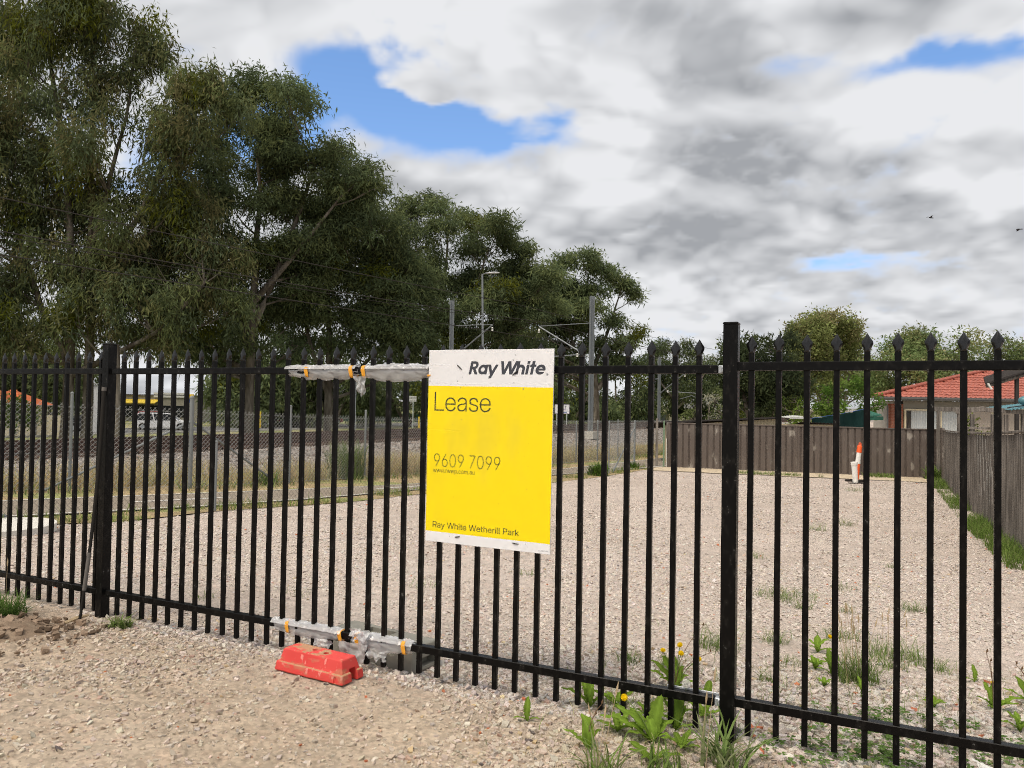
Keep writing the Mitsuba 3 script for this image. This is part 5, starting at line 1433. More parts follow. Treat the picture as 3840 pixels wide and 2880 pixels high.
tree('bright_bush', 'yellow green bush below the dark broad-leaved tree', 'bush', None, (14.0, 38), CROWNS['Y'] + [(0.4, 0.6, 0.6)], [[(0, 0, -1.4), (0, 0, 0.6), (0.1, 0, 1.7)], [(0, 0, -0.2), (0.5, 0, 0.8), (0.8, 0, 1.3)]], 0.07, 0.5, 27, 280, 0.15, 0.07, FRESH * [1.3, 1.05, 1.1], 0.0, 0.18, 0.0, 0.40)
tree('pot_shrub', 'yellow green shrub growing inside the timber pergola', 'shrub', None, (14.95, 25.2), [(0.0, 0.95, 0.26), (0.15, 0.65, 0.30), (0.42, 0.45, 0.28), (-0.05, 1.25, 0.16), (0.6, 0.75, 0.15)], [[(0, 0, -1.1), (0, 0, 0.2), (0, 0, 1.0)]], 0.03, 0.12, 28, 500, 0.12, 0.05, FRESH * [1.5, 1.1, 1.2], 0.0, 0.10, 0.0, 0.38)
tree('green_bush', 'green bush before the orange roof at far left', 'bush', None, (-37.6, 58), [(0, 0.9, 0.8), (-0.8, 0.2, 0.9), (0.9, 0.4, 0.8), (0.2, -0.4, 1.0), (1.6, -0.2, 0.8), (-1.8, 0.0, 0.8)], [[(0, 0, -1.8), (0, 0, 0), (0, 0, 1)]], 0.08, 0.6, 29, 160, 0.24, 0.12, FRESH * [1.0, 0.9, 1.0], 0.1, 0.25, 0.0, 0.40, zbase=-1.9)


# ---------------------------------------------------------------- grass and weeds
def blades(P, H, W, lean, pal, r, seg=3):
    """bent tapering blades of grass"""
    n = len(P)
    a = r.uniform(0, 6.283, n)
    D = np.stack([np.cos(a), np.sin(a), np.zeros(n)], 1)
    S = np.stack([-np.sin(a), np.cos(a), np.zeros(n)], 1)
    v = []
    for k in range(seg + 1):
        t = k / seg
        c = P + D * (lean * H * t * t)[:, None] + np.array([0, 0, 1.0]) * (H * (t - 0.28 * lean * t * t))[:, None]
        if k == seg:
            v.append(c)
        else:
            w = (W * (1 - 0.55 * t))[:, None]
            v += [c - S * w / 2, c + S * w / 2]
    V = np.stack(v, 1)
    m = V.shape[1]
    f = []
    for k in range(seg - 1):
        f += [(2 * k, 2 * k + 1, 2 * k + 3), (2 * k, 2 * k + 3, 2 * k + 2)]
    f.append((2 * seg - 2, 2 * seg - 1, 2 * seg))
    F = (np.array(f)[None] + (np.arange(n) * m)[:, None, None]).reshape(-1, 3)
    col = np.clip(pal[r.choice(len(pal), n)] * r.uniform(0.75, 1.25, (n, 1)), 0.01, 0.6)
    return V.reshape(-1, 3), F, np.repeat(col, m, axis=0)


GRASS = np.array([(0.165, 0.245, 0.062), (0.195, 0.275, 0.078), (0.135, 0.205, 0.058), (0.235, 0.265, 0.115)])
STRAW = np.array([(0.60, 0.485, 0.27), (0.54, 0.41, 0.23), (0.64, 0.53, 0.32), (0.44, 0.33, 0.20), (0.38, 0.37, 0.16)])
r = np.random.default_rng(31)


def along(ln, n, w0, w1, r, u0=0.0, u1=1.0):
    at, L = polyline(ln)
    u = r.uniform(u0, u1, n) * L
    p, q = at(u), at(np.minimum(u + 0.3, L))
    q0 = at(np.maximum(u - 0.3, 0))
    t = unit(q - q0)
    w = r.uniform(w0, w1, n)[:, None]
    return p + np.stack([-t[:, 1], t[:, 0]], 1) * w        # positive: to the left of the line


def on_land(p, zf=zland):
    return np.column_stack([p, zf(p[:, 0], p[:, 1])])


# dry grass between fence and ballast
pp = np.vstack([along(ln2, 15000, 0.15, 2.9, r), along(ln2, 9000, 0.05, 1.2, r)])
den = meshkit.fbm(np.column_stack([pp, pp[:, :1] * 0]) * 0.9, 3, 6)
pp = pp[(den + r.uniform(-0.2, 0.2, len(pp))) > 0.43]
oo = roff(pp[:, 0], pp[:, 1])
H = r.uniform(0.25, 0.75, len(pp)) * (0.5 + meshkit.fbm(np.column_stack([pp, pp[:, :1] * 0]) * 0.5 + 4, 2, 9))
dg = blades(on_land(pp), H, np.full(len(pp), 0.016), r.uniform(0.2, 0.9, len(pp)), STRAW, r)
solo('dry_grass', (dg[0], dg[1]), 'foliage', 'tall dry straw-coloured grass on the railway bank', kind='stuff', color=dg[2])
pp = np.vstack([along(ln2, 5000, -0.75, 0.1, r), along(ln2, 4500, 0.1, 1.6, r)])
den = meshkit.fbm(np.column_stack([pp, pp[:, :1] * 0]) * 0.6 + 8, 3, 6)
pp = pp[den > 0.46]
bg = blades(on_land(pp), r.uniform(0.06, 0.30, len(pp)), np.full(len(pp), 0.014), r.uniform(0.3, 0.9, len(pp)), np.vstack([GRASS, STRAW[:2]]), r)
solo('bank_grass', (bg[0], bg[1]), 'foliage', 'short green and straw grass along the tall wire fence', kind='stuff', color=bg[2])
pp = along(G_ED[:-1], 13000, -0.06, 0.85, r, 0.25, 1.0)
den = meshkit.fbm(np.column_stack([pp, pp[:, :1] * 0]) * 1.1 + 2, 3, 6)
pp = pp[den + r.uniform(-0.06, 0.06, len(pp)) > 0.50]
vg = blades(on_land(pp, zyard), r.uniform(0.03, 0.15, len(pp)) * (1 + 1.3 * (r.uniform(0, 1, len(pp)) < 0.04)), np.full(len(pp), 0.013), r.uniform(0.3, 1.0, len(pp)), np.vstack([GRASS * [1.15, 1.1, 1.0], STRAW[:1]]), r)
solo('verge_grass', (vg[0], vg[1]), 'foliage', 'low green grass and weeds along the edge of the gravel yard', kind='stuff', color=vg[2])
# grass along the right fence
RF_line = [(15.1, 27.6), (11.9, 20.9), (9.0, 15.0), (6.2, 9.1)]
pp = along(RF_line, 12000, -0.20, 0.22, r, 0.0, 0.97)
pp = pp[r.uniform(0, 1, len(pp)) < 0.35 + 0.65 * (np.abs(meshkit.noise(np.column_stack([pp, pp[:, :1] * 0]) * 0.8, 5)) > 0.42)]
den = meshkit.fbm(np.column_stack([pp, pp[:, :1] * 0]) * 1.3 + 2, 3, 6)
pp = pp[(den + r.uniform(-0.08, 0.08, len(pp)) > 0.43)]
fg = blades(on_land(pp, zyard), r.uniform(0.06, 0.30, len(pp)), np.full(len(pp), 0.008), r.uniform(0.3, 0.9, len(pp)), GRASS * [0.85, 0.92, 0.75], r)
solo('fence_grass', (fg[0], fg[1]), 'foliage', 'bright green grass growing along the foot of the grey paling fence', kind='stuff', color=fg[2])
pp = BF_A + bd * r.uniform(2.6, 5.6, 900)[:, None] + bn * (1.75 + 0.35 * r.normal(size=(900, 1)) * 0.6)
den = meshkit.fbm(np.column_stack([pp, pp[:, :1] * 0]) * 1.6 + 2, 3, 6)
pp = pp[den > 0.44]
sg_ = blades(on_land(pp, zyard), r.uniform(0.05, 0.20, len(pp)), np.full(len(pp), 0.014), r.uniform(0.4, 1.0, len(pp)), GRASS, r)
solo('strip_grass', (sg_[0], sg_[1]), 'foliage', 'thin line of green grass along the concrete strip by the bollard', kind='stuff', color=sg_[2])


def tuft(name, label, x, y, rad, n, h, pal=GRASS, w=0.0040, lean=(0.5, 1.5), cat='grass', group='small weeds in the gravel', seed=0, heads=0):
    r = np.random.default_rng(int(abs(x * 1000 + y * 77)) + seed)
    a, q = r.uniform(0, 6.283, n), rad * r.uniform(0, 1, n) ** 0.7
    p = np.stack([x + np.cos(a) * q, y + np.sin(a) * q], 1)
    P = np.column_stack([p, zfine(p) - 0.004])
    m = blades(P, h * r.uniform(0.35, 1.1, n), w * r.uniform(0.7, 1.3, n), r.uniform(*lean, n), pal, r, 4)
    t = thing(name, label, cat, group)
    part(t, 'blades', (m[0], m[1]), 'foliage', color=m[2])
    if heads:
        hs = []
        for i in range(heads):
            b = np.array([x, y, zfine(np.array([x, y]))]) + r.normal(0, rad * 0.3, 3) * [1, 1, 0]
            d = r.normal(0, 0.22, 2)
            e = b + np.array([d[0] * h, d[1] * h, h * r.uniform(1.1, 1.7)])
            hs.append(tube([b, (b + e) / 2 + [0, 0, 0.02], e], [0.0016, 0.0013, 0.001], 4))
            hs.append(tube([e, e + unit(e - b) * 0.025, e + unit(e - b) * 0.055], [0.003, 0.0048, 0.001], 5))
        part(t, 'seed_heads', cat_(hs), 'dry_wood')
    return t


TUFTS = [('spreading grass tuft just behind the right gate post', 1.43, 5.30, 0.16, 170, 0.17), ('grass tuft to the right behind the right gate post', 1.90, 5.53, 0.10, 80, 0.14), ('wide grass patch in mid yard right of the gate post', 2.62, 7.30, 0.30, 260, 0.14), ('small grass tuft in front of the mid-yard patch', 2.60, 6.85, 0.09, 70, 0.11),
         ('grass tuft between the second and third pickets right of the post', 2.95, 6.73, 0.07, 40, 0.12), ('grass tuft by the fifth picket right of the post', 3.63, 6.96, 0.12, 90, 0.13), ('small tuft far out in the yard near the bollard', 5.31, 13.27, 0.20, 90, 0.20), ('farthest small tuft in the yard', 6.18, 14.21, 0.22, 90, 0.22),
         ('tiny tuft in the yard before the bollard', 4.74, 9.53, 0.10, 60, 0.09), ('grass tuft behind the gate left of the dandelions', 0.76, 4.85, 0.09, 90, 0.13), ('grass tuft behind the gate among the dandelions', 1.00, 4.72, 0.08, 70, 0.12), ('thin grass by the left end of the yard', -2.4, 6.1, 0.12, 30, 0.10), ('sparse grass behind the left gate leaf', -1.75, 6.45, 0.14, 30, 0.10),
         ('grass blades under the middle of the left leaf', -0.8, 7.1, 0.16, 36, 0.11), ('sparse blades far behind the lease board', 0.2, 7.9, 0.16, 40, 0.11), ('small upright tuft right of the gate post', 1.52, 4.55, 0.05, 50, 0.12), ('thin blades right of the gate post', 1.78, 4.95, 0.09, 36, 0.11), ('fine grass in the pebbles by the sixth picket', 2.45, 4.95, 0.08, 60, 0.12), ('fine grass in the pebbles near the right edge', 2.75, 4.95, 0.10, 70, 0.11),
         ('grass by the fourth picket right of the post', 2.45, 5.75, 0.16, 110, 0.12), ('loose blades in the yard near the sixth picket', 3.4, 7.9, 0.14, 50, 0.13), ('thin grass by the concrete strip', 9.9, 22.2, 0.3, 90, 0.2), ('lone tuft in the centre of the yard', 3.2, 9.9, 0.12, 40, 0.14)]
for lb, x, y, rad, n, h in TUFTS:
    tuft('grass_tuft', lb, x, y, rad, n, h)
tuft('grass_clump', 'dense upright clump of grass with seed heads in the pebbles', 2.08, 4.62, 0.13, 300, 0.24, lean=(0.2, 1.1), heads=14)
tuft('grass_clump', 'leaning wide grass clump right of the upright clump', 2.62, 5.22, 0.22, 260, 0.17, lean=(0.5, 1.2), heads=6)
tuft('grass_clump', 'broad-bladed grass clump in front of the right gate post', 0.92, 3.28, 0.11, 60, 0.23, pal=GRASS * [1.0, 1.0, 1.15], w=0.015, lean=(0.3, 1.1), heads=2)
tuft('grass_clump', 'broad-bladed grass clump at the bottom edge left of the gate post', 0.40, 3.20, 0.10, 40, 0.19, w=0.010, lean=(0.4, 1.3), heads=3)
tuft('grass_clump', 'grass at the bottom edge between clump and dandelion', 0.66, 3.16, 0.10, 40, 0.16, w=0.010, lean=(0.2, 0.9))
tuft('weed_bush', 'feathery green weed bush on the dark soil at the left edge', -3.52, 5.18, 0.26, 700, 0.21, pal=FRESH * [0.9, 0.9, 1.1], w=0.008, lean=(0.3, 1.3), cat='weed', group=None, heads=16)
tuft('weed_sprout', 'small green weed at the foot of the left gate post', -2.55, 5.10, 0.07, 90, 0.10, pal=GRASS, w=0.012, lean=(0.5, 1.4), cat='weed', group=None)
tuft('corner_weed', 'dark green weed in the corner of the two yard fences', 15.0, 27.2, 0.35, 130, 0.6, w=0.05, lean=(0.3, 0.9), cat='weed', group=None)
tuft('corner_weed', 'low leafy weed along the back fence beside the corner', 13.4, 27.9, 0.6, 260, 0.22, w=0.03, lean=(0.4, 1.2), cat='weed', group=None)
tuft('bank_bush', 'tall green weed on the bank behind the tall wire fence', -4.6, 21.6, 0.5, 420, 1.2, pal=GRASS * [0.95, 0.9, 1.1], w=0.03, lean=(0.15, 0.6), cat='weed', group=None)
tuft('bank_bush', 'green weed at the brace of the tall wire fence', -6.0, 18.9, 0.3, 120, 0.45, w=0.03, lean=(0.3, 0.9), cat='weed', group=None)
tuft('verge_weed', 'green leafy weed by the low wire fence post right of the board', 2.9, 25.6, 0.35, 260, 0.50, pal=FRESH * 0.9, w=0.035, lean=(0.3, 0.9), cat='weed', group=None)
tuft('verge_weed', 'green leafy weed by the braced corner post', 4.6, 29.3, 0.3, 160, 0.35, pal=FRESH * 0.9, w=0.035, lean=(0.3, 0.9), cat='weed', group=None)


def leaf(L, W, arch, teeth, seed, curl=0.15, lobed=True):
    """a toothed dandelion leaf: base at the origin, along +x, arching up then down; a midrib fold in the middle"""
    r = np.random.default_rng(seed)
    n = 15
    t = np.linspace(0, 1, n)
    w = W * np.clip(np.sin(np.pi * t ** 0.62) ** 0.8, 0, 1) * (0.30 + 0.70 * t) + 0.004
    if lobed:
        w *= 1 - teeth * (np.arange(n) % 2) * (1 - 0.55 * t)
    w[-1] = 0.001
    a = arch * (1 - 1.35 * t)
    ds = L / (n - 1)
    x = np.r_[0, np.cumsum(np.cos(a[:-1]) * ds)]
    z = np.r_[0, np.cumsum(np.sin(a[:-1]) * ds)]
    back = np.where(np.arange(n) % 2 == 1, 0.0, -0.012 * (1 if lobed else 0))
    rows = []
    for s in (-1, -0.5, 0, 0.5, 1):
        rip = 0.006 * np.sin(t * 17 + s * 3 + seed)
        rows.append(np.stack([x + back * abs(s), s * w / 2, z + curl * abs(s) * w + rip * abs(s)], 1))
    v = np.stack(rows, 1).reshape(-1, 3)
    i, j = np.meshgrid(np.arange(n - 1), np.arange(4), indexing='ij')
    q = (i * 5 + j).ravel()
    f = np.vstack([np.stack([q, q + 1, q + 6], 1), np.stack([q, q + 6, q + 5], 1)])
    c = np.tile(np.array([(0.185, 0.290, 0.042)]), (len(v), 1)) * r.uniform(0.8, 1.2)
    k = np.arange(len(v)) % 5 == 2
    c[k] = c[k] * 1.35
    return v, f, c


def flower_head(r):
    V, F, C = [], [], []
    o = 0
    for ring, (n, L, z) in enumerate(((22, 0.019, 0.002), (18, 0.014, 0.005), (12, 0.009, 0.008))):
        for i in range(n):
            a = 2 * math.pi * (i + 0.5 * ring) / n + r.normal(0, 0.06)
            d = np.array([math.cos(a), math.sin(a), 0.15 + 0.25 * ring])
            s = np.array([-math.sin(a), math.cos(a), 0])
            b = np.array([0, 0, z])
            V += [b, b + d * L * 0.6 + s * 0.0024, b + d * L, b + d * L * 0.6 - s * 0.0024]
            F += [(o, o + 1, o + 2), (o, o + 2, o + 3)]
            C += [np.array([0.80, 0.56, 0.01]) * r.uniform(0.8, 1.1)] * 4
            o += 4
    return np.array(V), np.array(F), np.array(C)


LEAVES = [leaf(0.20, 0.100, 0.75, 0.46, 1), leaf(0.18, 0.092, 0.9, 0.40, 2), leaf(0.22, 0.110, 0.55, 0.28, 3), leaf(0.16, 0.092, 1.1, 0.10, 4, lobed=False), leaf(0.20, 0.085, 0.6, 0.52, 5), leaf(0.18, 0.110, 0.95, 0.0, 6, lobed=False)]
LEAF_D = [mikit.ply((v, f), 'foliage', smooth=True, color=c) for v, f, c in LEAVES]
fh = flower_head(np.random.default_rng(5))
FLOWER_D = mikit.ply((fh[0], fh[1]), 'petal', color=fh[2])


def dandelion(label, x, y, leaves, flowers=(), scale=1.0, clock=None, buds=()):
    t = thing('dandelion', label, 'dandelion', None)
    g = float(zfine(np.array([x, y])))
    r = np.random.default_rng(int(abs(x * 911 + y * 313)))
    for az, k, s, pitch in leaves:
        scene[numbered(t + '__leaf')] = {**LEAF_D[k], 'to_world': T().translate([x, y, g]) @ T().rotate([0, 0, 1], az) @ T().rotate([0, 1, 0], -pitch * 0.8) @ T().scale(s * scale * 0.9)}
    for dx, dy, hh in flowers:
        e = np.array([x + dx, y + dy, g + hh])
        b = np.array([x, y, g])
        part(t, 'stem', tube(bezier(b, b * 0.5 + e * 0.5 + np.array([-dx * 0.25, -dy * 0.25, 0.03]), e, 8), np.linspace(0.0026, 0.0020, 8), 6), 'stem_green', smooth=50)
        M = T().translate(e.tolist()) @ T().rotate([1, 0, 0], 35 + float(r.normal(0, 8))) @ T().rotate([0, 1, 0], float(r.normal(0, 15)))
        k = numbered(t + '__flower')
        scene[k] = {**FLOWER_D, 'to_world': M}
        part(k, 'cup', lathe([(0, -0.012), (0.006, -0.010), (0.009, -0.002), (0.008, 0.002), (0, 0.002)], 10), 'stem_green', smooth=50, to_world=M)
    for dx, dy, hh in buds:
        e, b = np.array([x + dx, y + dy, g + hh]), np.array([x, y, g])
        part(t, 'bud_stem', tube(np.vstack([bezier(b, b * 0.5 + e * 0.5 + np.array([-dx * 0.5, -dy * 0.5, 0.05]), e, 8), e + [[0.004, 0, 0.010]], e + [[0.006, 0, 0.022]]]), np.r_[np.linspace(0.002, 0.0015, 8), 0.005, 0.002], 6), 'stem_brown', smooth=50)
    if clock:
        dx, dy, hh = clock
        e, b = np.array([x + dx, y + dy, g + hh]), np.array([x, y, g])
        part(t, 'clock_stem', tube(bezier(b, (b + e) / 2 + np.array([0.02, 0, 0]), e, 8), 0.0017, 6), 'stem_green', smooth=50)
        V, F, o = [], [], 0
        d = unit(r.normal(size=(150, 3)))
        for q in d:
            s = unit(np.cross(q, r.normal(size=3)))
            s2 = np.cross(q, s)
            V += [e + q * 0.003 - s * 0.0004, e + q * 0.003 + s * 0.0004, e + q * 0.016]
            F += [(o, o + 1, o + 2)]
            o += 3
            for kk in range(5):
                aa = kk * 1.2566
                w = e + q * 0.0195 + (s * math.cos(aa) + s2 * math.sin(aa)) * 0.0055
                pr = np.cross(q, w - e)
                pr = pr / np.linalg.norm(pr) * 0.0005
                V += [e + q * 0.0155, w - pr, w + pr]
                F += [(o, o + 1, o + 2)]
                o += 3
        part(t, 'seed_clock', (np.array(V), np.array(F)), 'clock_white', label='round white seed head')


matte('stem_green', (0.13, 0.18, 0.06))
matte('stem_brown', (0.16, 0.10, 0.06))
matte('clock_white', (0.72, 0.72, 0.68))
dandelion('largest dandelion with long toothed leaves in front of the gate', 0.66, 3.50, [(165, 4, 1.5, 12), (150, 0, 1.35, 22), (62, 2, 1.15, 52), (105, 3, 0.9, 45), (25, 5, 0.95, 20), (-30, 3, 0.75, 10), (190, 1, 0.9, 5), (125, 4, 1.1, 30)], [(-0.115, 0.10, 0.165)])
dandelion('dandelion with upright leaves under the right part of the gate', 0.42, 3.92, [(80, 1, 0.95, 55), (60, 3, 0.9, 60), (175, 4, 1.0, 25), (110, 0, 0.9, 40), (10, 4, 0.8, 20), (140, 1, 0.7, 50)])
dandelion('dandelion at the bottom edge with two rounded leaves', 0.36, 3.42, [(120, 3, 1.15, 58), (75, 5, 0.9, 55), (170, 4, 0.8, 30), (20, 1, 0.7, 40)], buds=((0.06, 0.02, 0.19), (0.03, 0.0, 0.15)))
dandelion('dandelion with four yellow flowers behind the right end of the gate', 0.93, 4.28, [(150, 2, 1.1, 42), (120, 0, 1.2, 48), (170, 4, 1.1, 30), (95, 2, 1.15, 60), (45, 1, 1.0, 45), (15, 3, 0.9, 30), (-30, 0, 0.9, 20), (200, 1, 0.9, 25), (70, 5, 1.0, 55)], [(-0.06, 0.06, 0.205), (0.035, 0.03, 0.20), (0.045, 0.10, 0.225), (0.13, 0.02, 0.175)], buds=((-0.02, 0.0, 0.17), (0.20, 0.05, 0.20), (0.17, 0.1, 0.33)))
dandelion('dandelion with a white seed clock beside the right gate post', 0.80, 3.66, [(95, 5, 1.1, 62), (60, 2, 0.9, 55), (130, 5, 0.9, 48), (15, 3, 0.9, 35), (170, 1, 0.8, 20), (-40, 4, 0.7, 12), (40, 5, 0.8, 40)], clock=(0.035, -0.05, 0.235))
for i, (wx, wy) in enumerate(((0.52, 3.62), (0.62, 3.30), (0.78, 3.44), (0.70, 3.78), (0.98, 3.86), (1.06, 4.12), (0.84, 4.10), (0.56, 3.98))):
    dandelion(('flat toothed rosette between the two front dandelions', 'small rosette in front of the largest dandelion', 'small rosette beside the broad-bladed grass clump', 'low rosette behind the largest dandelion', 'low rosette left of the right gate post', 'low rosette behind the right gate post', 'low rosette under the four-flowered dandelion', 'low rosette under the gate left of the four-flowered dandelion')[i], wx, wy,
              [(k * 52 + i * 23, (0, 4, 1, 2)[(k + i) % 4], 0.50 + 0.09 * ((k * 3 + i) % 4), 6 + 9 * ((k + i) % 3)) for k in range(7)])
dandelion('small toothed seedling alone in the gravel under the gate', 0.10, 3.72, [(80, 1, 0.75, 70), (200, 4, 0.45, 8), (-20, 4, 0.4, 5)])
dandelion('flat-leaved weed with one yellow flower right of the gate post', 2.12, 5.30, [(0, 3, 0.9, 30), (70, 5, 0.8, 40), (150, 3, 0.8, 25), (220, 1, 0.8, 10), (300, 4, 0.8, 10)], [(0.09, 0.02, 0.10)])
dandelion('round-leaved weed in the pebbles right of the gate post', 1.93, 4.86, [(i * 47, 3 if i % 2 else 5, 0.62, 18 + 9 * (i % 3)) for i in range(8)])
dandelion('small round-leaved weed nearer the fence right of the gate post', 1.84, 4.50, [(i * 71, 3, 0.5, 22) for i in range(5)])
dandelion('leafy weed beside the upright grass clump', 1.98, 4.72, [(90, 2, 0.9, 60), (140, 1, 0.8, 50), (40, 0, 0.8, 50), (190, 4, 0.7, 20)])
dandelion('small upright weed below the upright grass clump', 1.96, 4.28, [(100, 4, 0.7, 70), (40, 4, 0.6, 60), (170, 1, 0.6, 55), (-60, 1, 0.5, 30)])
dandelion('dandelion with a low yellow flower by the last but one picket', 2.62, 4.18, [(100, 0, 0.9, 55), (0, 4, 1.0, 15), (60, 2, 0.8, 45), (-30, 0, 0.8, 12), (160, 1, 0.7, 25), (220, 1, 0.6, 10)], [(0.015, 0.03, 0.135)], buds=((-0.02, 0.03, 0.30), (0.02, 0.06, 0.24)))
dandelion('dandelion with a tall yellow flower at the right edge', 2.90, 4.30, [(100, 2, 0.9, 50), (40, 0, 0.9, 40), (160, 4, 0.9, 25), (200, 1, 0.8, 10), (0, 5, 0.9, 45)], [(0.045, 0.02, 0.185)], buds=((-0.06, 0.03, 0.22), (-0.03, 0.03, 0.19)))
dandelion('narrow single leaf standing in the pebbles near the right edge', 2.86, 4.75, [(90, 1, 0.7, 68), (200, 4, 0.5, 10)])
dandelion('dandelion under the bottom rail near the right edge', 2.55, 3.86, [(i * 58 + 10, (0, 4, 1)[i % 3], 0.7, 12 + 14 * (i % 3)) for i in range(6)])
dandelion('flat weed between the sixth and seventh pickets', 2.28, 4.15, [(i * 63, (3, 5)[i % 2], 0.55, 20) for i in range(6)])


# clover under the right panel
r = np.random.default_rng(77)
V, F, C, o = [], [], [], 0
spots = [(1.30, 3.42, 0.20, 60), (1.62, 3.50, 0.26, 120), (1.85, 3.60, 0.22, 100), (2.10, 3.46, 0.20, 90), (1.95, 3.95, 0.14, 60), (1.78, 3.85, 0.10, 40), (2.35, 3.52, 0.2, 80), (1.46, 3.72, 0.07, 18), (2.2, 3.85, 0.12, 40), (1.66, 3.98, 0.09, 26), (1.55, 3.34, 0.18, 70)]
leaf_n = 9
for cx, cy, rad, n in spots:
    for _ in range(int(n * 0.6)):
        a, q = r.uniform(0, 6.283), rad * 1.1 * math.sqrt(r.uniform())
        x, y = cx + math.cos(a) * q, cy + math.sin(a) * q * 0.8
        z = float(zfine(np.array([x, y]))) + r.uniform(0.012, 0.05)
        a0, s = r.uniform(0, 6.283), r.uniform(0.013, 0.024)
        col = np.array((0.130, 0.215, 0.060)) * r.uniform(0.75, 1.3)
        for k in range(3):
            a1 = a0 + k * 2.094
            d, e = np.array([math.cos(a1), math.sin(a1), r.uniform(-0.25, 0.35)]), np.array([-math.sin(a1), math.cos(a1), 0])
            p0 = np.array([x, y, z])
            pts = [p0, p0 + d * s * 0.55 + e * s * 0.48, p0 + d * s * 1.0 + e * s * 0.36, p0 + d * s * 0.88, p0 + d * s * 1.0 - e * s * 0.36, p0 + d * s * 0.55 - e * s * 0.48]
            V += pts
            F += [(o, o + 1, o + 2), (o, o + 2, o + 3), (o, o + 3, o + 4), (o, o + 4, o + 5)]
            C += [col] * 6
            o += 6
        w = np.array([0.0012, 0, 0])
        g = np.array([x, y, float(zfine(np.array([x, y])))])
        V += [g - w, g + w, np.array([x, y, z])]
        F += [(o, o + 1, o + 2)]
        C += [col * 0.9] * 3
        o += 3
solo('clover', (np.array(V), np.array(F)), 'foliage', 'low clover spreading between pebbles under the right fence panel', kind='stuff', color=np.array(C))


# thin young grass and seedlings scattered about the right end of the gate
r = np.random.default_rng(91)
px_ = np.concatenate([r.normal(0.80, 0.32, 1300), r.normal(1.7, 0.5, 700), r.normal(2.5, 0.6, 500)])
py_ = np.concatenate([r.normal(3.85, 0.5, 1300), r.normal(4.3, 0.55, 700), r.normal(4.4, 0.7, 500)])
pp = np.stack([px_, py_], 1)
pp = pp[(meshkit.fbm(np.column_stack([pp, pp[:, :1] * 0]) * 3.2, 3, 15) > 0.47) & (pp[:, 1] > 3.0)]
fw_ = blades(np.column_stack([pp, zfine(pp)]), r.uniform(0.02, 0.10, len(pp)), np.full(len(pp), 0.0032), r.uniform(0.4, 1.4, len(pp)), np.vstack([GRASS * [1.1, 1.1, 1.0], STRAW[:1]]), r)
solo('young_grass', (fw_[0], fw_[1]), 'foliage', 'thin young grass scattered in the pebbles round the right gate post', kind='stuff', color=fw_[2])

# ---------------------------------------------------------------- railway masts and wires
def ibeam(x, y, z0, z1, b=0.20, h=0.26, yaw=0.0):
    s = sg.Polygon([(-b / 2, -h / 2), (b / 2, -h / 2), (b / 2, -h / 2 + 0.025), (0.012, -h / 2 + 0.025), (0.012, h / 2 - 0.025), (b / 2, h / 2 - 0.025), (b / 2, h / 2), (-b / 2, h / 2), (-b / 2, h / 2 - 0.025), (-0.012, h / 2 - 0.025), (-0.012, -h / 2 + 0.025), (-b / 2, -h / 2 + 0.025)])
    m = extrude_polygon(s, z1 - z0, engine='earcut')
    m.apply_transform(trimesh.transformations.rotation_matrix(yaw, [0, 0, 1]))
    m.apply_translation((x, y, z0))
    return m


AW = -RN          # across the tracks, away from the yard
yaw_r = math.atan2(RT[1], RT[0])


def mast(label, x, y, top, side, reach, z0=-0.3):
    t = thing('rail_mast', label, 'rail mast')
    part(t, 'column', ibeam(x, y, z0, top, 0.24, 0.24, yaw_r + math.pi / 4), 'mast_steel')
    part(t, 'footing', box(x, y, z0 + 0.06, 0.7, 0.7, 0.42, yaw_r), 'pale_concrete')
    d = AW * side
    p = lambda q, z: (x + d[0] * q, y + d[1] * q, z)
    part(t, 'stay_rod', tube([p(0.1, top - 1.55), p(reach, top - 1.6)], 0.022, 5), 'mast_steel')
    part(t, 'bracket_arm', tube([p(0.1, top - 3.55), p(reach, top - 1.62)], 0.042, 6), 'mast_steel', smooth=50)
    part(t, 'lower_arm', tube([p(0.7, top - 3.35), p(reach + 1.4, top - 3.55)], 0.034, 6), 'mast_steel', smooth=50)
    part(t, 'register_arm', tube([p(reach + 1.1, top - 3.55), p(reach + 1.1, top - 3.95), p(reach + 0.7, top - 3.75), p(reach - 0.5, top - 4.10)], 0.026, 5), 'mast_steel')
    for q, z in ((reach, top - 1.85), (0.9, top - 3.36)):
        ins = cat_([tube([p(q, z - 0.12 + k * 0.08), p(q, z - 0.07 + k * 0.08)], [0.075, 0.03], 8) for k in range(3)])
        part(t, 'insulator', ins, 'white_plastic')


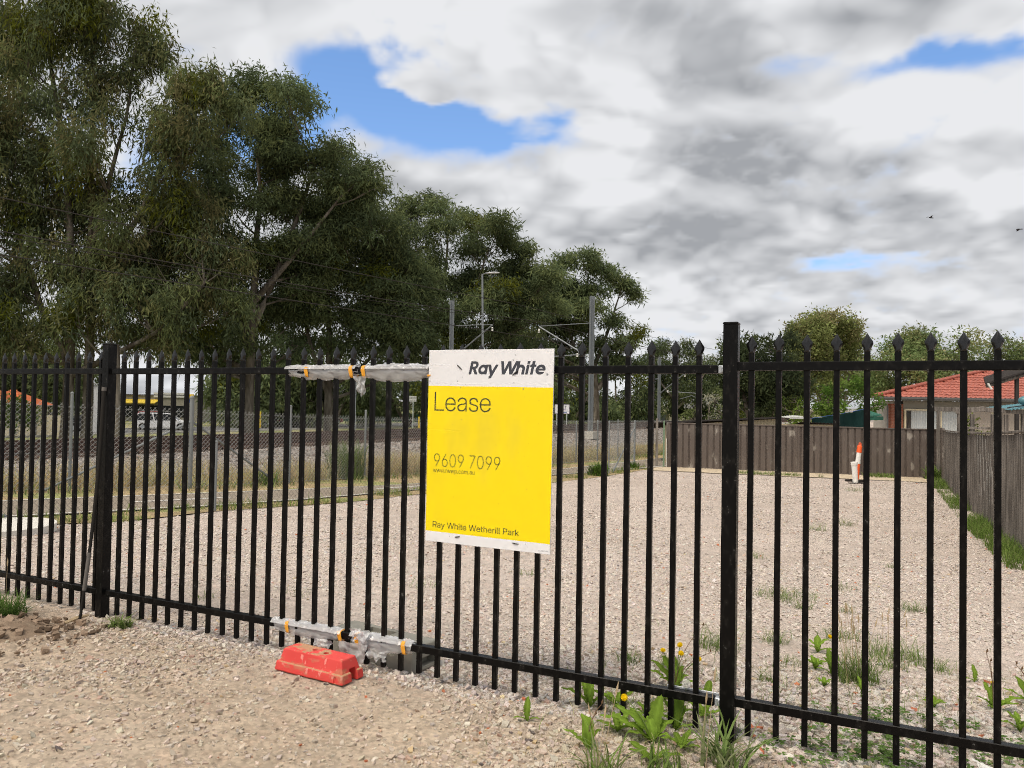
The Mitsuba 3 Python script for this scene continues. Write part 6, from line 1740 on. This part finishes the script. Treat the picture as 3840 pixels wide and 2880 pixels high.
gloss('mast_steel', (0.20, 0.22, 0.235), 0.55, metallic=0.2)
mast('grey steel rail mast standing right of the lease board', 4.52, 44.0, 7.72, 1, 3.5)
mast('grey steel rail mast rising above the left part of the lease board', -3.75, 47.0, 7.72, -1, 3.0, -0.7)
mast('farthest grey rail mast, thin, left of the right gate post', 14.35, 75.0, 6.25, -1, 2.6)
for nm, o, zz_, sag in (('lowest', -2.3, 5.32, 0.05), ('middle', -2.3, 6.35, 0.45), ('uppermost', -4.2, 7.55, 0.25)):
    t = thing('overhead_wire', f'{nm} of the overhead wires strung above the railway', 'wire')
    s = np.linspace(-60, 110, 120)
    p = RQ + RN * o + RT * s[:, None]
    ph = ((s - 31) / 48.0) % 1.0
    z = zz_ - sag * 4 * ph * (1 - ph) + 0.15
    part(t, 'strand', tube(np.column_stack([p, z]), 0.016, 4), 'iron_dark')
    if nm == 'middle':
        part(t, 'twin_strand', tube(np.column_stack([p, z - 0.14]), 0.011, 4), 'iron_dark')
        for q in range(0, 120, 4):
            part(t, 'dropper', tube([(p[q, 0], p[q, 1], z[q]), (p[q, 0], p[q, 1], 5.40)], 0.008, 3, cap=False), 'iron_dark')

# ---------------------------------------------------------------- lamp, poles and signs beyond the railway
t = thing('street_lamp', 'tall grey street lamp with a flat oval head above the lease board', 'street lamp')
part(t, 'pole', tube([(-1.72, 48.0, -1.8), (-1.80, 48.0, 2.5), (-1.98, 48.0, 9.55)], [0.11, 0.09, 0.06], 10), 'mast_steel', smooth=50)
part(t, 'arm', tube([(-1.98, 48.0, 9.50), (-1.75, 47.95, 9.60), (-1.6, 47.9, 9.60)], 0.035, 8), 'mast_steel', smooth=50)
lh = trimesh.creation.icosphere(3, 1.0)
lh.vertices = lh.vertices * [0.42, 0.20, 0.075]
lh.vertices[:, 2] = np.where(lh.vertices[:, 2] < 0, lh.vertices[:, 2] * 0.55, lh.vertices[:, 2])
part(t, 'head', lh, 'clad_white', smooth=60, to_world=T().translate([-1.30, 47.9, 9.60]) @ T().rotate([0, 1, 0], -4))
t = thing('utility_pole', 'brown timber pole with a small white tag just right of the left gate post', 'pole')
part(t, 'shaft', tube([(-20.35, 40.0, -1.9), (-20.5, 40.0, 1.5), (-20.62, 40.0, 4.2)], [0.17, 0.16, 0.15], 10), 'gum_bark', smooth=50)
part(t, 'tag', cbox(-20.62, 39.82, 2.60, 0.18, 0.03, 0.42, 0.004), 'clad_white')
t = thing('pale_pole', 'thin pale grey pole seen below the bubble wrap', 'pole')
part(t, 'shaft', tube([(-9.14, 45.0, -1.9), (-9.16, 45.0, 3.6)], [0.055, 0.05], 8), 'pole_grey', smooth=50)
part(t, 'cap', tube([(-9.16, 45.0, 3.6), (-9.16, 45.0, 3.72)], [0.07, 0.04], 8), 'galvanised', smooth=50)
matte('pole_grey', (0.42, 0.46, 0.45))
t = thing('arrow_sign', 'white road sign with a black arrow on a post right of the lease board', 'sign')
AF = frame([3.68, 56.0, 1.12], [1, 0, 0], [0, 0, 1], [0, -1, 0])
part(t, 'board', cbox(0, 0, -0.012, 1.06, 0.67, 0.024, 0.006), 'sign_white', to_world=AF)
fr = sg.box(-0.52, -0.325, 0.52, 0.325).difference(sg.box(-0.505, -0.31, 0.505, 0.31))
part(t, 'border', solid(fr, 0.003), 'print_purple', to_world=AF)
arr = sg.box(0.235, 0.07, 0.265, 0.22).union(sg.Polygon([(0.165, 0.17), (0.25, 0.27), (0.335, 0.17), (0.25, 0.205)]))
part(t, 'arrow', solid(arr, 0.003), 'sign_slate', to_world=AF)
part(t, 'lettering', solid(fit(glyphs('rd', 600), 0.08, -0.09, 0.16), 0.003), 'print_purple', to_world=AF)
part(t, 'blue_band', solid(sg.box(0.02, -0.26, 0.34, -0.19), 0.003), 'print_blue', to_world=AF)
part(t, 'post', tube([(3.30, 56.05, -1.9), (3.30, 56.05, 1.3)], 0.04, 8), 'pole_grey', smooth=50)
part(t, 'post', tube([(4.02, 56.05, -1.9), (4.02, 56.05, 1.3)], 0.04, 8), 'pole_grey', smooth=50)
t = thing('hoop_board', 'small white slatted board on a post left of the lease board', 'board')
for k in range(4):
    part(t, 'slat', cbox(-9.64, 75.0, 1.53 + k * 0.14, 0.72, 0.03, 0.11, 0.004), 'clad_white')
part(t, 'post', tube([(-9.6, 75.06, -1.9), (-9.6, 75.06, 2.0)], 0.06, 8), 'pole_grey', smooth=50)
t = thing('green_fence', 'dark green mesh fence far beyond the railway', 'fence')
for k in range(12):
    part(t, 'panel', box(-29.5 + k * 1.75 + 0.85, 104.5 + 0.3 * math.sin(k), -0.75, 1.68, 0.05, 1.15), 'road_green_dark')
    part(t, 'post', box(-29.5 + k * 1.75, 104.5, -0.85, 0.08, 0.08, 1.6), 'iron_dark')
matte('road_green_dark', (0.018, 0.06, 0.045))
t = thing('grey_fence', 'long grey fence far away where the railway bends', 'fence')
for k in range(14):
    a, b2 = np.array([14.6 + k * 0.78, 112 + k * 1.1]), np.array([14.6 + (k + 1) * 0.78, 112 + (k + 1) * 1.1])
    c = (a + b2) / 2
    part(t, 'panel', box(c[0], c[1], -0.62, np.linalg.norm(b2 - a) - 0.02, 0.05, 1.55 - k * 0.02, math.atan2(1.1, 0.78)), 'fence_blue')
matte('fence_blue', (0.17, 0.19, 0.20))
md = grid(np.linspace(3, 17, 30), np.linspace(98, 118, 30), lambda X, Y: -1.85 + 1.35 * np.exp(-((X - 8.5) / 4.6) ** 2 - ((Y - 109) / 6.0) ** 2))
solo('grass_mound', md, 'bright_lawn', 'low mound of bright mown grass beyond the railway', kind='structure', smooth=True)
matte('bright_lawn', (0.20, 0.25, 0.075))
t = thing('overpass', 'pale concrete road overpass far away between the trees', 'bridge')
part(t, 'deck', box(27.0, 161.0, 0.55, 22.0, 6.0, 0.55), 'pale_wall')
part(t, 'parapet', box(27.0, 158.0, 1.05, 22.0, 0.25, 0.40), 'pale_wall')
for k in range(11):
    part(t, 'rail_post', box(17.0 + k * 2.0, 158.0, 1.55, 0.14, 0.14, 0.6), 'pale_wall')
part(t, 'hand_rail', cat_([box(27.0, 157.96, 1.50, 22, 0.10, 0.09), box(27.0, 157.96, 1.78, 22, 0.10, 0.09)]), 'pale_wall')
for x in (18.5, 25.5, 33.0):
    part(t, 'pier', box(x, 161, -0.85, 0.8, 3.5, 2.3), 'pale_wall')
for i, (x0, x1, lb) in enumerate(((19.55, 20.85, 'green direction board with striped foot on the overpass, left one'), (21.85, 22.75, 'green direction board with striped foot on the overpass, right one'))):
    t = thing('direction_board', lb, 'sign')
    part(t, 'board', box((x0 + x1) / 2, 157.7, 1.22, x1 - x0, 0.05, 0.75), 'road_green')
    part(t, 'legend', cat_([box((x0 + x1) / 2, 157.66, 1.40, (x1 - x0) * 0.7, 0.012, 0.10), box((x0 + x1) / 2 - 0.05, 157.66, 1.16, (x1 - x0) * 0.45, 0.012, 0.09)]), 'white_paint')
    part(t, 'striped_foot', box((x0 + x1) / 2, 157.7, 0.65, x1 - x0, 0.05, 0.30), 'white_paint')
    for k in range(3):
        part(t, 'red_stripe', box(x0 + (k + 0.5) * (x1 - x0) / 3, 157.66, 0.65, (x1 - x0) / 6.5, 0.012, 0.298), 'lamp_red')

# ---------------------------------------------------------------- buildings beyond the railway at left
def hip_roof(x0, x1, y0, y1, z0, z1, ov=0.5):
    x0, x1, y0, y1 = x0 - ov, x1 + ov, y0 - ov, y1 + ov
    m = min(x1 - x0, y1 - y0) / 2
    if x1 - x0 > y1 - y0:
        a, b = (x0 + m, (y0 + y1) / 2, z1), (x1 - m, (y0 + y1) / 2, z1)
        f = [[0, 1, 5], [0, 5, 4], [1, 2, 5], [2, 3, 4], [2, 4, 5], [3, 0, 4], [0, 2, 1], [0, 3, 2]]
    else:
        a, b = ((x0 + x1) / 2, y0 + m, z1), ((x0 + x1) / 2, y1 - m, z1)
        f = [[0, 1, 4], [1, 2, 5], [1, 5, 4], [2, 3, 5], [3, 0, 4], [3, 4, 5], [0, 2, 1], [0, 3, 2]]
    return trimesh.Trimesh(np.array([(x0, y0, z0), (x1, y0, z0), (x1, y1, z0), (x0, y1, z0), a, b]), f, process=False)


def courses(owner, x0, x1, y0, z0, y1, z1, n, bsdf):
    """roof courses as overlapping strips on the front slope"""
    for i in range(n):
        a, b = i / n, (i + 1.1) / n
        ya, za, yb, zb = y0 + (y1 - y0) * a, z0 + (z1 - z0) * a, y0 + (y1 - y0) * b, z0 + (z1 - z0) * b
        xa0, xa1 = x0 + (y1 - y0) * a, x1 - (y1 - y0) * a
        part(owner, 'course', trimesh.Trimesh(np.array([(xa0, ya, za + 0.07), (xa1, ya, za + 0.07), (xa1, yb, zb + 0.02), (xa0, yb, zb + 0.02), (xa0, ya, za + 0.01), (xa1, ya, za + 0.01)]), [[0, 1, 2], [0, 2, 3], [4, 5, 1], [4, 1, 0]], process=False), bsdf)


for (x0, x1, y0, y1, z0, z1, lb) in ((-54, -43.4, 64.5, 68, 0.75, 2.3, 'house with orange tiled roof at the far left edge'), (-50.0, -45.8, 72, 76, 0.5, 1.9, 'smaller orange roofed house behind the left gum trunk')):
    h = thing('far_house', lb, 'house')
    part(h, 'wall', box((x0 + x1) / 2, (y0 + y1) / 2, (z0 - 1.8) / 2, x1 - x0, y1 - y0, z0 + 1.8), 'pale_wall')
    rr_ = part(h, 'roof', hip_roof(x0, x1, y0, y1, z0, z1), 'orange_tile')
    courses(rr_, x0 - 0.5, x1 + 0.5, y0 - 0.5, z0, (y0 + y1) / 2, z1, 9, 'orange_tile')
    for k in range(3):
        xw = x0 + (k + 0.5) * (x1 - x0) / 3
        w = part(h, 'window', box(xw, y0 - 0.02, z0 - 1.1, 1.4, 0.06, 1.1), 'cream_paint')
        part(w, 'pane', box(xw, y0 - 0.06, z0 - 1.1, 1.2, 0.02, 0.9), 'car_window')
t = thing('cream_fence', 'long cream wall in front of the orange roofed house', 'wall')
for k in range(9):
    part(t, 'panel', box(-52 + k * 2.0, 60.0, -1.0, 1.94, 0.10, 1.85), 'pale_wall')
    part(t, 'post', box(-53 + k * 2.0, 60.0, -0.98, 0.12, 0.16, 1.95), 'gutter_grey')
t = thing('clad_hut', 'narrow tower-like hut with white weatherboards left of the left gate post', 'hut')
part(t, 'core', box(-37.15, 68.6, 0.2, 0.94, 0.9, 4.2), 'clad_white')
for k in range(11):
    m = box(-37.15, 68.12, -1.55 + k * 0.385, 1.0, 0.05, 0.375)
    m.apply_transform(trimesh.transformations.rotation_matrix(0.06, [1, 0, 0], [-36.9, 68.12, -1.55 + k * 0.385]))
    part(t, 'weatherboard', m, 'clad_white')
part(t, 'roof', box(-37.15, 68.5, 2.56, 1.15, 1.15, 0.06), 'iron_white')
t = thing('shop', 'low shop with white fascia and yellow awning far at left', 'shop')
part(t, 'wall', box(-47.5, 104, 0.0, 14, 6, 3.4), 'render_grey')
part(t, 'fascia', box(-44.6, 100.9, 1.75, 4.6, 0.15, 0.62), 'iron_white')
part(t, 'awning', trimesh.Trimesh(np.array([(-51, 99.2, 0.72), (-46.0, 99.2, 0.72), (-46.0, 101, 1.15), (-51, 101, 1.15), (-51, 99.2, 0.62), (-46.0, 99.2, 0.62)]), [[0, 1, 2], [0, 2, 3], [4, 5, 1], [4, 1, 0]], process=False), 'awning_yellow')
part(t, 'window_band', box(-47, 100.95, -0.4, 9, 0.06, 1.5), 'car_window')
part(t, 'roof', box(-47.5, 104, 1.76, 14.4, 6.4, 0.08), 'iron_dark')
gloss('awning_yellow', (0.50, 0.36, 0.03), 0.6)
t = thing('pylon_sign', 'slim sign pylon with orange and blue panels far at left', 'sign')
part(t, 'post', box(-37.5, 90.05, -0.4, 0.22, 0.12, 3.0), 'clad_white')
part(t, 'orange_panel', box(-37.5, 90, 1.62, 0.62, 0.14, 0.52), 'road_yellow')
part(t, 'blue_panel', box(-37.5, 90, 1.10, 0.56, 0.14, 0.45), 'print_blue')

# ---------------------------------------------------------------- cars
def car(label, x, y, yaw, paint, L=4.5, H=1.55, W=1.82, wagon=True, group='cars parked beyond the railway', ground=-1.72):
    t = thing('parked_car', label, 'car', group)
    M = T().translate([x, y, ground]) @ T().rotate([0, 0, 1], yaw)
    bl = 0.92 if H > 1.5 else 0.80
    rear = 0.10 if wagon else 0.55
    side = sg.Polygon([(-L / 2 + 0.02, 0.42), (-L / 2, 0.62), (-L / 2 + 0.05, bl), (L / 2 - 1.15, bl), (L / 2 - 0.25, bl - 0.12), (L / 2, bl - 0.32), (L / 2, 0.40), (L / 2 - 0.08, 0.24), (-L / 2 + 0.1, 0.24)]).buffer(0.05).buffer(-0.05)
    wx = (-L / 2 + 0.82, L / 2 - 0.86)
    for w in wx:
        side = side.difference(sg.Point(w, 0.32).buffer(0.37))
    b = extrude_polygon(side, W, engine='earcut')
    b.apply_transform(np.array([[1, 0, 0, 0], [0, 0, -1, W / 2], [0, 1, 0, 0], [0, 0, 0, 1.0]]))
    part(t, 'body', b, paint, smooth=25, to_world=M)
    lo = np.array([(-L / 2 + 0.06, bl), (L / 2 - 1.12, bl)])
    hi = np.array([(-L / 2 + rear + 0.28, H), (L / 2 - 1.95, H)])
    v = [(q, s * (W / 2 - 0.03), z) for q, z in lo for s in (-1, 1)] + [(q, s * (W / 2 - 0.22), z) for q, z in hi for s in (-1, 1)]
    cab = trimesh.convex.convex_hull(np.array(v))
    part(t, 'cabin', cab, 'car_window', to_world=M)
    part(t, 'roof', cbox((hi[0][0] + hi[1][0]) / 2, 0, H + 0.005, hi[1][0] - hi[0][0] + 0.06, W - 0.40, 0.05, 0.02), paint, to_world=M)
    for k, q in enumerate((0.0, 0.46, 1.0)):
        for s in (-1, 1):
            a = np.array([lo[0][0] + (lo[1][0] - lo[0][0]) * q, s * (W / 2 - 0.025), bl])
            c = np.array([hi[0][0] + (hi[1][0] - hi[0][0]) * q, s * (W / 2 - 0.21), H])
            part(t, 'pillar', tube([a, c], 0.05, 5), paint, to_world=M)
    for w in wx:
        for s in (-1, 1):
            wh = trimesh.creation.cylinder(0.325, 0.20, sections=22)
            wh.apply_transform(trimesh.transformations.rotation_matrix(math.pi / 2, [1, 0, 0]))
            wh.apply_translation((w, s * (W / 2 - 0.10), 0.325))
            k = part(t, 'wheel', wh, 'black_rubber', smooth=40, to_world=M)
            rm = trimesh.creation.cylinder(0.20, 0.21, sections=16)
            rm.apply_transform(trimesh.transformations.rotation_matrix(math.pi / 2, [1, 0, 0]))
            rm.apply_translation((w, s * (W / 2 - 0.095), 0.325))
            part(k, 'rim', rm, 'galvanised', smooth=40, to_world=M)
    for s in (-1, 1):
        part(t, 'tail_light', cbox(-L / 2 + 0.10, s * (W / 2 - 0.16), bl - 0.12, 0.30, 0.36, 0.14, 0.02), 'lamp_red', to_world=M)
        part(t, 'headlight', cbox(L / 2 - 0.14, s * (W / 2 - 0.22), bl - 0.30, 0.26, 0.36, 0.13, 0.02), 'clad_white', to_world=M)
    part(t, 'bumper', cbox(-L / 2 + 0.02, 0, 0.42, 0.14, W - 0.1, 0.2, 0.03), 'car_dark', to_world=M)


car('white estate car with red tail lights, largest car beyond the railway', -34.3, 76.0, 14, 'car_white', 5.1, 1.60)
car('white car partly hidden by a gum trunk, right of the larger white one', -29.0, 86.0, 30, 'car_white', 4.3, 1.45, wagon=False)
car('dark car parked behind the left gate post', -38.0, 70.0, 10, 'car_dark', 4.3, 1.45, wagon=False)
car('small dark red car on the far road', -24.6, 103.0, 55, 'car_red', 4.0, 1.42, wagon=False)
car('dark car between the second white car and the red car', -26.3, 92.0, 40, 'car_dark', 4.0, 1.45)
car('dark red car behind the largest white car', -40.5, 88.0, 20, 'car_red', 4.4, 1.5)
for i, (x, y, lb) in enumerate(((-27.4, 84, 'yellow marker post left of the dark car'), (-17.6, 84, 'yellow marker post behind the gate centre'), (-8.4, 70, 'yellow marker post near the lease board'))):
    t = thing('marker_post', lb, 'marker post')
    part(t, 'shaft', box(x, y, -0.85, 0.16, 0.10, 1.9), 'road_yellow')
    part(t, 'foot', box(x, y, -1.75, 0.24, 0.18, 0.12), 'iron_dark')

# ---------------------------------------------------------------- two birds
def bird(label, p, yaw, flap_):
    t = thing('bird', label, 'bird')
    M = T().translate(list(p)) @ T().rotate([0, 0, 1], yaw)
    b = trimesh.creation.icosphere(2, 1.0)
    b.vertices = b.vertices * [0.17, 0.05, 0.05]
    part(t, 'body', cat_([b, tube([(-0.14, 0, 0), (-0.27, 0, 0.0)], [0.03, 0.045], 4)]), 'bird_dark', to_world=M)
    for s in (-1, 1):
        u = np.linspace(0, 1, 7)
        le = np.stack([0.06 + 0.05 * np.sin(u * 3), s * 0.33 * u, flap_ * (u - 0.75 * u * u)], 1)
        te = le - np.stack([0.15 * (1 - u ** 2) + 0.01, u * 0, u * 0 + 0.004], 1)
        v = np.vstack([le, te, le - [0, 0, 0.012], te - [0, 0, 0.008]])
        k = np.arange(6)
        f = np.vstack([np.stack([k, k + 1, k + 8], 1), np.stack([k, k + 8, k + 7], 1), np.stack([k + 14, k + 22, k + 15], 1), np.stack([k + 14, k + 21, k + 22], 1), np.stack([k, k + 14, k + 15], 1), np.stack([k, k + 15, k + 1], 1)])
        part(t, 'wing', (v, f), 'bird_dark', to_world=M)


bird('small dark bird flying in the clouds at right', (32.6, 60.0, 16.6), 200, 0.30)
bird('small dark bird flying at the right edge of the sky', (39.5, 60.0, 15.8), 160, -0.25)
